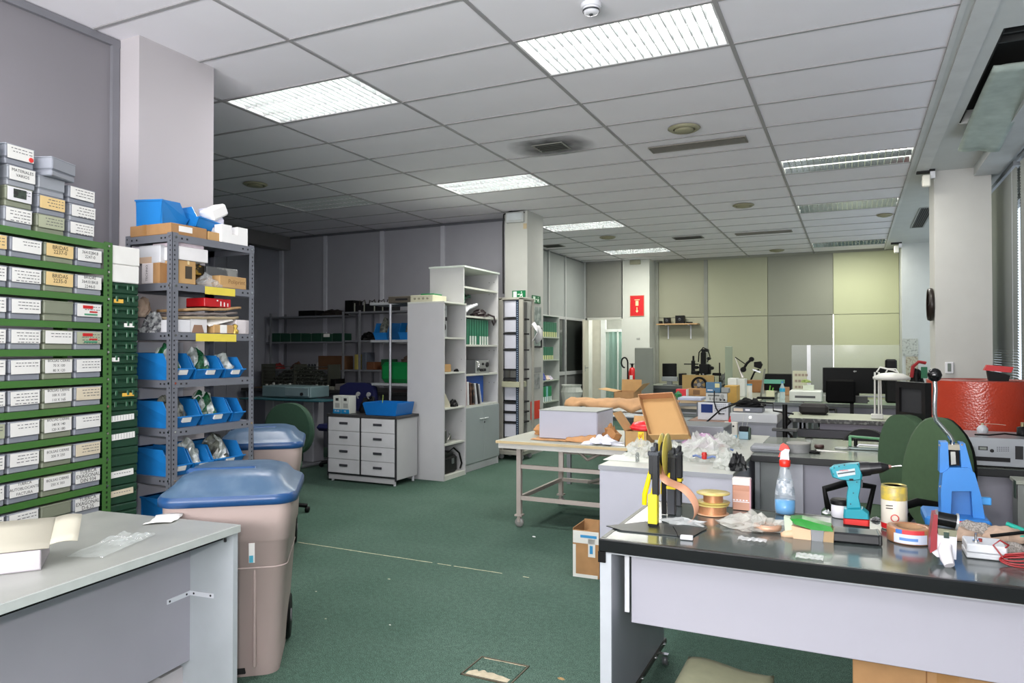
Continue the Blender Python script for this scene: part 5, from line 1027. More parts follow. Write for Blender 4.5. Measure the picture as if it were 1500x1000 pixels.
dim('toolbox', 'grey toolbox with two red marks on the dim bench', 'box', 491, 505, 562, .831, mat('#6d6a68', .5), Y=8.3); dim('cream_device', 'small cream device with black lens on the dim bench', 'equipment', 480, 488, 566, .831, mat('#84867a', .5), Y=8.3); dim('black_stand', 'black upright stand beside the toolbox on the dim bench', 'stand', 484, 491, 555, .831, BLACK, Y=8.4); dim('grey_case', 'large grey case behind the blue chair', 'case', 506, 522, 560, .831, mat('#565a60', .5), Y=8.35)
dim('orange_strip_box', 'tan packet on a white box at the dim bench left end', 'box', 372, 392, 567, .831, mat('#8a6130', .7), Y=8.3)
# plotter
t = W_('plotter', 'grey teal plotter on white legs in the dim corner', 'printer', (-6.0, 6.9, 0)); a, b_ = pY(392, 590, 6.9), pY(463, 584, 6.9)
t.p('plotter_body', MB().box(a.x, 6.8, .82, b_.x, 7.15, .96, .012), mat('#6b8285', .4)); t.p('front_cover', MB().box((a.x+b_.x)/2, 6.785, .84, b_.x-.02, 6.80, .95, .006), mat('#7d9194', .3)); t.p('paper_tray', MB().box(a.x-.2, 6.62, .795, b_.x+.32, 6.95, .812, .004), mat('#2f5f68', .35)); t.p('knob', MB().cyl((b_.x-.12, 6.785, .87), (b_.x-.12, 6.77, .87), .02, n=12), INK)
t.p('leg', MB().box(b_.x-.16, 6.85, .04, b_.x, 7.05, .80, .01), mat('#9a9aa0', .5)); t.p('leg', MB().box(a.x, 6.85, .04, a.x+.14, 7.05, .80, .01), mat('#9a9aa0', .5)); t.p('foot', MB().box(b_.x-.2, 6.6, 0, b_.x+.02, 7.3, .04, .01), mat('#7a7c80', .5)); t.p('foot', MB().box(a.x-.02, 6.6, 0, a.x+.16, 7.3, .04, .01), mat('#7a7c80', .5))
# aluminium post shelving next to the short bookcase
t = W_('post_shelving', 'white shelves on an aluminium post left of the short bookcase', 'shelving', (-5.0, 7.3, 0)); PXX = -4.99; PO = mat('#b9bbc2', .35, .5)
t.p('post', MB().cyl((PXX, 7.13, .02), (PXX, 7.13, 1.95), .016, n=14), PO); t.p('post', MB().cyl((-4.48, 7.16, .02), (-4.48, 7.16, 1.95), .016, n=14), PO)
for z, x0 in ((1.965, -5.30), (1.515, -5.29), (.995, -5.27)): t.p('shelf', MB().box(x0, 7.14, z-.018, -4.475, 7.5, z+.012, .003), mat('#a9acae', .5))
for x, lab in ((-5.19, 'left'), (-4.80, 'right')): stack_bin('storage_bin', 'blue storage bin, %s one on the aluminium post shelf' % lab, (x+.01, 7.18, 1.528), .2 if x < -5 else .25, .21, .3, PI, 'blue bins on the aluminium post shelf', False, [('grey', 3)])
t = T('green_tub', 'green plastic tub with brown lid on the lower post shelf', 'bin', (-4.93, 7.33, 1.009)); t.p('tub_body', MB().box(-.27, -.13, 0, .30, .13, .25, .05), mat('#0d7a3c', .4)); t.p('contents', MB().blob((.12, 0, .25), .3, .2, .08, 77, .2), mat('#4a3a30', .7))
b = T('office_chair', 'dark blue office chair behind the drawer cabinet', 'chair', (-5.55, 7.25, 0))
b.p('backrest', MB().rings([[(x*s_, .0+dy, z) for x, z in [(-.27, .62), (-.29, .80), (-.27, .95), (-.15, 1.0), (.15, 1.0), (.27, .95), (.29, .80), (.27, .62)]] for s_, dy in ((.92, -.04), (1, -.02), (1, .02), (.92, .04))], True, True), mat('#12164a', .7)); b.p('seat', MB().box(-.26, -.5, .44, .26, -.04, .52, .04), mat('#12164a', .7)); b.p('column', MB().cyl((0, -.25, .08), (0, -.25, .44), .03), BLACK)
for k in range(5): a_ = k*2*PI/5; b.p('base_arm', MB().cyl((0, -.25, .09), (.28*math.cos(a_), -.25+.28*math.sin(a_), .05), .022), BLACK); b.p('castor', MB().lathe([(.01, -.015), (.03, -.012), (.03, .012), (.01, .015)], (.28*math.cos(a_), -.25+.28*math.sin(a_), .03), 12, 'x'), BLACK)
dim('red_clamp_lamp', 'dark red clamp lamp with white cable behind the post shelving', 'lamp', 570, 592, 575, .833, mat('#3a1214', .4), Y=8.35, shape='blob')
# ---- office chairs
def office_chair(name, lab, loc, rz, sc_=1, back_m=None, arm=False, tilt=0, zc=0):
    t = T(name, lab, 'chair', loc, rz, 'green upholstered office chairs'); G_ = back_m or mat('#2f4f36', .85, var=.08, scale=30)
    def bk(off, s_): return [(x*s_*sc_, off + (z-.5)*tilt, z) for x, z in [(.25*math.copysign(abs(math.cos(a))**.8, math.cos(a))*(1-.10*max(0, math.sin(a))), .775+.26*math.copysign(abs(math.sin(a))**.85, math.sin(a))) for a in [2*PI*k/32 for k in range(32)]]]
    t.p('backrest', MB().rings([bk(-.035, .9), bk(-.02, .99), bk(.02, 1.0), bk(.035, .93)], True, True), G_)
    t.p('back_shell', MB().rings([bk(.036, .97), bk(.05, .95)], True, True), BLACK); t.p('back_bracket', MB().tube([(0, .055, .60), (0, .06, .48), (0, -.02, .42), (0, -.12, .41)], .022, flat=1.6), BLACK)
    t.p('seat', MB().rings([[(r*.24*math.cos(a)*(1.02 if abs(math.cos(a)) > .7 else 1), -.26 + r*.23*math.sin(a), z) for a in [2*PI*i/20 for i in range(20)]] for r, z in ((.92, .42), (1, .44), (1, .48), (.9, .505), (.5, .50))], True, True), G_)
    t.p('gas_column', MB().cyl((0, -.24, .08), (0, -.24, .42), .025), BLACK)
    for k in range(5):
        a_ = k*2*PI/5+.3; t.p('base_arm', MB().cyl((0, -.24, .10), (.28*math.cos(a_), -.24+.28*math.sin(a_), .065), .020), BLACK); t.p('castor', MB().lathe([(.01, -.016), (.03, -.012), (.03, .012), (.01, .016)], (.28*math.cos(a_), -.24+.28*math.sin(a_), .03), 12, 'x'), BLACK)
    if arm:
        for sx in (-1, 1):
            t.p('armrest', MB().tube([(sx*.22, -.20, .45), (sx*.30, -.18, .50), (sx*.31, -.12, .66), (sx*.31, -.30, .685), (sx*.31, -.44, .66), (sx*.31, -.42, .58), (sx*.29, -.30, .46), (sx*.22, -.28, .44)], .018), BLACK)
    return t
cg = office_chair('office_chair', 'green office chair between the wheeled bins and the drawer cabinet', (-4.55, 4.95, 0), .25, sc_=1.0, back_m=mat('#213f2d', .85, var=.08, scale=30)); cg.o.scale = (.95, .95, .90)
# ---- wheeled steel table
t = W_('wheeled_table', 'long steel framed work table on castors with a pale top', 'table', (-2.05, 5.65, 0)); TX0, TX1, TY0, TY1, TZ = -2.575, -1.50, 5.13, 6.25, .685; FRM = mat('#b7aca4', .45, .2)
t.p('tabletop', MB().box(TX0, TY0, TZ-.022, TX1, TY1, TZ, .003), mat('#a7a99c', .4, var=.05)); t.p('wood_edge', MB().box(TX0-.001, TY0-.003, TZ-.022, TX1+.001, TY0+.001, TZ-.002).box(TX1-.001, TY0, TZ-.022, TX1+.003, TY1, TZ-.002), mat('#c2ad84', .6)); t.p('apron', MB().box(TX0+.02, TY0+.005, TZ-.06, TX1-.01, TY0+.02, TZ-.022).box(TX0+.02, TY0+.02, TZ-.06, TX0+.035, TY1-.02, TZ-.022), mat('#c0beb8', .4))
lx0, lx1, ly0, ly1 = -2.40, -1.62, 5.20, 6.10
for x, y in ((lx0, ly0), (lx1, ly0), (lx0, ly1), (lx1, ly1)):
    t.p('leg', MB().box(x-.018, y-.018, .10, x+.018, y+.018, TZ-.022), FRM)
    c_ = t.p('castor', MB().lathe([(.012, -.012), (.034, -.013), (.037, 0), (.034, .013), (.012, .012)], (x, y, .037), 18, 'y'), mat('#8c8a86', .4)); q = MB().box(x-.012, y-.018, .04, x+.012, y-.014, .09).box(x-.012, y+.014, .04, x+.012, y+.018, .09).box(x-.03, y-.03, .088, x+.03, y+.03, .10); q.v = [tuple(t.inv @ Vector(v)) for v in q.v]; obj('castor_fork', q, FRM, c_)
for z in (.23, .48): t.p('stretcher', MB().box(lx0, ly0-.012, z-.015, lx1, ly0+.012, z+.015), FRM); t.p('stretcher', MB().box(lx0, ly1-.012, z-.015, lx1, ly1+.012, z+.015), FRM)
for x in (lx0, lx1): t.p('stretcher', MB().box(x-.012, ly0, .215, x+.012, ly1, .245), FRM)
t.p('brace', MB().tube([(lx0+.15, ly1-.3, TZ-.05), (lx0+.36, ly1-.3, .47)], .014, 6), FRM); t.p('brace', MB().tube([(lx1-.1, ly1-.3, TZ-.05), (lx0+.36, ly1-.3, .47)], .014, 6), FRM); t.p('brace', MB().box(lx0+.34, ly0-.01, .49, lx0+.375, ly0+.01, TZ-.06), FRM); t.p('brace', MB().tube([(lx1, ly0+.2, .45), (lx0+.3, ly1-.1, .24)], .014, 6), FRM)
# white carton on it
a, b_, c_ = pz(789, 640, TZ), pz(872, 648, TZ), pz(903, 628, TZ)
t = T('large_white_carton', 'large white carton with grey top on the wheeled table', 'box', (0, 0, 0)); t.local = False; xb0, xb1 = a.x-.03, b_.x+.0; yb0 = b_.y+.02; hb_ = .185
xb0 = pY(790, 620, yb0).x; xb1 = pY(874, 620, yb0).x; zt1 = pY(874, 604, yb0).z; yb1 = yb0 + .62
yb1 = yb0 + .42
t.p('carton_body', MB().box(xb0, yb0, TZ+.012, xb1, yb1, zt1, .002), mat('#adadb9', .6, var=.01)); t.p('carton_top', MB().box(xb0-.002, yb0-.002, zt1, xb1+.002, yb1+.002, zt1+.006), mat('#8f948f', .5, var=.03)); t.p('side_flap', MB().box(xb1-.001, yb0+.01, TZ+.03, xb1+.003, yb1-.01, zt1-.01), mat('#c5c5d2', .6))  # side flap in a paler tone than the carton body
single('brown_paper', MB().grid(lambda u, v: (xb0-.04+u*(xb1-xb0+.10), yb0-.09+v*.30, TZ+.004+.010*abs(noise.noise(Vector((u*6, v*3, 2))))+(.035*u*max(0, 1-v*2.2) if v < .3 else 0)*0), 26, 6, thick=.003), mat('#b98a5c', .8, var=.12, scale=10), 'brown wrapping paper under the large white carton', 'paper', (0, 0, .002))
q = MB().grid(lambda u, v: (xb0+.25+u*(xb1-xb0-.24), yb0-.045-.02*v, TZ+.01+(1-v)*(.02+.035*u+.01*noise.noise(Vector((u*7, 0, 3))))), 20, 4, thick=.003); single('brown_paper', q, mat('#b98a5c', .8, var=.12, scale=10), 'brown paper fold rising along the front of the white carton', 'paper')
single('brown_paper', MB().blob((0, 0, 0), .20, .16, .12, 81, .35, nu=14, nv=5), mat('#b88656', .8, var=.1), 'crumpled brown paper at the left end of the white carton', 'paper', (xb0-.06, yb0+.30, TZ+.002))
single('brown_paper', MB().blob((0, 0, 0), .14, .16, .12, 83, .4, nu=10, nv=4), mat('#a9794a', .8, var=.1), 'crumpled brown paper against the right side of the white carton', 'paper', (xb1+.09, yb0+.10, TZ+.002))
single('crumpled_paper', MB().blob((0, 0, 0), .26, .16, .05, 85, .5, 4, nu=18, nv=5), mat('#dfe0ea', .7), 'crumpled white papers beside the white carton on the wheeled table', 'paper', (xb1+.085, yb0-.10, TZ+.002))
# ---- grey table further back with carton and brown paper roll
t = W_('grey_table', 'grey topped table behind the wheeled table', 'table', (-2.3, 8.2, 0)); t.p('tabletop', MB().box(-2.75, 7.0, .69, -1.46, 9.6, .72, .003), mat('#93999a', .4, var=.04))
for x, y in ((-2.7, 7.1), (-1.5, 7.1), (-2.7, 9.5), (-1.5, 9.5)): t.p('leg', MB().box(x-.02, y-.02, 0, x+.02, y+.02, .69), mat('#8b8d90', .4))
def onz(px, py, z=.72): return pz(px, py, z)
a = onz(860, 603); q = MB().grid(lambda u, v: (-.62+u*1.25, (v-.5)*.32*(1+.2*noise.noise(Vector((u*4, 0, 7)))), .09+.055*math.sin(v*PI)+.05*noise.noise(Vector((u*9, v*4, 4)))), 26, 8, thick=.05)
single('brown_paper_roll', q, mat('#b98f66', .8, var=.15, scale=8), 'long crumpled brown paper roll behind the white carton', 'paper', (onz(912, 604).x, onz(912, 604).y, .722))
def open_carton(lab, px0, px1, pyt, pyb, z, d, flaps, m=CARD, rz=0, extra=None):
    a, b_ = pz(px0, pyb, z), pz(px1, pyb, z); wv = abs(b_.x-a.x); Y = (a.y+b_.y)/2; hh = pY((px0+px1)/2, pyt, Y).z - z
    t = T('open_carton', lab, 'box', ((a.x+b_.x)/2, Y+d/2, z+.001), rz); q = MB()
    q.box(-wv/2, -d/2, 0, wv/2, -d/2+.004, hh).box(-wv/2, d/2-.004, 0, wv/2, d/2, hh).box(-wv/2, -d/2, 0, -wv/2+.004, d/2, hh).box(wv/2-.004, -d/2, 0, wv/2, d/2, hh).box(-wv/2, -d/2, 0, wv/2, d/2, .004); t.p('carton_walls', q, m)
    for side, ang, ln in flaps:
        c, s = math.cos(ang)*ln, math.sin(ang)*ln; e = .004
        if side == 'L': P4 = [(-wv/2, -d/2, hh), (-wv/2, d/2, hh), (-wv/2-c, d/2, hh+s), (-wv/2-c, -d/2, hh+s)]
        if side == 'R': P4 = [(wv/2, -d/2, hh), (wv/2, d/2, hh), (wv/2+c, d/2, hh+s), (wv/2+c, -d/2, hh+s)]
        if side == 'F': P4 = [(-wv/2, -d/2, hh), (wv/2, -d/2, hh), (wv/2, -d/2-c, hh+s), (-wv/2, -d/2-c, hh+s)]
        if side == 'B': P4 = [(-wv/2, d/2, hh), (wv/2, d/2, hh), (wv/2, d/2+c, hh+s), (-wv/2, d/2+c, hh+s)]
        f = MB().add(P4 + [(x, y, z_-e) for x, y, z_ in P4], [(0, 1, 2, 3), (7, 6, 5, 4), (0, 4, 5, 1), (1, 5, 6, 2), (2, 6, 7, 3), (3, 7, 4, 0)]); t.p('flap', f, CARDL if m is CARD else m)
    return t, wv, hh
open_carton('open brown carton with raised flaps on the grey table', 897, 931, 574, 590, .72, .35, (('L', .15, .22), ('R', .75, .16), ('B', 1.45, .15)))
single('grey_packet', MB().grid(lambda u, v: ((u-.5)*.5, (v-.5)*.4, .01+.02*noise.noise(Vector((u*3, v*3, 1)))+.02), 8, 8, thick=.015), mat('#7d8488', .5), 'grey flat packet on the table right of the white carton', 'packet', tuple(onz(930, 612)))
# taped carton with a red tape dispenser in it
t, wv, hh = open_carton('open carton with yellow courier tape, left of the tilted carton', 913, 950, 632, 655, .685, .22, (('L', .95, .16), ('B', 1.2, .10)), CARDL)
t.p('courier_tape', MB().box(wv*.10, -.1115, 0, wv*.36, -.1095, hh), YEL); q = MB(); q.M = Matrix.Translation((wv*.23, -.112, hh*.55)); q.text('DHL', .045, (0, -.001, 0), (0, 0, 1), (-1, 0, 0)); t.p('lettering', q, mat('#c01820', .5))
pt_ = (t.o.location.x+.03, t.o.location.y, .685+hh+.006)
single('red_bowl', MB().lathe([(.095, 0), (.10, .02), (.08, .05), (.03, .062), (.01, .064)], n=24).lathe([(.104, .012), (.104, .022), (.09, .028)], n=24, caps=False), mat('#d8232c', .35), 'red domed plastic lid in the courier taped carton', 'lid', pt_)
# ---- tilted brown carton tray
t = T('tilted_carton_tray', 'shallow brown carton tray propped up and tilted toward us', 'box', (0, 0, 0)); t.local = False
c4 = [pY(944, 655-4+3, 4.95), pY(1008, 637, 4.75), pY(984, 573, 5.25), pY(933, 573, 5.30)]
bl, br_, tr_, tl = pY(950, 637, 4.78), pY(1009, 636, 4.70), pY(985, 574, 4.98), pY(934, 577, 5.06)
ex = (br_-bl); ey = (tl-bl); nn_ = ex.cross(ey).normalized()*-1
if nn_.y < 0: nn_ = -nn_
def tray_pt(u, v, w): 
    base = bl*(1-u)*(1-v) + br_*u*(1-v) + tr_*u*v + tl*(1-u)*v; return tuple(base + nn_*w)
dp = .055
def slab(u0, v0, u1, v1, w0, w1): return [tray_pt(u, v, w) for w in (w0, w1) for u, v in ((u0, v0), (u1, v0), (u1, v1), (u0, v1))]
FB = [(0, 1, 2, 3), (7, 6, 5, 4), (0, 4, 5, 1), (1, 5, 6, 2), (2, 6, 7, 3), (3, 7, 4, 0)]
t.p('tray_base', MB().add(slab(0, 0, 1, 1, dp, dp+.003), FB), mat('#b08a58', .8, var=.04)); t.p('tray_wall', MB().add(slab(0, 0, 1, .02, 0, dp), FB), CARDL); t.p('tray_wall', MB().add(slab(0, .98, 1, 1, 0, dp), FB), mat('#b3805a', .8)); t.p('tray_wall', MB().add(slab(0, 0, .02, 1, 0, dp), FB), CARD); t.p('tray_wall', MB().add(slab(.98, 0, 1, 1, 0, dp), FB), CARD)
t.p('front_lip', MB().add(slab(0, -.10, 1, 0, 0, .004), FB), mat('#b98a55', .8)) if 0 else None
# ================================================================ right side: benches
def PP(pts, Y): return [(pY(x, y, Y).x, pY(x, y, Y).z) for x, y in pts]
def ppr(mb_, pts, Y, d0, d1): return mb_.prism(PP(pts, Y), 'y', Y+d0, Y+d1)
def on(px, py, z=.72): p_ = pz(px, py, z); return (p_.x, p_.y, z+.001)
def wsc(px0, px1, Y): return abs(pY(px1, 600, Y).x - pY(px0, 600, Y).x)
LAV = mat('#a9a7b1', .45, var=.015, scale=1.2); PANG = mat('#8d9096', .5, var=.03)
def glass_top(hx, rough=.10):
    return mat(hx, rough, var=.10, scale=5, spec=.55)
# ---- A: foreground bench
t = W_('black_edged_workbench', 'nearest workbench with glossy grey top, black edging and lilac panel', 'bench', (.2, 2.88, 0)); AX0, AX1, AY0, AY1, AZ = -.835, 1.30, 2.49, 3.24, .72
t.p('worktop', MB().box(AX0+.02, AY0+.02, AZ-.03, AX1-.02, AY1-.02, AZ-.001), glass_top('#474f4e', .14))
t.p('edge_band', MB().box(AX0, AY0, AZ-.047, AX1, AY0+.022, AZ, .004).box(AX0, AY1-.022, AZ-.047, AX1, AY1, AZ, .004).box(AX0, AY0+.022, AZ-.047, AX0+.024, AY1-.022, AZ, .004).box(AX1-.024, AY0+.022, AZ-.047, AX1, AY1-.022, AZ, .004), mat('#0d0e10', .28, var=.1))
t.p('edge_strip', MB().box(AX0+.03, AY0+.006, AZ-.052, AX1, AY0+.012, AZ-.047), mat('#b9babf', .3, .6))
t.p('side_panel', MB().box(AX0+.008, AY0+.02, .07, AX0+.045, 3.30, AZ-.048, .003), mat('#8f9199', .35, var=.05)); t.p('side_panel', MB().box(AX1-.045, AY0+.02, .07, AX1-.008, 3.24, AZ-.048, .003), mat('#8f9199', .35))
t.p('panel_edge', MB().box(AX0+.004, AY0+.008, .07, AX0+.046, AY0+.021, AZ-.046), mat('#b4b8bd', .4)); t.p('black_corner', MB().box(AX0-.001, AY0+.0, AZ-.085, AX0+.026, AY0+.010, AZ-.046), BLACK)
t.p('metal_strip', MB().box(-.770, 2.60, .43, -.752, 2.606, .664, .001), mat('#e4e4e8', .4))
t.p('front_panel', MB().box(-.742, 2.592, .398, 1.24, 2.610, AZ-.048, .002), LAV)
t.p('panel_seam', MB().box(-.742, 2.590, .655, 1.24, 2.592, .657), mat('#50505a', .5))
t.p('base_rail', MB().box(AX0+.005, 2.56, .045, AX0+.05, 3.33, .07, .003), mat('#2b2b26', .4))
for y in (2.75, 3.20):
    c_ = t.p('castor', MB().lathe([(.010, -.012), (.021, -.011), (.022, 0), (.021, .011), (.010, .012)], (AX0+.075, y, .023), 16, 'x'), mat('#55585a', .3)); q = MB().box(AX0+.05, y-.012, .02, AX0+.088, y+.012, .05); q.v = [tuple(t.inv @ Vector(v)) for v in q.v]; obj('castor_fork', q, CHROME, c_)
for y in (2.9, 3.12, 3.28): t.p('bolt', MB().cyl((AX0+.05, y, .058), (AX0+.056, y, .058), .008, n=8), CHROME)
single('rubber_mat', MB().prism([(-.17, -.035), (-.10, -.075), (.16, -.06), (.19, .09), (-.05, .10)], 'z', 0, .003), mat('#23282a', .35), 'dark flat rubber mat under the yellow handled tool', 'mat', on(955, 775))
# crimping tools standing up
def crimper(px_b, py_b, lab, top_y, Yoff=0, yellow_base=True, hs=1):
    x, y, z = on(px_b, py_b); t = T('crimping_tool', lab, 'tool', (x, y, z)); h = pY(px_b, top_y, y).z - z
    BM = mat('#15171b', .35)
    if yellow_base: t.p('base_post', MB().box(-.020, -.018, .012, .016, .018, .125, .002), mat('#e0d22c', .4)); t.p('foot_plate', MB().box(-.019, -.017, 0, .015, .017, .012), BLACK)
    else: t.p('base_post', MB().box(-.016, -.016, 0, .016, .016, .11, .002), mat('#2a2d33', .4)); t.p('collar', MB().box(-.02, -.019, .105, .02, .019, .118, .002), YEL)
    t.p('jaw_column', MB().box(-.005, -.012, .12, .02, .014, h*.86, .003).box(-.018, -.011, h*.62, .0, .011, h*.86, .003).box(.0, -.010, h*.86, .016, .01, h, .004), BM)
    t.p('jaw_head', MB().box(-.022, -.012, h*.84, .022, .012, h*.90, .003).cyl((0, -.016, h*.93), (0, .016, h*.93), .010, n=12), mat('#5b5e63', .25, .8))
    t.p('rod', MB().cyl((-.012, 0, .18), (-.012, 0, h*.66), .0055, n=8), mat('#9a9ca0', .2, .9))
    for s_, x0, x1 in ((0, -.038, -.014), (1, -.006, .012)):
        q = MB().tube([(x0, 0, .08 if s_ == 0 else .11), (x0+.002, 0, .12), (x1-.004, 0, .19 if s_ == 0 else .18), (x1, 0, .215 if s_ == 0 else .20)], [.009, .010, .009, .006], 10); t.p('handle_grip', q, mat('#edd400', .35))
    return t
crimper(958, 771, 'yellow and black crimping tool standing at the left end of the near bench', 648)
crimper(984, 753, 'second crimping tool on a black post behind the copper strip', 655, yellow_base=False); crimper(993, 740, 'third dark crimping tool at the rear left of the near bench', 652, yellow_base=False)
# upright ribbon reel and copper ribbon curl
x, y, z = on(978, 752); t = T('ribbon_reel', 'yellowish disc reel held upright between the crimping tools', 'reel', (x-.02, y-.02, z+.18)); t.p('flange', MB().lathe([(.005, 0), (.085, .0), (.085, .003), (.005, .003)], (0, 0, .07), 28, 'x'), mat('#b6a64c', .3)); t.p('flange', MB().lathe([(.005, .022), (.085, .022), (.085, .025), (.005, .025)], (0, 0, .07), 28, 'x'), mat('#b6a64c', .3)); t.p('core', MB().lathe([(.05, 0), (.05, .024)], (0, 0, .07), 20, 'x'), mat('#141414', .5)); t.p('support_arm', MB().box(.0, -.004, -.18, .02, .004, .07), BLACK)
def ribbon(pts, w, name, lab, m, Ys):
    P_ = [pY(px, py, Y) for (px, py), Y in zip(pts, Ys)]; q = MB(); n = len(P_)
    V = []; 
    for k, p_ in enumerate(P_): V += [(p_.x-w*.25, p_.y-w*.3, p_.z-w*.35), (p_.x+w*.25, p_.y+w*.3, p_.z+w*.35)]
    q.add(V, [(2*k, 2*k+1, 2*k+3, 2*k+2) for k in range(n-1)], True); o = single(name, q, m, lab, 'ribbon'); mo = o.modifiers.new('s', 'SOLIDIFY'); mo.thickness = .0012; mo2 = o.modifiers.new('b', 'SUBSURF'); mo2.levels = mo2.render_levels = 2; return o
ribbon([(968, 668), (967, 690), (972, 702), (984, 708), (1000, 713), (1012, 725), (1020, 738), (1021, 752), (1014, 763), (1003, 768)], .034, 'copper_ribbon', 'curled copper ribbon looping from the upright reel to the bench', mat('#c08e72', .35, .4, var=.05), [2.97, 2.96, 2.95, 2.94, 2.92, 2.91, 2.90, 2.89, 2.88, 2.87])
# two flat reels stacked
for k, lab in enumerate(('lower of two flat copper reels on the near bench', 'upper of two flat copper reels on the near bench')):
    x, y, z = on(1043, 752); t = T('copper_reel', lab, 'reel', (x + .004*k, y+.005*k, z + .046*k), 0, 'flat copper reels'); R_ = .068
    t.p('lower_flange', MB().lathe([(.01, 0), (R_, 0), (R_, .003), (.01, .003)], n=36), mat('#c39a78' if k == 0 else '#b9a55a', .35)); t.p('copper_winding', MB().lathe([(.058 if k == 0 else .040, .003), (.058 if k == 0 else .040, .036)], n=32, caps=False), mat('#c98f66', .35, .4, var=.1, scale=80)); t.p('upper_flange', MB().lathe([(.012, .037), (R_, .037), (R_, .041), (.012, .041)], n=36), mat('#c4b26a', .35))
# copper strip in little box
x, y, z = on(1087, 746); t = T('strip_dispenser', 'upright copper strip carton with white top on the near bench', 'dispenser', (x, y, z)); t.p('copper_front', MB().box(-.036, -.02, 0, .034, .02, .10, .001), mat('#b98a74', .4, .2)); t.p('white_header', MB().box(-.038, -.021, .104, .036, .021, .135, .002), mat('#d0c8c4', .6)); t.p('copper_band', MB().box(-.034, -.0225, .082, .033, -.02, .105), mat('#a87862', .4, .3)); t.p('pink_edge', MB().box(.034, -.02, 0, .038, .02, .13), mat('#c79aa6', .5))
q = MB()
for k in range(5): q.box(-.034+k*.013, -.0215, .040, -.026+k*.013, -.0205, .045)
q.box(-.034, -.0215, .034, .033, -.0207, .037); t.p('white_stripe', q, WHITE, kind='stuff')
x, y, z = on(1105, 773); single('plastic_bag', MB().blob((0, 0, 0), .24, .14, .045, 91, .35, 4, nu=24, nv=8), mat('#cfcfc6', .12, alpha=.42, bump=1, bscale=40, bdist=.01), 'clear bag with copper strip pieces at the middle of the near bench', 'bag', (x, y, z))
single('copper_coil', MB().lathe([(.035, 0), (.05, .004), (.05, .02), (.035, .022)], n=20, caps=False), mat('#c49a80', .4, .3), 'pale copper coil inside the clear bag', 'coil', (x+.05, y-.02, z+.002))
for px, py, sx, sy, lab in ((1102, 792, .07, .03, 'small folded clear bag near the bench front edge'), (1186, 817, .06, .04, 'tiny clear bag hanging at the front edge of the bench')): single('plastic_bag', MB().grid(lambda u, v: ((u-.5)*sx*1.4, (v-.5)*sy*1.6, .004+.008*abs(noise.noise(Vector((u*5, v*4, px))))), 10, 6, smooth=False), mat('#e8eaea', .1, alpha=.45, var=.02, bump=.5, bscale=30), lab, 'bag', on(px, py))
x, y, z = on(1006, 790); t = T('white_eraser', 'small white block at the left front of the near bench', 'block', (x, y, z), .1); t.p('block_body', MB().box(-.022, -.012, 0, .022, .010, .014, .002), WHITE); t.p('bent_wire', MB().tube([(-.03, .0, .002), (-.035, .0, .02), (-.05, .01, .04)], .0015), BLACK)
x, y, z = on(1010, 768); single('plastic_bag', MB().blob((0, 0, 0), .16, .07, .018, 92, .4, 5, nu=18, nv=5), mat('#dfe3e3', .1, alpha=.4, bump=1, bscale=40), 'flattened clear wrapper at the foot of the crimping tools', 'bag', (x-.03, y+.01, z))
# spray bottle
x, y, z = on(1150, 752); s_ = .92
t = T('spray_bottle', 'clear trigger spray bottle with blue liquid and red and white head', 'bottle', (x, y, z)); CLR = mat('#cdd8dc', .06, alpha=.22, var=.02, spec=.8)
prof = [(.010, 0), (.040, 0), (.042, .012), (.043, .05), (.037, .10), (.027, .155), (.019, .19), (.017, .208)]
t.p('bottle_body', MB().lathe(prof, n=28), CLR); t.p('blue_liquid', MB().lathe([(.008, .003), (.037, .003), (.039, .02), (.039, .056), (.004, .057)], n=28), mat('#1296d6', .15, emit=None, spec=.6))
t.p('label', MB().lathe([(.0395, .08), (.0305, .14)], n=28, caps=False), mat('#8f9aa6', .4, alpha=.5, h2='#e8ecf0', thr=(.45, .55), scale=45)); t.p('red_collar', MB().lathe([(.019, .195), (.022, .198), (.022, .222), (.017, .226)], n=24), mat('#dc2f22', .35))
t.p('trigger_head', MB().prism([(-.018, .224), (.018, .224), (.016, .252), (.020, .268), (.002, .270), (-.014, .256)], 'y', -.012, .012), mat('#dcdde4', .4)); t.p('red_nozzle', MB().prism([(-.022, .262), (.010, .262), (.020, .268), (.012, .282), (-.006, .292), (-.016, .285)], 'y', -.011, .011), mat('#e03a2c', .35)); t.p('trigger', MB().prism([(-.017, .258), (-.025, .235), (-.021, .233), (-.011, .250)], 'y', -.006, .006), mat('#e03a2c', .35))
# white jar with black lid
t = T('lidded_jar', 'small white jar with black lid behind the cordless drill', 'jar', on(1232, 757)); t.p('jar_body', MB().lathe([(.034, 0), (.037, .004), (.037, .052), (.035, .056)], n=24), WHITE); t.p('lid', MB().lathe([(.040, .052), (.041, .066), (.036, .072), (.004, .072)], n=24), BLACK)
# cordless drill
DY = 3.12; x, y, z = on(1258, 768); t = W_('cordless_drill', 'teal cordless drill with red battery base standing on the bench', 'drill', (x, DY, .721)); TEAL = mat('#1f8f9f', .35, var=.04)
def PR(pts, d): q = MB(); ppr(q, pts, DY, -d, d); return q
def PRr(pts, d, m, name, par=None, lab=None):
    """rounded prism: inset caps"""
    P_ = PP(pts, DY); cx = sum(p[0] for p in P_)/len(P_); cz = sum(p[1] for p in P_)/len(P_); R_ = []
    for yy, s_ in ((-d, .86), (-d*.72, .97), (0, 1.0), (d*.72, .97), (d, .86)): R_.append([(cx+(a-cx)*s_, DY+yy, cz+(b-cz)*s_) for a, b in P_])
    q = MB().rings(R_, True, True, False); return t.p(name, q, m, lab)
PRr([(1215, 685), (1221, 681), (1245, 678), (1259, 677), (1264, 690), (1263, 701), (1250, 703), (1232, 702), (1219, 698)], .030, TEAL, 'motor_housing')
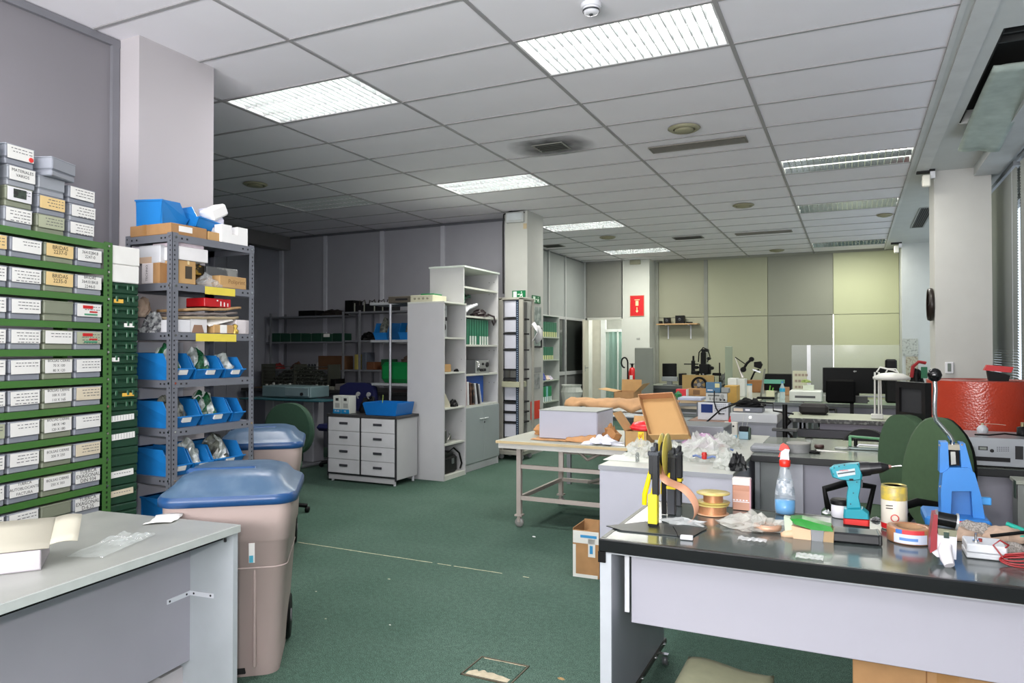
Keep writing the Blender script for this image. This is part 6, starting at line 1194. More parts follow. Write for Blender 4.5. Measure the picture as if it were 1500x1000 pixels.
PRr([(1238, 699), (1262, 698), (1261, 712), (1258, 728), (1262, 745), (1240, 746), (1240, 725), (1242, 712)], .017, TEAL, 'handle')
PRr([(1236, 743), (1264, 743), (1273, 750), (1274, 759), (1235, 757)], .034, TEAL, 'base_housing'); PRr([(1235, 756.5), (1274, 759), (1274, 769), (1235, 765)], .034, mat('#cc2a26', .4), 'battery_pack')
t.p('nameplate', PR([(1225, 688.5), (1252, 684), (1253, 693), (1228, 697)], .0315), mat('#b9c4c8', .4)); q = MB(); c = pY(1236, 688.5, DY-.0325); q.text('makita', .012, (c.x, DY-.0328, c.z), (1, 0, .10), (-.0, 0, 1)); t.p('lettering', q, mat('#c8342c', .5))
q = PR([(1227, 691), (1252, 687.3), (1252.3, 689.2), (1227.5, 693)], .0322); t.p('dark_stripe', q, mat('#3a4a50', .5))
a, b_ = pY(1260, 687, DY), pY(1296, 684, DY); ax_ = (b_-a).normalized()
t.p('clutch_ring', MB().cyl(a, a+ax_*.035, .029, .027, n=20), mat('#121214', .35)); t.p('chuck', MB().cyl(a+ax_*.035, a+ax_*.075, .024, .021, n=20).cyl(a+ax_*.075, a+ax_*.10, .020, .010, n=18), mat('#2a2a2c', .3, .6)); t.p('chuck_tip', MB().cyl(a+ax_*.092, a+ax_*.110, .011, .006, n=14), mat('#b98a80', .2, .8)); t.p('drill_bit', MB().cyl(a+ax_*.10, a+ax_*.145, .0028, n=8), CHROME)
t.p('trigger', PR([(1261, 702), (1264, 702), (1263.5, 713), (1258, 714)], .010), mat('#1b1d24', .4)); t.p('direction_switch', PR([(1244, 699), (1250, 699), (1250, 702), (1244, 702)], .0305), INK)
q = MB()
for px, py in ((1222, 685), (1229, 683), (1237, 681), (1221, 694), (1256, 680), (1255, 706), (1250, 722), (1246, 738)): c = pY(px, py, DY-.03); q.cyl((c.x, DY-.0305, c.z), (c.x, DY-.027, c.z), .0025, n=6)
t.p('screws', q, mat('#0e3a42', .5), kind='stuff')
# tape gun
GY = 2.82; x, y, z = on(1180, 792); t = W_('tape_gun', 'hand tape dispenser with beige handle and green guard', 'dispenser', (x, GY, .721)); HB = mat('#cfae8c', .5)
a, b_ = pY(1146, 784, GY), pY(1176, 780, GY); d_ = (b_-a); P_ = [a+d_*k/12 for k in range(13)]
t.p('handle', MB().tube(P_, [.010, .014, .016, .0145, .016, .0145, .016, .0145, .016, .016, .017, .019, .020], 14), HB); t.p('handle_end', MB().cyl(a, a-d_.normalized()*.003, .0125, n=14), mat('#b08a64', .5))
q = MB(); ppr(q, [(1160, 768), (1188, 774), (1189, 795), (1172, 792), (1163, 788)], GY, -.022, .022); t.p('body_casting', q, HB); q = MB(); ppr(q, [(1188, 772), (1208, 775), (1205, 797), (1190, 796)], GY, -.026, .026); t.p('steel_cheek', q, mat('#77797c', .4, .3))
q = MB(); ppr(q, [(1207, 776), (1222, 775), (1221, 797), (1206, 797)], GY, -.026, .026); t.p('tape_window', q, mat('#a08662', .4)); q = MB(); ppr(q, [(1158, 757), (1175, 757), (1218, 769), (1221, 776), (1190, 773), (1165, 765)], GY, -.030, .030); t.p('green_guard', q, mat('#1f8a2a', .25, alpha=.85)); q = MB(); ppr(q, [(1176, 793), (1196, 797), (1200, 799), (1180, 798)], GY, -.03, .03); t.p('green_lower_guard', q, mat('#1f8a2a', .25)); q = MB(); ppr(q, [(1148, 757), (1160, 759), (1163, 776), (1150, 778)], GY, .0, .035); t.p('paper_label', q, mat('#b8c4ae', .6))
# black battery box
x, y, z = on(1252, 797); t = T('black_battery', 'black rectangular battery case lying before the drill', 'battery', (x, y+.05, z), .06); t.p('case_body', MB().box(-.075, -.05, 0, .082, .05, .036, .006), mat('#17181b', .35)); t.p('case_cap', MB().box(.070, -.052, 0, .084, .052, .038, .004), mat('#101113', .3)); t.p('case_cap', MB().box(-.078, -.052, 0, -.066, .052, .038, .004), mat('#101113', .3)); t.p('label_mark', MB().box(-.02, -.02, .0361, .01, .02, .0368), mat('#2b2d31', .5))
# white and yellow can
x, y, z = on(1310, 774); t = T('adhesive_can', 'white and red cylindrical can with yellow top band', 'can', (x, y, z)); t.p('can_body', MB().lathe([(.042, 0), (.045, .003), (.045, .112), (.044, .114)], n=32), mat('#d9d2c4', .35)); t.p('yellow_band', MB().lathe([(.0455, .112), (.0455, .158), (.043, .162)], n=32), mat('#c8b04a', .35, h2='#a99a5c', thr=(.45, .6), scale=40)); t.p('red_band', MB().lathe([(.0456, .004), (.0456, .024)], n=32, caps=False), mat('#b81f24', .35)); t.p('rim', MB().lathe([(.043, .162), (.044, .166), (.040, .167), (.038, .160), (.003, .158)], n=32), mat('#b9ad6a', .3, .5))
q = MB().box(-.03, -.0462, .082, -.006, -.045, .085).box(-.03, -.0462, .092, -.006, -.045, .095); q.text('ABO', .017, (.004, -.0462, .013), (1, 0, 0), (0, 0, 1)); t.p('black_marks', q, INK, kind='stuff'); q = MB().lathe([(.011, .0), (.0145, .0), (.0145, .001), (.011, .001)], (0, -.0475, .048), 24, 'y', False); t.p('red_oval', q, mat('#c23a34', .4))
# packing tape roll
x, y, z = on(1333, 795); t = T('tape_roll', 'brown packing tape roll with printed label sticker', 'tape', (x, y+.03, z)); t.p('tape_body', MB().lathe([(.045, 0), (.070, 0), (.072, .004), (.072, .048), (.070, .052), (.045, .052), (.045, 0)], n=36, caps=False), mat('#a4714e', .3)); t.p('core', MB().lathe([(.040, .001), (.045, .001), (.045, .051), (.040, .051), (.040, .001)], n=30, caps=False), mat('#9c7a58', .7))
def arc(r, z0, z1, a0, a1, n=10): q = MB(); q.add([(r*math.cos(a0+(a1-a0)*k/n), r*math.sin(a0+(a1-a0)*k/n), zz) for zz in (z0, z1) for k in range(n+1)], [(k, k+1, n+2+k, n+1+k) for k in range(n)], True); return q
lb = t.p('sticker', arc(.0725, .004, .036, -PI*.75, -PI*.25), mat('#c9cfe0', .5)); sub(lb, 'blue_print', arc(.0728, .014, .024, -PI*.66, -PI*.40), mat('#5a86c4', .5)); t.p('red_sticker', arc(.0725, .0365, .051, -PI*.62, -PI*.30), mat('#cc3b40', .5)); t.p('blue_sticker', arc(.0724, .0365, .051, -PI*.72, -PI*.62), mat('#3d6fb8', .5))
# blue arbor press
BY = 3.30; BB = mat('#2b77bf', .38, var=.05, scale=10); x, y, z = on(1405, 766); t = W_('eyelet_press', 'blue hand lever press with black ball handle', 'press', (x, BY, .721))
t.p('base_foot', MB().box(pY(1352, 760, BY).x, 3.20, .721, pY(1447, 760, BY).x, 3.42, .760, .008), BB)
q = MB(); ppr(q, [(1377, 757), (1376, 720), (1379, 690), (1390, 682), (1415, 682), (1425, 690), (1434, 722), (1441, 762), (1423, 760), (1420, 716), (1392, 716), (1390, 757)], BY, -.05, .05); t.p('arch_body', q, BB)
q = MB(); ppr(q, [(1390, 755), (1391, 716), (1421, 716), (1424, 757)], BY, .0, .04); t.p('recess_back', q, mat('#2f6aa8', .5)); q = MB(); ppr(q, [(1375, 690), (1376, 646), (1387, 646), (1389, 690)], BY, -.035, .035); t.p('cheek', q, BB); q = MB(); ppr(q, [(1407, 690), (1404, 647), (1412, 648), (1424, 692)], BY, -.035, .035); t.p('cheek', q, BB)
q = MB(); ppr(q, [(1387, 688), (1386, 655), (1404, 655), (1408, 689)], BY, .01, .02); t.p('inner_block', q, BLACK); q = MB(); ppr(q, [(1384, 650), (1408, 650), (1408, 658), (1385, 657)], BY, -.03, .02); t.p('pivot_block', q, mat('#8f8a7c', .3, .6)); q = MB(); ppr(q, [(1391, 660), (1398, 660), (1399, 678), (1392, 679)], BY, -.03, -.01); ppr(q, [(1390, 683), (1406, 683), (1416, 692), (1386, 692)], BY, -.035, .03); t.p('plunger', q, mat('#b0b0ac', .25, .7))
pts = [pY(a_, b__, BY-.005) for a_, b__ in ((1395, 655), (1395, 645), (1391, 638), (1377, 622), (1371, 615), (1369, 606), (1369, 590), (1370, 570), (1369, 556))]
t.p('lever', MB().tube(pts, .0085, 12), CHROME); c = pY(1369, 549, BY-.005); t.p('ball_knob', MB().lathe([(.002, -.027), (.012, -.0245), (.021, -.017), (.027, 0), (.021, .017), (.012, .0245), (.002, .027)], tuple(c), 24), mat('#08080a', .12))
for px, py in ((1376, 652), (1410, 688), (1377, 712), (1409, 651)): c = pY(px, py, BY-.037); t.p('bolt', MB().cyl((c.x, BY-.041, c.z), (c.x, BY-.034, c.z), .004, n=8), CHROME)
t.p('side_latch', MB().box(pY(1432, 733, BY).x, BY-.01, pY(1432, 738, BY).z, pY(1452, 733, BY).x, BY+.01, pY(1432, 727, BY).z, .003), mat('#3b93d6', .4))
# grey board and dark pad behind the press
single('white_board_scrap', MB().prism([(-.40, -.06), (.32, -.10), (.40, -.03), (.30, .10), (-.32, .12)], 'z', 0, .004), mat('#a9aaa2', .6), 'pale grey board lying behind the blue press', 'board', (.36, 3.37, .770)) if 0 else None
t = T('pliers', 'red handled pliers open behind the adhesive can', 'pliers', on(1350, 735)); REDH = mat('#d2222a', .35)
t.o.location = (.30, 3.16, .7215); t.p('jaws', MB().box(-.06, -.012, .002, -.01, .012, .014, .003), mat('#5a5a5c', .3, .8)); t.p('handle_grip', MB().tube([(-.01, 0, .01), (.03, .018, .02), (.09, .02, .03)], [.006, .010, .009]), REDH); t.p('handle_grip', MB().tube([(-.01, 0, .01), (-.02, .03, .03), (-.015, .06, .055)], [.006, .010, .009]), REDH)
t = T('pliers', 'teal handled pliers at the far right of the near bench', 'pliers', (.545, 3.10, .7215), -.5); TE = mat('#18a08c', .35)
t.p('jaws', MB().box(.05, -.012, .002, .11, .012, .014, .003), mat('#4a4a4c', .3, .8)); t.p('handle_grip', MB().tube([(.05, 0, .012), (0, .022, .03), (-.06, .03, .045)], [.006, .011, .009]), TE); t.p('handle_grip', MB().tube([(.05, 0, .012), (.0, -.02, .014), (-.05, -.015, .016)], [.006, .011, .009]), TE)
# label applicator
LY = 2.70; t = W_('hand_stamp_printer', 'white and red hand tool with steel roller and white handle', 'tool', (.25, LY, .721)); 
q = MB(); ppr(q, [(1366, 778), (1400, 781), (1399, 816), (1371, 812), (1364, 806)], LY, -.03, .03); t.p('tool_body', q, mat('#d5d5dc', .4)); q = MB(); ppr(q, [(1366, 750), (1372, 751), (1371, 800), (1361, 806), (1362, 780)], LY, -.035, .035); t.p('red_side_plate', q, mat('#8a262e', .4))
q = MB(); ppr(q, [(1372, 770), (1400, 774), (1399, 783), (1373, 780)], LY, -.033, .033); t.p('steel_bracket', q, mat('#8b8a74', .35, .6)); a, b_ = pY(1371, 758, LY), pY(1401, 764, LY); t.p('roller', MB().cyl(a, b_, .022, n=20), mat('#17181a', .25, .5)); d_ = (b_-a).normalized(); t.p('roller_flange', MB().cyl(a-d_*.003, a+d_*.002, .027, n=20), mat('#a4a4a6', .3, .7)); t.p('roller_flange', MB().cyl(b_-d_*.002, b_+d_*.004, .027, n=20), mat('#c4c6c8', .3, .6))
q = MB().tube([pY(1386, 797, LY-.035), pY(1384, 806, LY-.045), pY(1387, 818, LY-.06), pY(1391, 828, LY-.075)], [.017, .020, .019, .015], 14); t.p('white_handle', q, mat('#dcd8dc', .35)); t.p('metal_clip', MB().box(pY(1382, 780, LY-.03).x, LY-.037, pY(1382, 787, LY-.03).z, pY(1390, 780, LY-.03).x, LY-.03, pY(1382, 778, LY-.03).z), CHROME)
# white project box with red leads
WY = 2.775; t = W_('project_box', 'white electronics box with a coil of red leads', 'box', (.38, WY, .721)); a, b_ = pY(1416, 830, WY), pY(1466, 830, WY); h_ = pY(1416, 796, WY).z
t.p('box_base', MB().box(a.x, WY, .721, b_.x+.02, WY+.12, .738, .003), mat('#c9cccf', .45)); t.p('box_cover', MB().box(a.x+.001, WY+.001, .739, b_.x+.019, WY+.119, h_, .004), mat('#d3d6da', .45)); t.p('toggle_switch', MB().cyl((a.x+.03, WY+.03, h_), (a.x+.03, WY+.03, h_+.008), .010, n=10).cyl((a.x+.03, WY+.03, h_+.008), (a.x+.03, WY+.03, h_+.030), .004, n=8), CHROME); t.p('indicator', MB().cyl((a.x+.045, WY+.05, h_), (a.x+.045, WY+.05, h_+.01), .006, n=10), mat('#8a2a22', .4))
RL_ = mat('#8f1c1f', .35); q = MB()
for k in range(5):
    c = Vector((.475+.008*k, WY-.035+.006*k, .735+.006*k)); q.tube([(c.x+.055*math.cos(a_)*(1+.06*k), c.y+.016*math.sin(a_), c.z+.014*math.sin(a_+.5*k)) for a_ in [2*PI*j/20 for j in range(21)]], .0028, 6)
q.tube([(.43, WY-.03, .74), (.405, WY-.02, .775), (.425, WY-.01, .79), (.45, WY, .775), (.44, WY+.005, .762)], .0028, 6).tube([(.52, WY-.03, .745), (.60, WY-.02, .735), (.70, WY+.02, .73)], .003, 6).tube([(.52, WY-.035, .735), (.60, WY-.04, .728), (.72, WY-.01, .726)], .003, 6)
single('red_leads', q, RL_, 'coil of red test leads beside the white electronics box', 'cable'); single('white_cable_tie', MB().tube([(.487, WY-.06, .722), (.492, WY-.055, .76), (.497, WY-.01, .765), (.495, WY+.0, .73)], .0035, 6), PAPER, 'white tie around the red test leads', 'tie')
# gloves and cloths
GLV = mat('#b39a86', .9, var=.12, scale=25); MESHC = mat('#a39d96', .9, h2='#77716b', thr=(.46, .56), scale=220)
for k, (px, py, sx, sy, h_, m, lab) in enumerate(((1425, 783, .18, .10, .045, MESHC, 'dotted grey glove crumpled before the blue press'), (1405, 788, .16, .10, .035, GLV, 'beige glove between the roller tool and the white box'), (1472, 790, .16, .12, .045, GLV, 'beige glove at the right end of the near bench'), (1366, 790, .07, .12, .04, GLV, 'beige cloth behind the red side plate'), (1478, 808, .14, .10, .03, MESHC, 'dotted glove cuff under the beige glove at right'))):
    single('work_glove', MB().blob((0, 0, 0), sx, sy, h_, 100+k, .18, 3.0, nu=26, nv=8, smooth=True), m, lab, 'glove', on(px, py), .3*k)
single('black_pen', MB().cyl((-.07, -.01, .0), (.09, .03, .028), .006, n=8), BLACK, 'black pen lying across the gloves', 'pen', (.50, 2.98, .757)); single('blue_cloth', MB().blob((0, 0, 0), .14, .12, .06, 110, .3), mat('#26346e', .8), 'dark blue cloth at the right edge of the near bench', 'cloth', (.64, 2.98, .721))
single('dark_pad', MB().box(-.22, -.09, 0, .22, .09, .006, .002), mat('#14161a', .5), 'black pad under the teal pliers', 'pad', (.62, 3.14, .7212)) if 0 else None
single('bolt_handful', MB().blob((0, 0, 0), .03, .03, .012, 111, .4), mat('#a9a9aa', .3, .7), 'small pile of metal bits right of the drill battery', 'bits', on(1283, 762)); single('bolt_handful', MB().blob((0, 0, 0), .04, .03, .012, 112, .4), mat('#b9bcbc', .3, .5), 'small pile of clear bits left of the drill', 'bits', on(1212, 752))
# things under the near bench
pp = pz(1060, 992, .275)
t = T('padded_stool', 'beige padded stool top at the bottom edge under the bench', 'stool', (pp.x, pp.y-.02, 0)); 
q = MB().grid(lambda u, v: ((u-.5)*.30, (v-.5)*.34, .252 + .03*math.sin(u*PI)**.3*math.sin(v*PI)**.3 + .012*math.sin(u*5+1)), 16, 12, thick=.06); t.p('cushion', q, mat('#7f8066', .9, var=.08, scale=20)); t.p('stem', MB().cyl((0, 0, .03), (0, 0, .24), .03), BLACK); t.p('base_disc', MB().lathe([(.20, 0), (.20, .02), (.03, .04)], n=24), BLACK)
t = T('cardboard_carton', 'brown carton standing under the near bench at the right', 'box', (.235, 2.80, 0)); t.p('carton_body', MB().box(-.24, -.16, 0, .30, .16, .42, .003), CARD); t.p('flap_seam', MB().box(-.03, -.1612, 0, -.026, -.160, .42), mat('#7d5530', .8)); t.p('packing_tape', MB().box(.0, -.1614, .0, .06, -.160, .42), TAPE)
# carton against the white desk
t = T('battered_carton', 'battered open carton with blue printed tape beside the white desk', 'box', (-1.50, 4.32, 0), .03); q = MB().box(-.075, -.11, 0, .085, -.105, .29).box(-.075, .105, 0, .085, .11, .31).box(-.08, -.11, 0, -.075, .11, .30).box(.085, -.11, 0, .09, .11, .33).box(-.08, -.11, 0, .09, .11, .004); t.p('carton_walls', q, CARD)
t.p('white_tape', MB().box(-.078, -.1125, .21, .087, -.110, .285).box(.02, -.1125, .13, .065, -.1105, .24).box(-.079, -.1125, .0, -.06, -.110, .20).box(-.06, -.1125, .0, .08, -.1105, .02), mat('#d6d6cf', .5)); t.p('blue_print', MB().box(-.03, -.1132, .245, .075, -.1124, .262).box(.03, -.1132, .15, .05, -.1124, .20), mat('#2f86b8', .5), kind='stuff'); t.p('torn_flap', MB().prism([(.0, .28), (.085, .28), (.085, .36), (.05, .33)], 'y', -.10, -.096), CARD)
# ---- B: white desk with packing foam
t = W_('white_desk', 'white desk block with plain front behind the near bench', 'desk', (-1.0, 4.8, 0)); BX0, BX1, BY0, BY1 = -1.395, -.615, 4.19, 6.2; BZ_ = .705
t.p('desktop', MB().box(BX0-.004, BY0-.01, BZ_-.028, BX1+.004, BY1, BZ_, .003), mat('#b8bab2', .4, var=.04)); t.p('edge_band', MB().box(BX0-.005, BY0-.012, BZ_-.028, BX1+.005, BY0-.009, BZ_-.001), mat('#9b9da3', .5)); t.p('front_panel', MB().box(BX0, BY0, 0, BX1, BY0+.018, BZ_-.028), mat('#b9b9c4', .5, var=.015)); t.p('side_panel', MB().box(BX0, BY0+.018, 0, BX0+.018, BY1-.01, BZ_-.028), mat('#b9b9c4', .5)); t.p('side_panel', MB().box(BX1-.018, BY0+.018, 0, BX1, BY1-.01, BZ_-.028), mat('#b9b9c4', .5))
FOAM = mat('#dfe3dc', .2, alpha=.42, var=.04, bump=1, bscale=35, bdist=.02)
def lump(lab, px, py, sx, sy, h, seed, m=None, amp=.27, z=BZ_, cat_='bag', name='packing_bag'): return single(name, MB().blob((0, 0, 0), sx, sy, h, seed, amp, 4.5, nu=26, nv=9), m or FOAM, lab, cat_, on(px, py, z))
lump('left heap of clear bubble packing on the white desk', 940, 668, .20, .20, .10, 120); lump('clear packing heap just right of the left heap on the desk', 985, 668, .12, .14, .09, 121); lump('large heap of clear packing in the middle of the white desk', 1032, 672, .34, .34, .14, 122, amp=.3); lump('white packing heap at the right front corner of the desk', 1070, 685, .18, .20, .08, 123); lump('pinkish antistatic bag on the white desk', 1030, 655, .28, .16, .085, 124, mat('#c8a4c4', .2, alpha=.8, bump=.8, bscale=25)); lump('clear bag heap around the small white box', 1062, 655, .20, .22, .10, 125)
single('flat_sheet', MB().box(-.15, -.12, 0, .15, .12, .003), mat('#cfd3c9', .4), 'pale flat sheet at the left front of the white desk', 'sheet', on(925, 672, BZ_))
for px, py, lab in ((1034, 678, 'red knobbed connector with blue arms on the white desk'), (1060, 667, 'second red knobbed connector behind the first')):
    x, y, z = on(px, py, BZ_); t = T('red_connector', lab, 'connector', (x, y-.05, z+.03), 0, 'red connectors with blue arms'); t.p('red_knob', MB().lathe([(.014, 0), (.018, .01), (.014, .02), (.018, .03), (.012, .042)], n=14), mat('#b82a24', .35)); t.p('blue_arm', MB().tube([(-.015, 0, .008), (-.05, 0, .02), (-.07, 0, .014)], .007), mat('#5a6f9a', .4)); t.p('blue_arm', MB().tube([(.015, 0, .008), (.05, 0, .02), (.07, 0, .014)], .007), mat('#5a6f9a', .4))
x, y, z = on(935, 676, BZ_); single('glass_vial', MB().lathe([(.012, 0), (.012, .05), (.006, .06)], n=12), mat('#7d8480', .1, alpha=.6), 'small dark vial standing in the left packing heap', 'vial', (x, y-.02, z))
CW = mat('#7e828a', .35, .2); t = T('grey_metal_case', 'flat grey metal case behind the pink bag', 'equipment', on(1022, 651, BZ_)); t.o.location.y += .22; t.p('case_body', MB().box(-.22, -.16, 0, .18, .22, .13, .005), mat('#7d8085', .35, .2))
t = T('small_white_box', 'small white box with red cap and printed dots on the desk', 'box', on(1071, 640, BZ_)); wv = .06; t.p('carton_body', MB().box(-.05, -.03, 0, .05, .03, .12, .002), mat('#cfccc2', .6)); t.p('printed_symbol', MB().cyl((-.022, -.0305, .09), (-.022, -.0315, .09), .010, n=10).cyl((.022, -.0305, .09), (.022, -.0315, .09), .008, n=10), INK, kind='stuff'); t.p('blue_foot', MB().box(-.05, -.0315, .0, .05, -.030, .02), mat('#7fb3c9', .5)); t.p('red_cap', MB().cyl((-.01, 0, .12), (-.01, 0, .14), .010).cyl((-.01, 0, .14), (-.005, 0, .17), .006, .002), RED)
t = T('radio_charger', 'black and blue two slot charger with thin antennas', 'charger', on(1090, 643, .705)); t.o.location.y += .0; t.p('charger_body', MB().box(-.035, -.03, 0, .035, .03, .06, .004), mat('#8fb0bd', .4)); t.p('black_top', MB().box(-.036, -.031, .06, .038, .031, .10, .008), BLACK); t.p('dark_side', MB().box(.035, -.03, 0, .05, .03, .09, .003), mat('#2f4338', .5)); t.p('antenna', MB().cyl((-.015, 0, .10), (.0, 0, .19), .002), mat('#b9bbb4', .4)); t.p('antenna', MB().cyl((.02, 0, .10), (.035, 0, .17), .002), mat('#b9bbb4', .4))
lump('black twisted cable bag at the right end of the white desk', 1080, 688, .10, .12, .09, 128, mat('#121315', .5, h2='#5a5c5c', thr=(.55, .7), scale=12)); 
# ---- C: bench with rack PC
def bench(lab, X0, X1, Y0, Y1, Z, top, edge, panel, pb=.10, name='workbench', legs=True):
    t = W_(name, lab, 'bench', ((X0+X1)/2, (Y0+Y1)/2, 0)); t.p('worktop', MB().box(X0, Y0+.012, Z-.03, X1, Y1, Z, .002), top); t.p('edge_band', MB().box(X0-.002, Y0, Z-.042, X1+.002, Y0+.012, Z+.001, .003), edge)
    t.p('front_panel', MB().box(X0+.30, Y0+.10, pb, X1-.1, Y0+.118, Z-.04), panel); t.p('side_panel', MB().box(X0+.02, Y0+.03, 0, X0+.05, Y1-.03, Z-.03), mat('#8d9094', .5)); t.p('side_panel', MB().box(X1-.05, Y0+.03, 0, X1-.02, Y1-.03, Z-.03), mat('#8d9094', .5))
    return t
BE = mat('#16181a', .35, var=.15)
t = bench('workbench with the rack computer, behind the near bench', -.60, 1.28, 4.90, 6.0, .72, glass_top('#767c74', .18), BE, mat('#9d9ca8', .5, var=.02))
t.p('grey_post_panel', MB().box(-.55, 4.97, .05, -.43, 5.0, .68), mat('#7f8484', .5)); t.p('white_leg_panel', MB().box(-.43, 4.96, .10, -.29, 4.99, .68), mat('#b4b6bf', .45)); q = MB()
for z in (.64, .16): q.cyl((-.38, 4.958, z), (-.38, 4.962, z), .009, n=8)
q.v = q.v; t.p('panel_screw', q, INK, kind='stuff'); t.p('cross_foot', MB().box(-.60, 4.93, .03, -.25, 4.97, .07), mat('#9da0a0', .5))
t = T('flat_grey_device', 'long flat grey device at the left of the rack computer bench', 'equipment', on(1128, 662)); t.p('device_body', MB().box(-.12, -.06, 0, .12, .10, .045, .012), mat('#7f8287', .45)); t.p('front_seam', MB().box(-.11, -.0615, .018, .11, -.06, .021), INK)
t = T('grey_drum', 'short grey drum next to the flat device', 'drum', on(1170, 662)); t.p('drum_wall', MB().lathe([(.075, 0), (.075, .055)], n=30, caps=False), mat('#7f8080', .6, var=.1, scale=40)); t.p('drum_lid', MB().lathe([(.078, .055), (.078, .062), (.07, .065), (.003, .065)], n=30), mat('#85857f', .6)); t.p('black_foot', MB().blob((.10, -.02, 0), .07, .06, .02, 130, .2), BLACK)
t = T('glass_dish', 'tiny clear glass dish with a dark rim behind the drum', 'dish', on(1185, 650)); t.p('dish', MB().lathe([(.015, 0), (.02, .03), (.028, .035)], n=16), mat('#cdd2cc', .1, alpha=.5)); t.p('rim', MB().lathe([(.028, .035), (.030, .037), (.028, .039)], n=16, caps=False), INK)
t = T('brown_ring', 'small dark brown coil ring on white paper', 'coil', (on(1200, 657)[0], on(1200, 657)[1], .724)); t.p('coil_ring', MB().lathe([(.015, 0), (.03, 0), (.033, .01), (.03, .024), (.015, .024)], n=20), mat('#3a211d', .5)); single('paper_slip', MB().prism([(-.06, -.03), (.02, -.05), (.14, -.04), (.10, -.01), (-.05, .03)], 'z', 0, .0015), PAPER, 'white slip under the brown coil ring', 'paper', on(1208, 660))
t = T('pcb_frame_holder', 'long green and steel circuit board holder with white bar', 'holder', on(1282, 659)); GH = mat('#4e8a5e', .35)
t.p('base_bar', MB().box(-.17, -.05, 0, .17, .04, .018, .004), mat('#6c7774', .35, .5)); t.p('green_top_bar', MB().tube([(-.16, .0, .085), (-.05, .0, .080), (.06, 0, .075), (.15, 0, .080), (.17, 0, .065)], .009, 8), GH); t.p('end_post', MB().box(-.165, -.02, .018, -.145, .02, .085, .003), GH); t.p('end_post', MB().box(.135, -.02, .018, .15, .02, .08, .003), mat('#aab0a8', .3, .5)); t.p('white_bar', MB().tube([(-.11, -.03, .02), (-.10, -.03, .034), (.08, -.03, .032), (.10, -.03, .02)], .006, 8), WHITE); t.p('spring', MB().cyl((-.12, 0, .02), (-.12, 0, .07), .012, n=10), BLACK); t.p('spring', MB().cyl((.12, 0, .02), (.12, 0, .065), .012, n=10), BLACK); t.p('flat_dish', MB().lathe([(.05, 0), (.055, .008), (.01, .004)], (-.20, -.03, 0), 20), mat('#9a9f9a', .4))
single('white_card', MB().box(-.05, -.04, 0, .05, .04, .012, .002), mat('#c6c9cf', .5), 'white flat box before the board holder', 'box', on(1308, 664))
# rack PC
t = W_('rack_computer', 'silver rack mount computer with front handle and drive slots', 'computer', (.85, 5.2, .721)); PX0, PX1 = .612, 1.06; PY = 4.97; PZ0, PZ1 = .735, .892; SIL = mat('#a3a7ac', .35, .3)
t.p('chassis', MB().box(PX0+.01, PY+.012, PZ0, PX1-.01, PY+.46, PZ1-.004, .003), mat('#8e9197', .35, .4)); t.p('front_panel', MB().box(PX0, PY, PZ0-.005, PX1, PY+.012, PZ1, .002), SIL); t.p('foot', MB().box(PX0+.03, PY+.02, .7215, PX1-.03, PY+.4, PZ0), BLACK)
def pcp(px0, px1, py0, py1): a_, b__ = pY(px0, py0, PY), pY(px1, py1, PY); return a_.x, b__.z, b__.x, a_.z
def pcr(name, px0, px1, py0, py1, m, d=.004, b=0): x0, z0, x1, z1 = pcp(px0, px1, py0, py1); return t.p(name, MB().box(x0, PY-d, z0, x1, PY+.001, z1, b), m)
pcr('drive_bay', 1429, 1480, 668, 677, INK, .002); pcr('display_frame', 1433, 1447, 653, 659.5, mat('#2b2c2e', .4), .003, .001); pcr('display_window', 1435, 1445, 654.3, 658.3, mat('#8d938c', .2), .0035); pcr('vent_panel', 1487, 1499, 653, 673, mat('#17181a', .6), .002)
x0, z0, x1, z1 = pcp(1422, 1427, 652, 675); t.p('handle', MB().tube([(x0+.006, PY, z0+.004), (x0+.006, PY-.03, z0+.006), (x0+.006, PY-.03, z1-.006), (x0+.006, PY, z1-.004)], .006, 8), mat('#c8cacd', .25, .6)); c = pY(1453, 660, PY); t.p('power_button', MB().lathe([(.010, 0), (.009, -.008), (.002, -.009)], (c.x, PY, c.z), 14, 'y'), INK)
q = MB()
for k in range(6):
    for j in range(3): c = pY(1461+k*3.2, 655+j*2.6, PY); q.box(c.x-.0032, PY-.0012, c.z-.002, c.x+.0032, PY+.0005, c.z+.002)
t.p('vent_slots', q, mat('#4c4f54', .5), kind='stuff')
single('black_cable', MB().tube([(.66, 5.08, .897), (.72, 5.0, .905), (.80, 5.02, .915), (.90, 5.10, .90), (1.04, 5.12, .897)], .005, 6), BLACK, 'thin black cable lying on the rack computer', 'cable')
t = T('small_white_bottle', 'small round white bottle standing on the rack computer', 'bottle', (pY(1440, 640, 5.2).x, 5.22, .893)); t.p('bottle_body', MB().lathe([(.026, 0), (.03, .01), (.03, .03), (.018, .045), (.008, .05)], n=18), mat('#c2c4c8', .35)); t.p('cap', MB().lathe([(.008, .05), (.007, .062)], n=12), mat('#b0a78c', .4)); t.p('thin_wire', MB().tube([(.0, 0, .06), (.08, 0, .058), (.12, 0, .055)], .0015, 5), mat('#c9b9a4', .4))
t = T('black_jar', 'black jar with brass neck at the right frame edge', 'jar', (pY(1499, 640, 5.2).x, 5.22, .893)); t.p('jar_body', MB().lathe([(.03, 0), (.03, .045), (.012, .05)], n=18), BLACK); t.p('neck', MB().lathe([(.010, .05), (.010, .075)], n=12), mat('#8f8766', .4, .4))
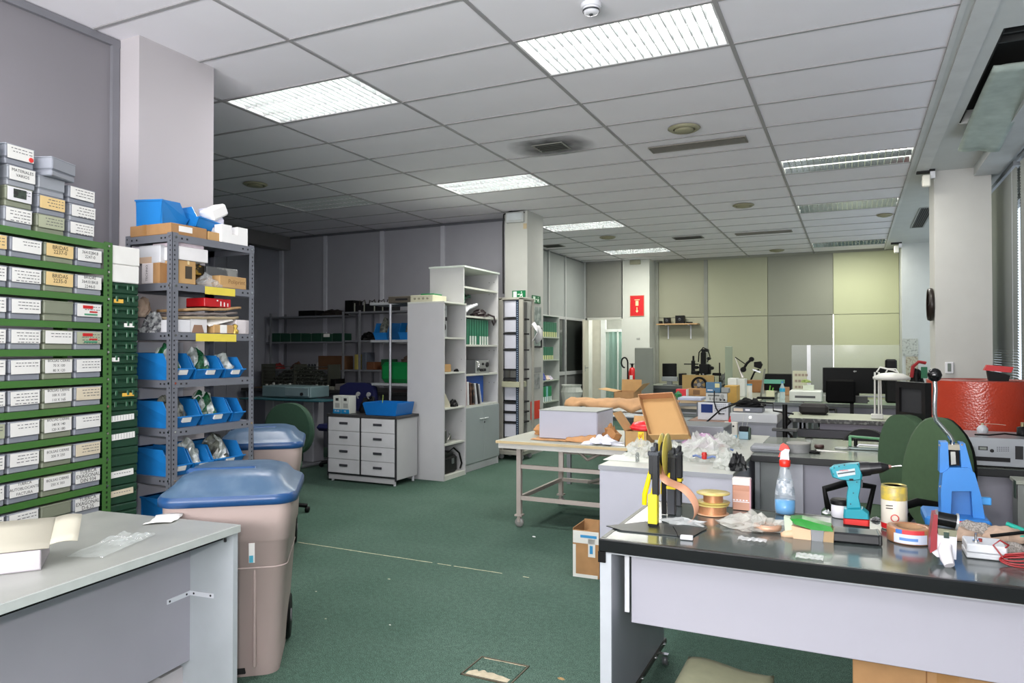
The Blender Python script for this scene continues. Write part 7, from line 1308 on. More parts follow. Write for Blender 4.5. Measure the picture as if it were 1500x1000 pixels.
t = W_('corner_cabinet', 'low pale cabinet with green edge at the right frame edge', 'cabinet', (.95, 4.3, 0)); p_ = pz(1488, 704, .695); t.p('cabinet_body', MB().box(p_.x+.01, p_.y+.01, 0, 1.3, 4.84, .675), mat('#8f938f', .5)); t.p('worktop', MB().box(p_.x, p_.y, .675, 1.31, 4.86, .695, .003), mat('#a9ada0', .5)); t.p('green_edge', MB().box(p_.x-.004, p_.y-.002, .60, p_.x+.0, p_.y+.04, .695), mat('#1a3a2a', .5))
# bubble wrap roll
cxr, cyr, rr_ = .86, 6.42, .345
def bubble():
    m = mat('#b63c24', .27, var=.05, scale=4, spec=.7).copy(); m.name = 'bubble_wrap'; nt = m.node_tree; b = nt.nodes['Principled BSDF']; tc = nt.nodes.new('ShaderNodeTexCoord'); v = nt.nodes.new('ShaderNodeTexVoronoi'); v.inputs['Scale'].default_value = 70; nt.links.new(tc.outputs['Object'], v.inputs['Vector']); bp = nt.nodes.new('ShaderNodeBump'); bp.inputs['Strength'].default_value = .5; bp.inputs['Distance'].default_value = .003; bp.invert = True; nt.links.new(v.outputs['Distance'], bp.inputs['Height']); nt.links.new(bp.outputs['Normal'], b.inputs['Normal']); return m
t = T('bubble_wrap_roll', 'big standing roll of red bubble wrap behind the rack computer', 'roll', (cxr, cyr, 0)); t.p('wrap_outer', MB().lathe([(rr_, 0), (rr_, 1.175)], n=64, caps=False), bubble()); q = MB()
for k in range(12): r_ = rr_ - .022*k; q.lathe([(r_, 1.172), (r_+.0, 1.178), (r_-.010, 1.179), (r_-.018, 1.170)], n=48, caps=False)
q.lathe([(rr_-.27, 1.10), (.02, 1.10)], n=20, caps=False); t.p('wound_edge', q, mat('#8f3a30', .5)); t.p('loose_end', MB().box(-.005, 0, 0, .0, .12, 1.17), mat('#b0605a', .4)) if 0 else None
x, y, z = pY(1462, 556, 6.25); t = T('tape_dispenser', 'red and black tape dispenser on top of the bubble wrap roll', 'dispenser', (x, 6.25, 1.18)); t.p('base', MB().prism([(-.06, .0), (.06, 0), (.07, .04), (-.07, .075)], 'y', -.03, .03), BLACK); t.p('red_cradle', MB().prism([(-.09, .075), (.075, .06), (.09, .10), (-.07, .115)], 'y', -.035, .035), RED); t.p('wire_stand', MB().tube([(-.05, 0, 0), (-.02, -.02, .02), (.04, -.02, .0), (.07, 0, .02)], .005), CHROME)
# chairs
ch = office_chair('office_chair', 'green office chair just behind the blue press', (.325, 4.02, .0), math.radians(-52), arm=True, back_m=mat('#3b5236', .85, var=.08, scale=30))
ch.o.scale = (.76, .9, 1.06); 
for c_ in ch.o.children:
    if c_.name.startswith(('backrest', 'back_shell')): c_.matrix_local = Matrix.Translation((0, 0, .62)) @ Matrix.Rotation(.50, 4, 'Y') @ Matrix.Translation((0, 0, -.62))
ch2 = office_chair('office_chair', 'green office chair with a black mesh headrest, second from the press', (.27, 4.66, 0), math.radians(-56), arm=False, back_m=mat('#344c33', .85, var=.08, scale=30))
ch2.o.scale = (.86, 1, 1.0); ch2.p('headrest_pole', MB().box(-.02, .05, .62, .02, .07, 1.15), BLACK); ch2.p('headrest_frame', MB().frame(-.14, 1.01, .14, 1.22, .03, .07, .035), mat('#0c0c0d', .35)); ch2.p('headrest_mesh', MB().box(-.105, .045, 1.04, .105, .06, 1.19), mat('#1d1e20', .7))
ch3 = office_chair('office_chair', 'black armed office chair under the third bench row', (.10, 6.9, 0), math.radians(-10), arm=True, back_m=mat('#1b1c1e', .8)); ch3.o.scale = (.8, .8, .70)
# ---- D bench row
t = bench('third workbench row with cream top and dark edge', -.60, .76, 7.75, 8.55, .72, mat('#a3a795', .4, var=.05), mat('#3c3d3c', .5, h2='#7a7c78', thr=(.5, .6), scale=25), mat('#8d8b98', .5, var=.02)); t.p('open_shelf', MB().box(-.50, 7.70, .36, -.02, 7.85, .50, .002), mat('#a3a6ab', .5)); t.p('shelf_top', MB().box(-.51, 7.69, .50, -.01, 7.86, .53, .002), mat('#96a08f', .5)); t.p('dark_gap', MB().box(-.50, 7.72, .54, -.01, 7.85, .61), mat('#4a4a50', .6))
# big pale equipment cabinet
CY = 6.62; a, b_ = pY(1069, 606, CY), pY(1139, 606, CY); t = W_('equipment_cabinet', 'pale grey equipment cabinet with a thick lid and a small lit lamp', 'cabinet', ((a.x+b_.x)/2, CY, 0)); t.p('cabinet_body', MB().box(a.x+.01, CY+.01, 0, b_.x-.01, CY+.62, a.z-.075, .003), mat('#8f929a', .5)); t.p('lid_band', MB().box(a.x, CY, a.z-.072, b_.x, CY+.63, a.z+.01, .006), mat('#b5b8ba', .45)); t.p('stripe', MB().box(a.x+.008, CY+.002, a.z-.088, b_.x-.008, CY+.02, a.z-.072), mat('#76797e', .5)); c = pY(1099, 611, CY); t.p('lit_lamp', MB().lathe([(.010, 0), (.008, -.006), (.001, -.008)], (c.x, CY, c.z), 12, 'y'), mat('#f4f6ee', .3, emit=4))
zc_ = a.z+.011; pl, pr_ = pY(1073, 600, CY+.1), pY(1117, 600, CY+.1)
t = T('flat_modem', 'flat grey unit with cream label on the equipment cabinet', 'equipment', ((pl.x+pr_.x)/2, CY+.20, zc_)); wv = (pr_.x-pl.x)/2; t.p('unit_body', MB().box(-wv, -.10, 0, wv, .10, .042, .004), mat('#5c6068', .45)); t.p('cream_label', MB().box(-wv+.01, -.102, .008, -wv+.09, -.0995, .034), mat('#c9b9a4', .5)); t.p('white_logo', MB().box(-wv+.11, -.102, .014, -wv+.15, -.0995, .03), WHITE)
single('black_adapter', MB().blob((0, 0, 0), .26, .12, .07, 140, .3), BLACK, 'black adapter and plug heap on the flat grey unit', 'adapter', ((pl.x+pr_.x)/2, CY+.2, zc_+.043)); single('black_cable', MB().tube([(pl.x-.25, CY+.1, zc_-.12), (pl.x-.1, CY+.1, zc_+.02), (pl.x+.1, CY+.1, zc_+.10), (pl.x+.35, CY+.08, zc_+.09), (pr_.x+.1, CY+.0, zc_+.03), (pr_.x+.26, CY+.05, zc_+.004)], .008, 6), BLACK, 'black cable arching over the flat grey unit', 'cable'); single('black_cable', MB().tube([(b_.x+.04, CY+.1, zc_), (b_.x+.10, CY, zc_-.06), (b_.x+.05, CY, zc_-.12), (b_.x+.11, CY, zc_-.18), (b_.x+.10, CY, .05)], .014, 6), BLACK, 'black cable hanging down beside the equipment cabinet', 'cable')
# ---- F bench with oscilloscope
t = bench('workbench carrying the oscilloscope and function generator', -1.44, -1.02, 6.85, 9.3, .72, mat('#8b9090', .4, var=.06), mat('#7b7d86', .5), mat('#84868e', .5)); t.p('drawer', MB().box(-1.40, 6.84, .40, -1.06, 6.86, .64, .003), mat('#8f9299', .45)); t.p('drawer_slot', MB().box(-1.28, 6.835, .58, -1.20, 6.841, .60), INK)
z0 = .721; p_ = on(1042, 615); t = T('tan_slab', 'thin tan slab under the oscilloscope', 'board', (-1.21, 7.12, z0)); t.p('slab', MB().box(-.20, -.20, 0, .22, .20, .018, .002), mat('#a08272', .6))
OY = 6.98; a, b_ = pY(1022, 589, OY), pY(1067, 608.5, OY); t = W_('oscilloscope', 'white oscilloscope with blue screen on the tan slab', 'equipment', ((a.x+b_.x)/2, OY, .74)); zb2 = .740
t.p('scope_body', MB().box(a.x+.01, OY+.01, zb2, b_.x-.005, OY+.20, a.z-.003, .006), mat('#6f7278', .4)); t.p('front_panel', MB().box(a.x, OY, zb2, b_.x, OY+.012, a.z, .004), mat('#c9cbd0', .4))
def opr(name, px0, px1, py0, py1, m, d=.003): a_, c_ = pY(px0, py0, OY), pY(px1, py1, OY); return t.p(name, MB().box(a_.x, OY-d, c_.z, c_.x, OY+.001, a_.z, .001), m)
opr('screen', 1027, 1044, 591.5, 604.5, mat('#16306e', .12)); opr('dark_side', 1020.5, 1022.5, 589, 609, mat('#55585e', .4)); q = MB()
for k in range(6):
    for j in range(4): c = pY(1047.5+k*3, 592.5+j*3, OY); q.box(c.x-.006, OY-.004, c.z-.005, c.x+.006, OY+.001, c.z+.005)
t.p('key_grid', q, mat('#9da0a6', .5), kind='stuff'); q = MB()
for k in range(4): c = pY(1053+k*2.4, 605.7, OY); q.cyl((c.x, OY-.01, c.z), (c.x, OY, c.z), .006, n=8)
t.p('connector_row', q, INK, kind='stuff')
a2, b2 = pY(1034, 575, OY+.10), pY(1065, 588, OY+.10); zz_ = a.z+.001; t = T('function_generator', 'beige grey signal generator stacked on the oscilloscope', 'equipment', ((a2.x+b2.x)/2, OY+.10, zz_)); wv = (b2.x-a2.x)/2; hg = a2.z - zz_
t.p('instrument_body', MB().box(-wv+.01, .01, 0, wv-.01, .10, hg, .004), mat('#73756f', .4)); t.p('front_panel', MB().box(-wv, 0, .002, wv, .012, hg-.002, .003), mat('#b4b7b2', .4)); t.p('display_strip', MB().box(-wv+.02, -.002, hg*.62, wv*.3, .001, hg*.82), mat('#5f625c', .4)); q = MB()
for k in range(5): q.box(-wv+.03+k*.03, -.003, hg*.2, -wv+.05+k*.03, .001, hg*.48)
t.p('button_row', q, mat('#8b8d88', .5), kind='stuff'); t.p('dial', MB().cyl((wv*.55, -.014, hg*.68), (wv*.55, 0, hg*.68), .018, n=14), mat('#8d8f8a', .4)); t.p('knob', MB().cyl((wv*.4, -.01, hg*.25), (wv*.4, 0, hg*.25), .009, n=10), INK); t.p('knob', MB().cyl((wv*.75, -.01, hg*.25), (wv*.75, 0, hg*.25), .009, n=10), INK)
t = T('blue_parts_box', 'dark blue box with clipped grey parts on the signal generator', 'box', (a2.x+wv*.85, OY+.155, zz_+hg+.001)); t.p('carton_body', MB().box(-.085, -.05, 0, .05, .04, .10, .003), mat('#2f5f7d', .5)); t.p('white_label', MB().box(-.07, -.052, .02, -.02, -.0495, .03), WHITE); t.p('grey_clip', MB().box(.055, -.04, 0, .13, .035, .05, .006), mat('#7f837f', .5)); t.p('yellow_sponge', MB().box(.0, -.053, .05, .045, -.048, .09, .004), mat('#c9c48f', .6))
single('scope_probe_cable', MB().tube([pY(1046.5, 572, OY-.02), pY(1046, 588, OY-.03), pY(1049, 598, OY-.03), pY(1054, 606, OY-.012)], .006, 6), BLACK, 'black cable hanging across the signal generator and oscilloscope', 'cable')
# messy stacks left of the scope
def stack(lab0, px, py, n, sx, sy, cols, z=.72, dh=.02, Yo=0):
    x, y, _ = on(px, py, z); zz = z+.001
    for k in range(n):
        h = dh*rnd.uniform(.6, 1.4); single('paper_stack', MB().box(-sx/2, -sy/2, 0, sx/2, sy/2, h, .002), mat(cols[k % len(cols)], .6, var=.05), lab0 % ORD[k], 'papers', (x+rnd.uniform(-.02, .02), y+Yo+rnd.uniform(-.02, .02), zz), rnd.uniform(-.25, .25), group='flat stacks on the oscilloscope bench'); zz += h+.001
    return zz
zz = stack('%s layer from below in the flat stack left of the oscilloscope', 1006, 612, 7, .24, .28, ['#5a605e', '#8b8e90', '#3c403e', '#a89f8b', '#6d7276', '#b39c78', '#a9afc2'], dh=.028, Yo=.25)
def far_box(name, lab, cat_, px0, px1, pyt, pyb, z, d, m, grp=None, bev=.003, Y=None, base=None):
    pb = pz((px0+px1)/2, pyb, z); Yf = pb.y if Y is None else Y
    x0, x1 = pY(px0, pyt, Yf).x, pY(px1, pyt, Yf).x; zt3 = pY((px0+px1)/2, pyt, Yf).z; zb3 = z+.001
    t = T(name, lab, cat_, ((x0+x1)/2, Yf+d/2, zb3), 0, grp); t.p('body', MB().box(-(x1-x0)/2, -d/2, 0, (x1-x0)/2, d/2, max(.01, zt3-zb3), bev), m); t.w = (x1-x0)/2; t.d = d/2; t.h = zt3-zb3; return t
t = W_('rear_desk', 'rear desk with cardboard boxes before the microscope bench', 'desk', (-1.9, 10.4, 0)); t.p('desktop', MB().box(-2.5, 9.75, .69, -1.15, 13.3, .72, .003), mat('#a3a596', .4)); t.p('leg', MB().box(-2.48, 9.8, 0, -2.44, 11.3, .69), PANG); t.p('leg', MB().box(-1.21, 9.8, 0, -1.17, 11.3, .69), PANG)
t = far_box('red_box_file', 'small red box with pale edge on the rear desk', 'box', 990, 1005, 570, 581, .72, .15, mat('#c01c2c', .5)); t.p('white_edge', MB().box(t.w, -t.d, 0, t.w+.006, t.d, t.h), WHITE)
t = far_box('green_disc', 'green rounded box leaning beside the red box', 'box', 987, 997, 573, 588, .72, .12, mat('#1d6b3c', .5), bev=.04)
t = far_box('cardboard_carton', 'cardboard carton holding a black round fan on the rear desk', 'box', 1006, 1037, 569, 580, .72, .30, CARD); t.p('carton_tape', MB().box(-t.w*.4, -t.d-.002, .02, t.w*.25, -t.d, t.h*.8), mat('#6a4a2a', .5)); zf = t.h; xf, yf, _ = t.o.location
t = T('black_fan', 'black round fan sitting in the rear cardboard carton', 'fan', (xf, yf-.02, .722+zf)); t.p('fan_ring', MB().lathe([(.12, 0), (.12, .05), (.09, .05), (.09, 0), (.12, 0)], (0, 0, .05), 28, 'y', False), BLACK); t.p('fan_hub', MB().lathe([(.03, 0), (.03, .05), (.002, .05)], (0, 0, .05), 14, 'y'), mat('#77797c', .4))
for k in range(5): t.p('fan_blade', MB().box(-.085, .02, -.02, -.02, .026, .02), mat('#3a3c3e', .4)); 
fb = [c for c in t.o.children if c.name.startswith('fan_blade')]
for k, c in enumerate(fb): c.location = (0, 0, .05); c.rotation_euler = (0, k*2*PI/5, 0)
t = T('yellow_carton_back', 'upright tan carton flap board behind the black fan', 'board', (xf-.02, yf+.22, .721)); t.p('board', MB().box(-.28, -.01, 0, .2, .01, .30), mat('#957d4c', .7))
far_box('tan_carton', 'plain tan carton right of the signal generator', 'box', 1061, 1079, 565, 583, .72, .30, mat('#b58f45', .7), Y=9.6).o.location.z = .721
far_box('white_box', 'left one of two white cartons behind the tan carton', 'box', 1066, 1079, 554, 569, .72, .25, mat('#cfd0cc', .6), 'white cartons on the rear desk', Y=11.0); far_box('white_box', 'right one of two white cartons behind the tan carton', 'box', 1079.5, 1091, 555, 569, .72, .25, mat('#c6c8c4', .6), 'white cartons on the rear desk', Y=11.02)
# ---- G benches at the right rear
t = bench('glossy topped bench with water bottle and white tube', -1.12, -.58, 10.0, 13.5, .72, glass_top('#8f998f', .12), mat('#5f6668', .4), mat('#9a9ca6', .5)); t.p('end_panel', MB().box(-1.12, 10.03, 0, -.58, 10.05, .69), mat('#9a9ca6', .5))
t = bench('bench carrying the wide black monitor and the printer', -.575, .74, 10.05, 11.2, .72, mat('#7f8f78', .35, var=.05), mat('#4d5350', .5), mat('#8e8c99', .5))
q = MB().lathe([(.032, 0), (.032, .23), (.03, .235)], n=18); t = T('white_tube', 'white upright tube with blue rim on the glossy bench', 'tube', on(1098, 588)); t.p('tube_body', q, mat('#d4d6cf', .45)); t.p('blue_rim', MB().lathe([(.034, .215), (.034, .235)], n=18, caps=False), mat('#4a94b8', .4))
t = T('water_bottle', 'clear water bottle with blue label on the glossy bench', 'bottle', on(1146, 584)); t.p('bottle_body', MB().lathe([(.035, 0), (.038, .02), (.036, .15), (.015, .20), (.014, .22)], n=18), mat('#c9dadc', .08, alpha=.5)); t.p('blue_label', MB().lathe([(.038, .10), (.038, .15)], n=18, caps=False), mat('#2f9cc0', .4)); t.p('cap', MB().lathe([(.015, .22), (.015, .245)], n=12), mat('#3a7fb0', .4))
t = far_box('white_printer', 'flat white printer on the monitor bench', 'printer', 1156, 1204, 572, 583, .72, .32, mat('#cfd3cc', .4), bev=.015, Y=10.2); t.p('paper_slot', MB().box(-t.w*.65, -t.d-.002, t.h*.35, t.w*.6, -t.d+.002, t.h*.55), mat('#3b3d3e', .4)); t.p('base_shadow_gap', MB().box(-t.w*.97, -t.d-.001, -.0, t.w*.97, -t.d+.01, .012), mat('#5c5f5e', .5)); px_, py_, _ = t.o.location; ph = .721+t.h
far_box('small_white_carton', 'small white carton on the printer', 'box', 1176, 1192, 564, 572, ph, .12, mat('#cfd6c4', .6), Y=py_-.05); single('green_bits', MB().blob((0, 0, 0), .12, .1, .04, 150, .4), mat('#8fa05a', .6), 'green crumpled bits on the small white carton', 'bits', (px_-.0, py_+.0, ph+.10))
t = W_('wide_monitor', 'wide black monitor seen on the right bench', 'monitor', (.02, 10.75, .721)); a, b_ = pY(1205, 538, 10.7), pY(1299, 577, 10.7); t.p('screen_panel', MB().box(a.x, 10.70, b_.z, b_.x, 10.74, a.z, .006), mat('#08090a', .5, spec=.15)); t.p('screen_face', MB().box(a.x+.015, 10.697, b_.z+.02, b_.x-.015, 10.70, a.z-.015), mat('#060708', .45, spec=.12)); t.p('stand_neck', MB().box(.0, 10.74, .735, .08, 10.77, 1.0), BLACK); t.p('stand_base', MB().box(-.12, 10.65, .721, .20, 10.85, .735, .004), BLACK); q = MB(); q.text('4+', .04, (a.x+.40, 10.6965, a.z-.05), (1, 0, 0), (0, 0, 1)); t.p('logo_mark', q, mat('#c9cbcc', .4))
t = T('black_armchair', 'black office chair silhouetted before the wide monitor', 'chair', (-.13, 9.3, 0)); t.p('backrest', MB().box(-.16, -.03, .78, .16, .02, 1.06, .04), mat('#050506', .7, spec=.1)); t.p('back_stem', MB().box(.10, .02, .45, .14, .05, .9), BLACK); t.p('seat', MB().box(-.24, -.48, .44, .24, -.04, .52, .03), mat('#0c0c0e', .7)); t.p('armrest', MB().tube([(-.22, -.1, .5), (-.26, -.1, .70), (-.05, -.2, .72), (-.03, -.3, .55)], .016), BLACK); t.p('gas_column', MB().cyl((0, -.26, .03), (0, -.26, .44), .03), BLACK); t.p('base_disc', MB().lathe([(.26, 0), (.26, .02), (.05, .05)], (0, -.26, 0), 20), BLACK)
for k, (px, lab) in enumerate(((1222, 'dark flat tray with orange light before the monitor, left'), (1255, 'dark keyboard before the monitor, right'))): far_box('desk_gadget', lab, 'gadget', px-16, px+16, 580, 586, .72, .10, mat('#2a2c2c', .4) if k else mat('#9a9c94', .4), Y=10.3)
# acrylic sheet screen
t = T('acrylic_screen', 'large clear acrylic sheet standing behind the printer and monitor', 'screen', (-.11, 11.6, .0)); t.p('sheet', MB().box(-.72, -.004, .74, .72, .004, 1.48), mat('#c9cfd2', .10, alpha=.13, var=.01, spec=.22)); t.p('foot_rail', MB().box(-.72, -.03, .723, .72, .03, .745, .004), mat('#8a8d8e', .4)); t.p('stand', MB().box(-.42, -.04, 0, -.36, .04, .723), mat('#8a8d8e', .4)); t.p('stand', MB().box(.66, -.04, 0, .72, .04, .723), mat('#8a8d8e', .4)); t.p('painted_reflection', MB().box(pY(1182, 530, 11.6).x+.11, .004, .76, pY(1187.5, 530, 11.6).x+.11, .012, 1.48), mat('#f6f4fa', .3), 'painted flash reflection on the acrylic sheet')  # white strip stands in for the flash reflected in the sheet
t = far_box('calendar_sheet', 'cream sheet of small coupons leaning by the acrylic screen', 'poster', 1161, 1182, 543, 568, .72, .01, mat('#b9b7a0', .6), Y=11.3); q = MB()
for i in range(4):
    for j in range(4): q.box(-t.w+.03+i*t.w*.48, -.007, .04+j*t.h*.23, -.005-t.w+.03+i*t.w*.48+.04, -.005, .075+j*t.h*.23)
t.p('printed_marks', q, mat('#8f7f72', .7), kind='stuff')
# magnifier lamp
t = W_('magnifier_lamp', 'white magnifier lamp on a jointed arm at the right', 'lamp', (.33, 7.9, .721)); LY_ = 8.0; a, b_, c = pY(1284, 600, LY_), pY(1284, 545, LY_), pY(1304, 549, LY_); WM = mat('#d4d4cf', .35)
t.p('clamp', MB().box(a.x-.05, LY_-.04, .722, a.x+.06, LY_+.04, .77, .006), WM); t.p('arm', MB().cyl((a.x-.015, LY_, .76), (b_.x-.015, LY_, b_.z), .009), WM); t.p('arm', MB().cyl((a.x+.02, LY_, .76), (b_.x+.02, LY_, b_.z), .009), WM); t.p('arm', MB().cyl((a.x+.045, LY_, .76), (b_.x+.035, LY_, b_.z-.02), .007), WM)
t.p('lamp_head', MB().lathe([(.02, .045), (.10, .035), (.165, .0), (.165, -.022), (.15, -.028), (.10, -.02)], (c.x+.01, LY_-.02, c.z-.02), 30), WM); t.p('upper_arm', MB().tube([(b_.x, LY_, b_.z), (b_.x+.03, LY_, b_.z+.05), (b_.x+.15, LY_, b_.z+.02), (c.x+.06, LY_, c.z+.03)], .008), WM); t.p('yoke', MB().tube([(c.x-.04, LY_, c.z+.02), (c.x-.02, LY_, c.z+.06), (c.x+.05, LY_, c.z+.06), (c.x+.08, LY_, c.z+.0)], .007), WM)
far_box('black_speaker', 'tall black speaker behind the magnifier lamp', 'speaker', 1297, 1314, 526, 560, .72, .2, BLACK, Y=10.5, bev=.02)
# notices and red bag at the far right column
for px0, px1, py0, py1, lab, h1, h2_ in ((1322, 1345, 496, 521, 'pinned notice with tool outlines on the far right column', '#b9bdb4', '#8f938c'), (1327, 1345, 522, 560, 'lower cream notice below the tool outline notice', '#b4b29c', '#8a7a6c')):
    a, b_ = pY(px0, py0, 14.19), pY(px1, py1, 14.19); t = W_('wall_notice', lab, 'notice', ((a.x+b_.x)/2, 14.19, b_.z)); t.p('notice_sheet', MB().box(a.x, 14.19, b_.z, b_.x, 14.198, a.z), mat(h1, .7, h2=h2_, thr=(.5, .62), scale=28))
t = T('wall_clock', 'round wall clock seen edge on at the right near column', 'clock', (.765, 8.75, pX(1367, 446, .775).z), 0); t.p('clock_rim', MB().lathe([(.17, 0), (.175, -.02), (.165, -.045), (.15, -.04)], (0, 0, 0), 36, 'x', False), mat('#1d120e', .4)); t.p('clock_face', MB().lathe([(.165, -.008), (.16, -.018), (.002, -.018)], (0, 0, 0), 36, 'x', True), mat('#d8d3c4', .5)); t.p('hour_hand', MB().box(-.024, -.006, 0, -.020, .006, .08), BLACK); t.p('minute_hand', MB().box(-.028, .0, -.005, -.024, .12, .005), BLACK)
a, b_ = pY(1384, 530, 8.59), pY(1397, 547, 8.59); t = W_('thermostat', 'white wall controller with a small grey display on the near right column', 'control', ((a.x+b_.x)/2, 8.59, b_.z)); t.p('controller_body', MB().box(a.x, 8.575, b_.z, b_.x, 8.60, a.z, .006), WHITE); c0, c1 = pY(1388, 532, 8.57), pY(1393.5, 544, 8.57); t.p('display', MB().box(c0.x, 8.570, c1.z, c1.x, 8.576, c0.z, .002), mat('#5f6a62', .3))
t = T('tool_rucksack', 'red and black bag hanging at the far right column edge', 'bag', (.93, 13.2, .72)); t.p('bag_body', MB().blob((0, 0, 0), .22, .2, .38, 160, .2), BLACK); t.p('red_strap', MB().tube([(-.08, -.08, .25), (-.06, -.10, .42), (.02, -.10, .50), (.12, -.08, .48)], .035, flat=.6), mat('#a8262a', .6)); t.p('green_tag', MB().box(.05, -.12, .24, .14, -.10, .42, .004), mat('#2a6a4a', .6))
t = W_('right_rear_counter', 'rear counter along the window side under the bag', 'counter', (1.0, 13.0, 0)); t.p('counter_top', MB().box(.78, 12.4, .69, 1.32, 14.1, .72), mat('#a9ada3', .5)); t.p('counter_body', MB().box(.82, 12.45, 0, 1.30, 14.05, .69), mat('#8a8d8c', .5))
t = far_box('yellow_wire_tray', 'tan tray with yellow wires at the roll side', 'tray', 1349, 1357, 572, 596, .72, .2, mat('#8a7a3c', .6), Y=7.9) if 0 else None
# ---- H back bench with microscope
t = W_('back_bench', 'grey bench along the back wall with monitor and microscope', 'bench', (-2.6, 14.3, 0)); t.p('worktop', MB().box(-3.65, 13.75, .69, -1.35, 14.8, .72, .003), mat('#8a9086', .4)); t.p('edge_band', MB().box(-3.66, 13.74, .66, -1.34, 13.752, .725), mat('#474b4a', .5)); t.p('front_panel', MB().box(-3.6, 13.9, .0, -1.4, 13.92, .69), mat('#6f7274', .5))
def BY_(px, py, Y=14.0): return pY(px, py, Y)
a, b_ = BY_(970, 532), BY_(991, 552); t = W_('small_monitor', 'small black screened monitor at the left of the back bench', 'monitor', ((a.x+b_.x)/2, 14.0, .721)); t.p('screen', MB().box(a.x, 14.0, b_.z, b_.x, 14.04, a.z, .01), mat('#070809', .2)); t.p('grey_chin', MB().box(a.x-.01, 13.99, .80, b_.x+.02, 14.05, b_.z+.005, .006), mat('#7f8486', .4)); t.p('stand', MB().box((a.x+b_.x)/2-.05, 14.0, .721, (a.x+b_.x)/2+.05, 14.06, .81), mat('#6a6e70', .4)); t.p('base', MB().box(a.x+.02, 13.95, .721, b_.x-.02, 14.15, .735), mat('#6a6e70', .4))
a = BY_(994, 550); far_box('black_console', 'low black console right of the small back monitor', 'equipment', 994, 1001, 547, 556, .72, .3, BLACK, Y=14.0)
t = W_('microscope_rig', 'tall black microscope rig with focus knobs on the back bench', 'microscope', (BY_(1030, 560).x, 14.0, .721)); MBK = mat('#0b0c0d', .5, spec=.15)
def r4(name, px0, px1, py0, py1, d=.08, m=MBK, Y=14.0, b=.006): a_, c_ = pY(px0, py0, Y), pY(px1, py1, Y); return t.p(name, MB().box(a_.x, Y-d/2, max(c_.z, .722), c_.x, Y+d/2, a_.z, b), m)
r4('main_column', 1027, 1034, 516, 556, .12); r4('upper_head', 1028, 1033, 511, 520, .10); r4('binocular_body', 1025, 1039, 533, 547, .16); r4('side_stage', 1034, 1041, 534, 548, .12); r4('left_column', 1013, 1018, 528, 548, .08); r4('left_foot', 1013, 1024, 543, 548, .10); r4('left_arm', 1002, 1023, 532.2, 534, .04); r4('top_left_stub', 1014.5, 1017, 521, 529, .05); r4('dark_stage_base', 1028, 1045, 552, 572, .3); r4('lower_plate', 1010, 1045, 551, 556, .3, mat('#232628', .4))
for px, py, r in ((1020, 538, .03), (1042, 539, .035), (1035, 513, .03), (1021, 551, .04), (1038, 525, .03)): c = pY(px, py, 13.9); t.p('focus_knob', MB().cyl((c.x, 13.86, c.z), (c.x, 14.0, c.z), r, n=14), MBK)
t.p('cable_loop', MB().tube([pY(1023, 530, 14), pY(1024, 516, 14), pY(1030, 509, 14), pY(1037, 512, 14), pY(1040, 522, 14), pY(1036, 530, 14)], .012, 6), MBK); t.p('lens_barrel', MB().cyl(tuple(pY(1030, 546, 13.95)), tuple(pY(1030, 552, 13.95)), .03), mat('#8a8d90', .2, .7))
t = W_('thin_stand', 'thin black rod stand with clamp right of the microscope', 'stand', (BY_(1054, 560).x, 14.0, .721)); a = BY_(1054, 531); t.p('rod', MB().cyl((a.x, 14.0, .73), (a.x, 14.0, a.z), .012), MBK); t.p('clamp', MB().box(a.x-.13, 13.97, BY_(1050, 550).z, a.x+.03, 14.03, BY_(1050, 546).z, .01), MBK); t.p('coils', MB().blob((a.x+.12, 14.0, .74), .25, .2, .22, 170, .4), mat('#4a4d48', .5)); t.p('base', MB().box(a.x-.1, 13.9, .722, a.x+.3, 14.1, .74), MBK)
# articulated black lamp and cartons, right rear
KY = 12.6; t = W_('articulated_lamp', 'black articulated desk lamp reaching left over the cartons', 'lamp', (pY(1092, 560, KY).x, KY, .721)); J = [pY(1090, 553, KY), pY(1089, 541, KY), pY(1094, 532, KY), pY(1101, 526, KY), pY(1106, 527, KY)]
t.p('arm', MB().tube([J[1], J[2], J[3]], .022), MBK); t.p('joint', MB().cyl((J[1].x, KY-.03, J[1].z), (J[1].x, KY+.03, J[1].z), .045, n=14), MBK); t.p('joint', MB().cyl((J[3].x, KY-.03, J[3].z), (J[3].x, KY+.03, J[3].z), .04, n=14), MBK); q = MB(); ppr(q, [(1105, 530), (1114, 529), (1117, 534), (1114, 540), (1105, 537)], KY, -.06, .06); t.p('lamp_head', q, MBK); q = MB(); ppr(q, [(1103, 540), (1115, 544), (1114, 546), (1103, 542)], KY, -.05, .05); t.p('shade_lip', q, mat('#b9bcc0', .3, .5)); t.p('counter_arm', MB().tube([pY(1077, 523, KY), pY(1093, 534, KY)], .008), MBK); t.p('steel_rod', MB().tube([pY(1077, 524, KY), pY(1082, 538, KY), pY(1088, 553, KY)], [.006, .012, .03]), mat('#d9d3cc', .3, .6)); t.p('second_arm', MB().tube([pY(1100, 556, KY), pY(1105, 545, KY), pY(1112, 541, KY)], .015), MBK); t.p('base', MB().box(J[1].x-.06, KY-.08, .721, J[1].x+.10, KY+.08, .90), mat('#7a4f2c', .7), 'brown carton block under the lamp')
far_box('cardboard_carton', 'brown carton at the foot of the articulated lamp', 'box', 1096, 1117, 557, 572, .72, .25, mat('#8f6238', .7), Y=12.2); t = far_box('black_wide_case', 'wide black case lying under a clear sheet at the rear', 'case', 1119, 1160, 548, 566, .72, .35, MBK, Y=12.9); 
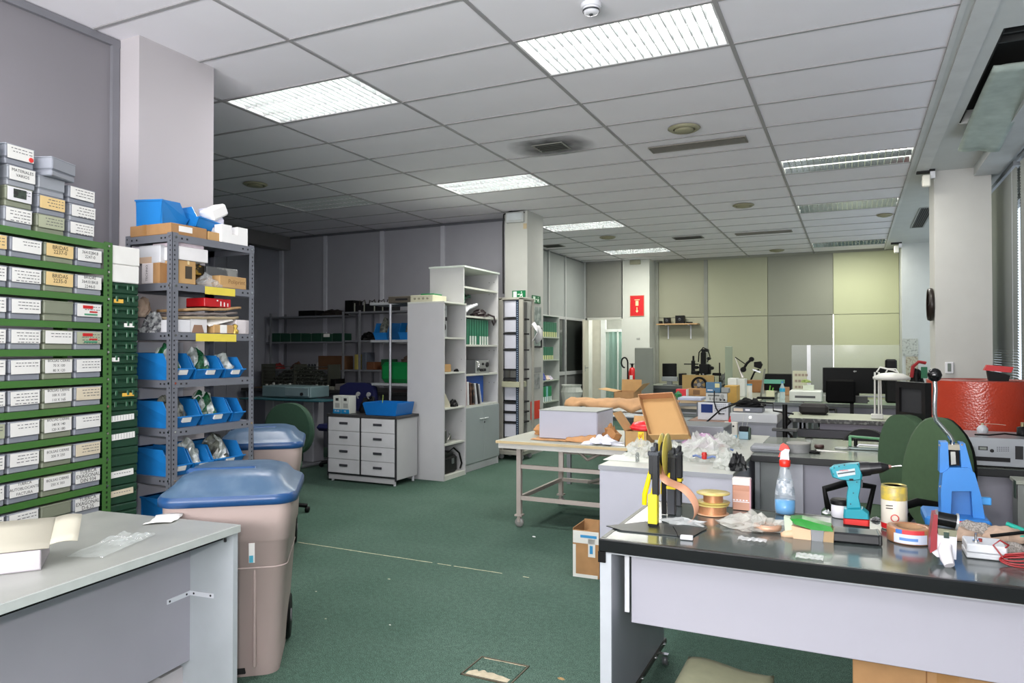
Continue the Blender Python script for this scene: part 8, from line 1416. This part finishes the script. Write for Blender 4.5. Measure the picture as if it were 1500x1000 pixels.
t = W_('teal_tray_rack', 'teal topped letter rack with green plants of pens below', 'rack', (pY(1133, 575, 11.9).x, 11.9, .721)); a, b_ = pY(1117, 556, 11.9), pY(1148, 562, 11.9); t.p('tray', MB().box(a.x, 11.85, b_.z, b_.x, 12.1, a.z, .004), mat('#4f9a86', .4)); t.p('post', MB().box(a.x, 11.87, .722, a.x+.02, 11.9, b_.z), mat('#8f928c', .4)); t.p('post', MB().box(b_.x-.02, 11.87, .722, b_.x, 11.9, b_.z), mat('#8f928c', .4))
t = far_box('pen_cup', 'cream pen cup with green pens on the glossy bench', 'cup', 1122, 1134, 572, 580, .72, .08, mat('#c9c8a8', .5), Y=11.0); t.p('green_pen', MB().cyl((-.02, 0, .02), (.0, 0, .17), .008).cyl((.01, 0, .02), (.04, 0, .14), .008), mat('#5fa63c', .5), kind='stuff')
t = T('phone_stand', 'black flat phone stand with an upright grey strip', 'stand', on(1124, 584)); t.p('base', MB().box(-.14, -.06, 0, .10, .08, .025, .01), MBK); t.p('upright_strip', MB().prism([(-.10, .02), (-.075, .02), (-.02, .42), (-.045, .42)], 'y', .0, .012), mat('#6b6d62', .5))
far_box('blue_white_box', 'pale box leaning beside the water bottle', 'box', 1139, 1148, 576, 586, .72, .1, mat('#b9c0b8', .5), Y=10.9); far_box('wood_block', 'orange brown wooden strip behind the bottle', 'block', 1146, 1156, 567, 583, .72, .1, mat('#9c7550', .6), Y=11.6)
far_box('black_long_bag', 'long black cloth bag on the third row bench left end', 'bag', 1170, 1213, 592, 600, .72, .25, mat('#1a1618', .7), Y=8.2, bev=.03)
t = T('cable_tower', 'thin black pole stand between the bench rows', 'stand', (pY(1150, 640, 6.4).x, 6.4, 0)); t.p('pole', MB().cyl((0, 0, 0), (0, 0, .95), .02), BLACK); t.p('clip_board', MB().box(-.10, -.05, .728, .10, .05, .75, .004), mat('#2a2c2c', .4)); t.p('foot', MB().lathe([(.12, 0), (.12, .02), (.02, .03)], n=16), BLACK)
t = T('grey_screen_post', 'narrow grey green post between cabinet and third bench row', 'post', (pY(1146, 620, 7.5).x, 7.5, 0)); t.p('post', MB().box(-.035, -.03, 0, .035, .03, .80, .004), mat('#7f948c', .5)); t.p('foot', MB().box(-.12, -.10, 0, .12, .10, .02, .003), PANG)
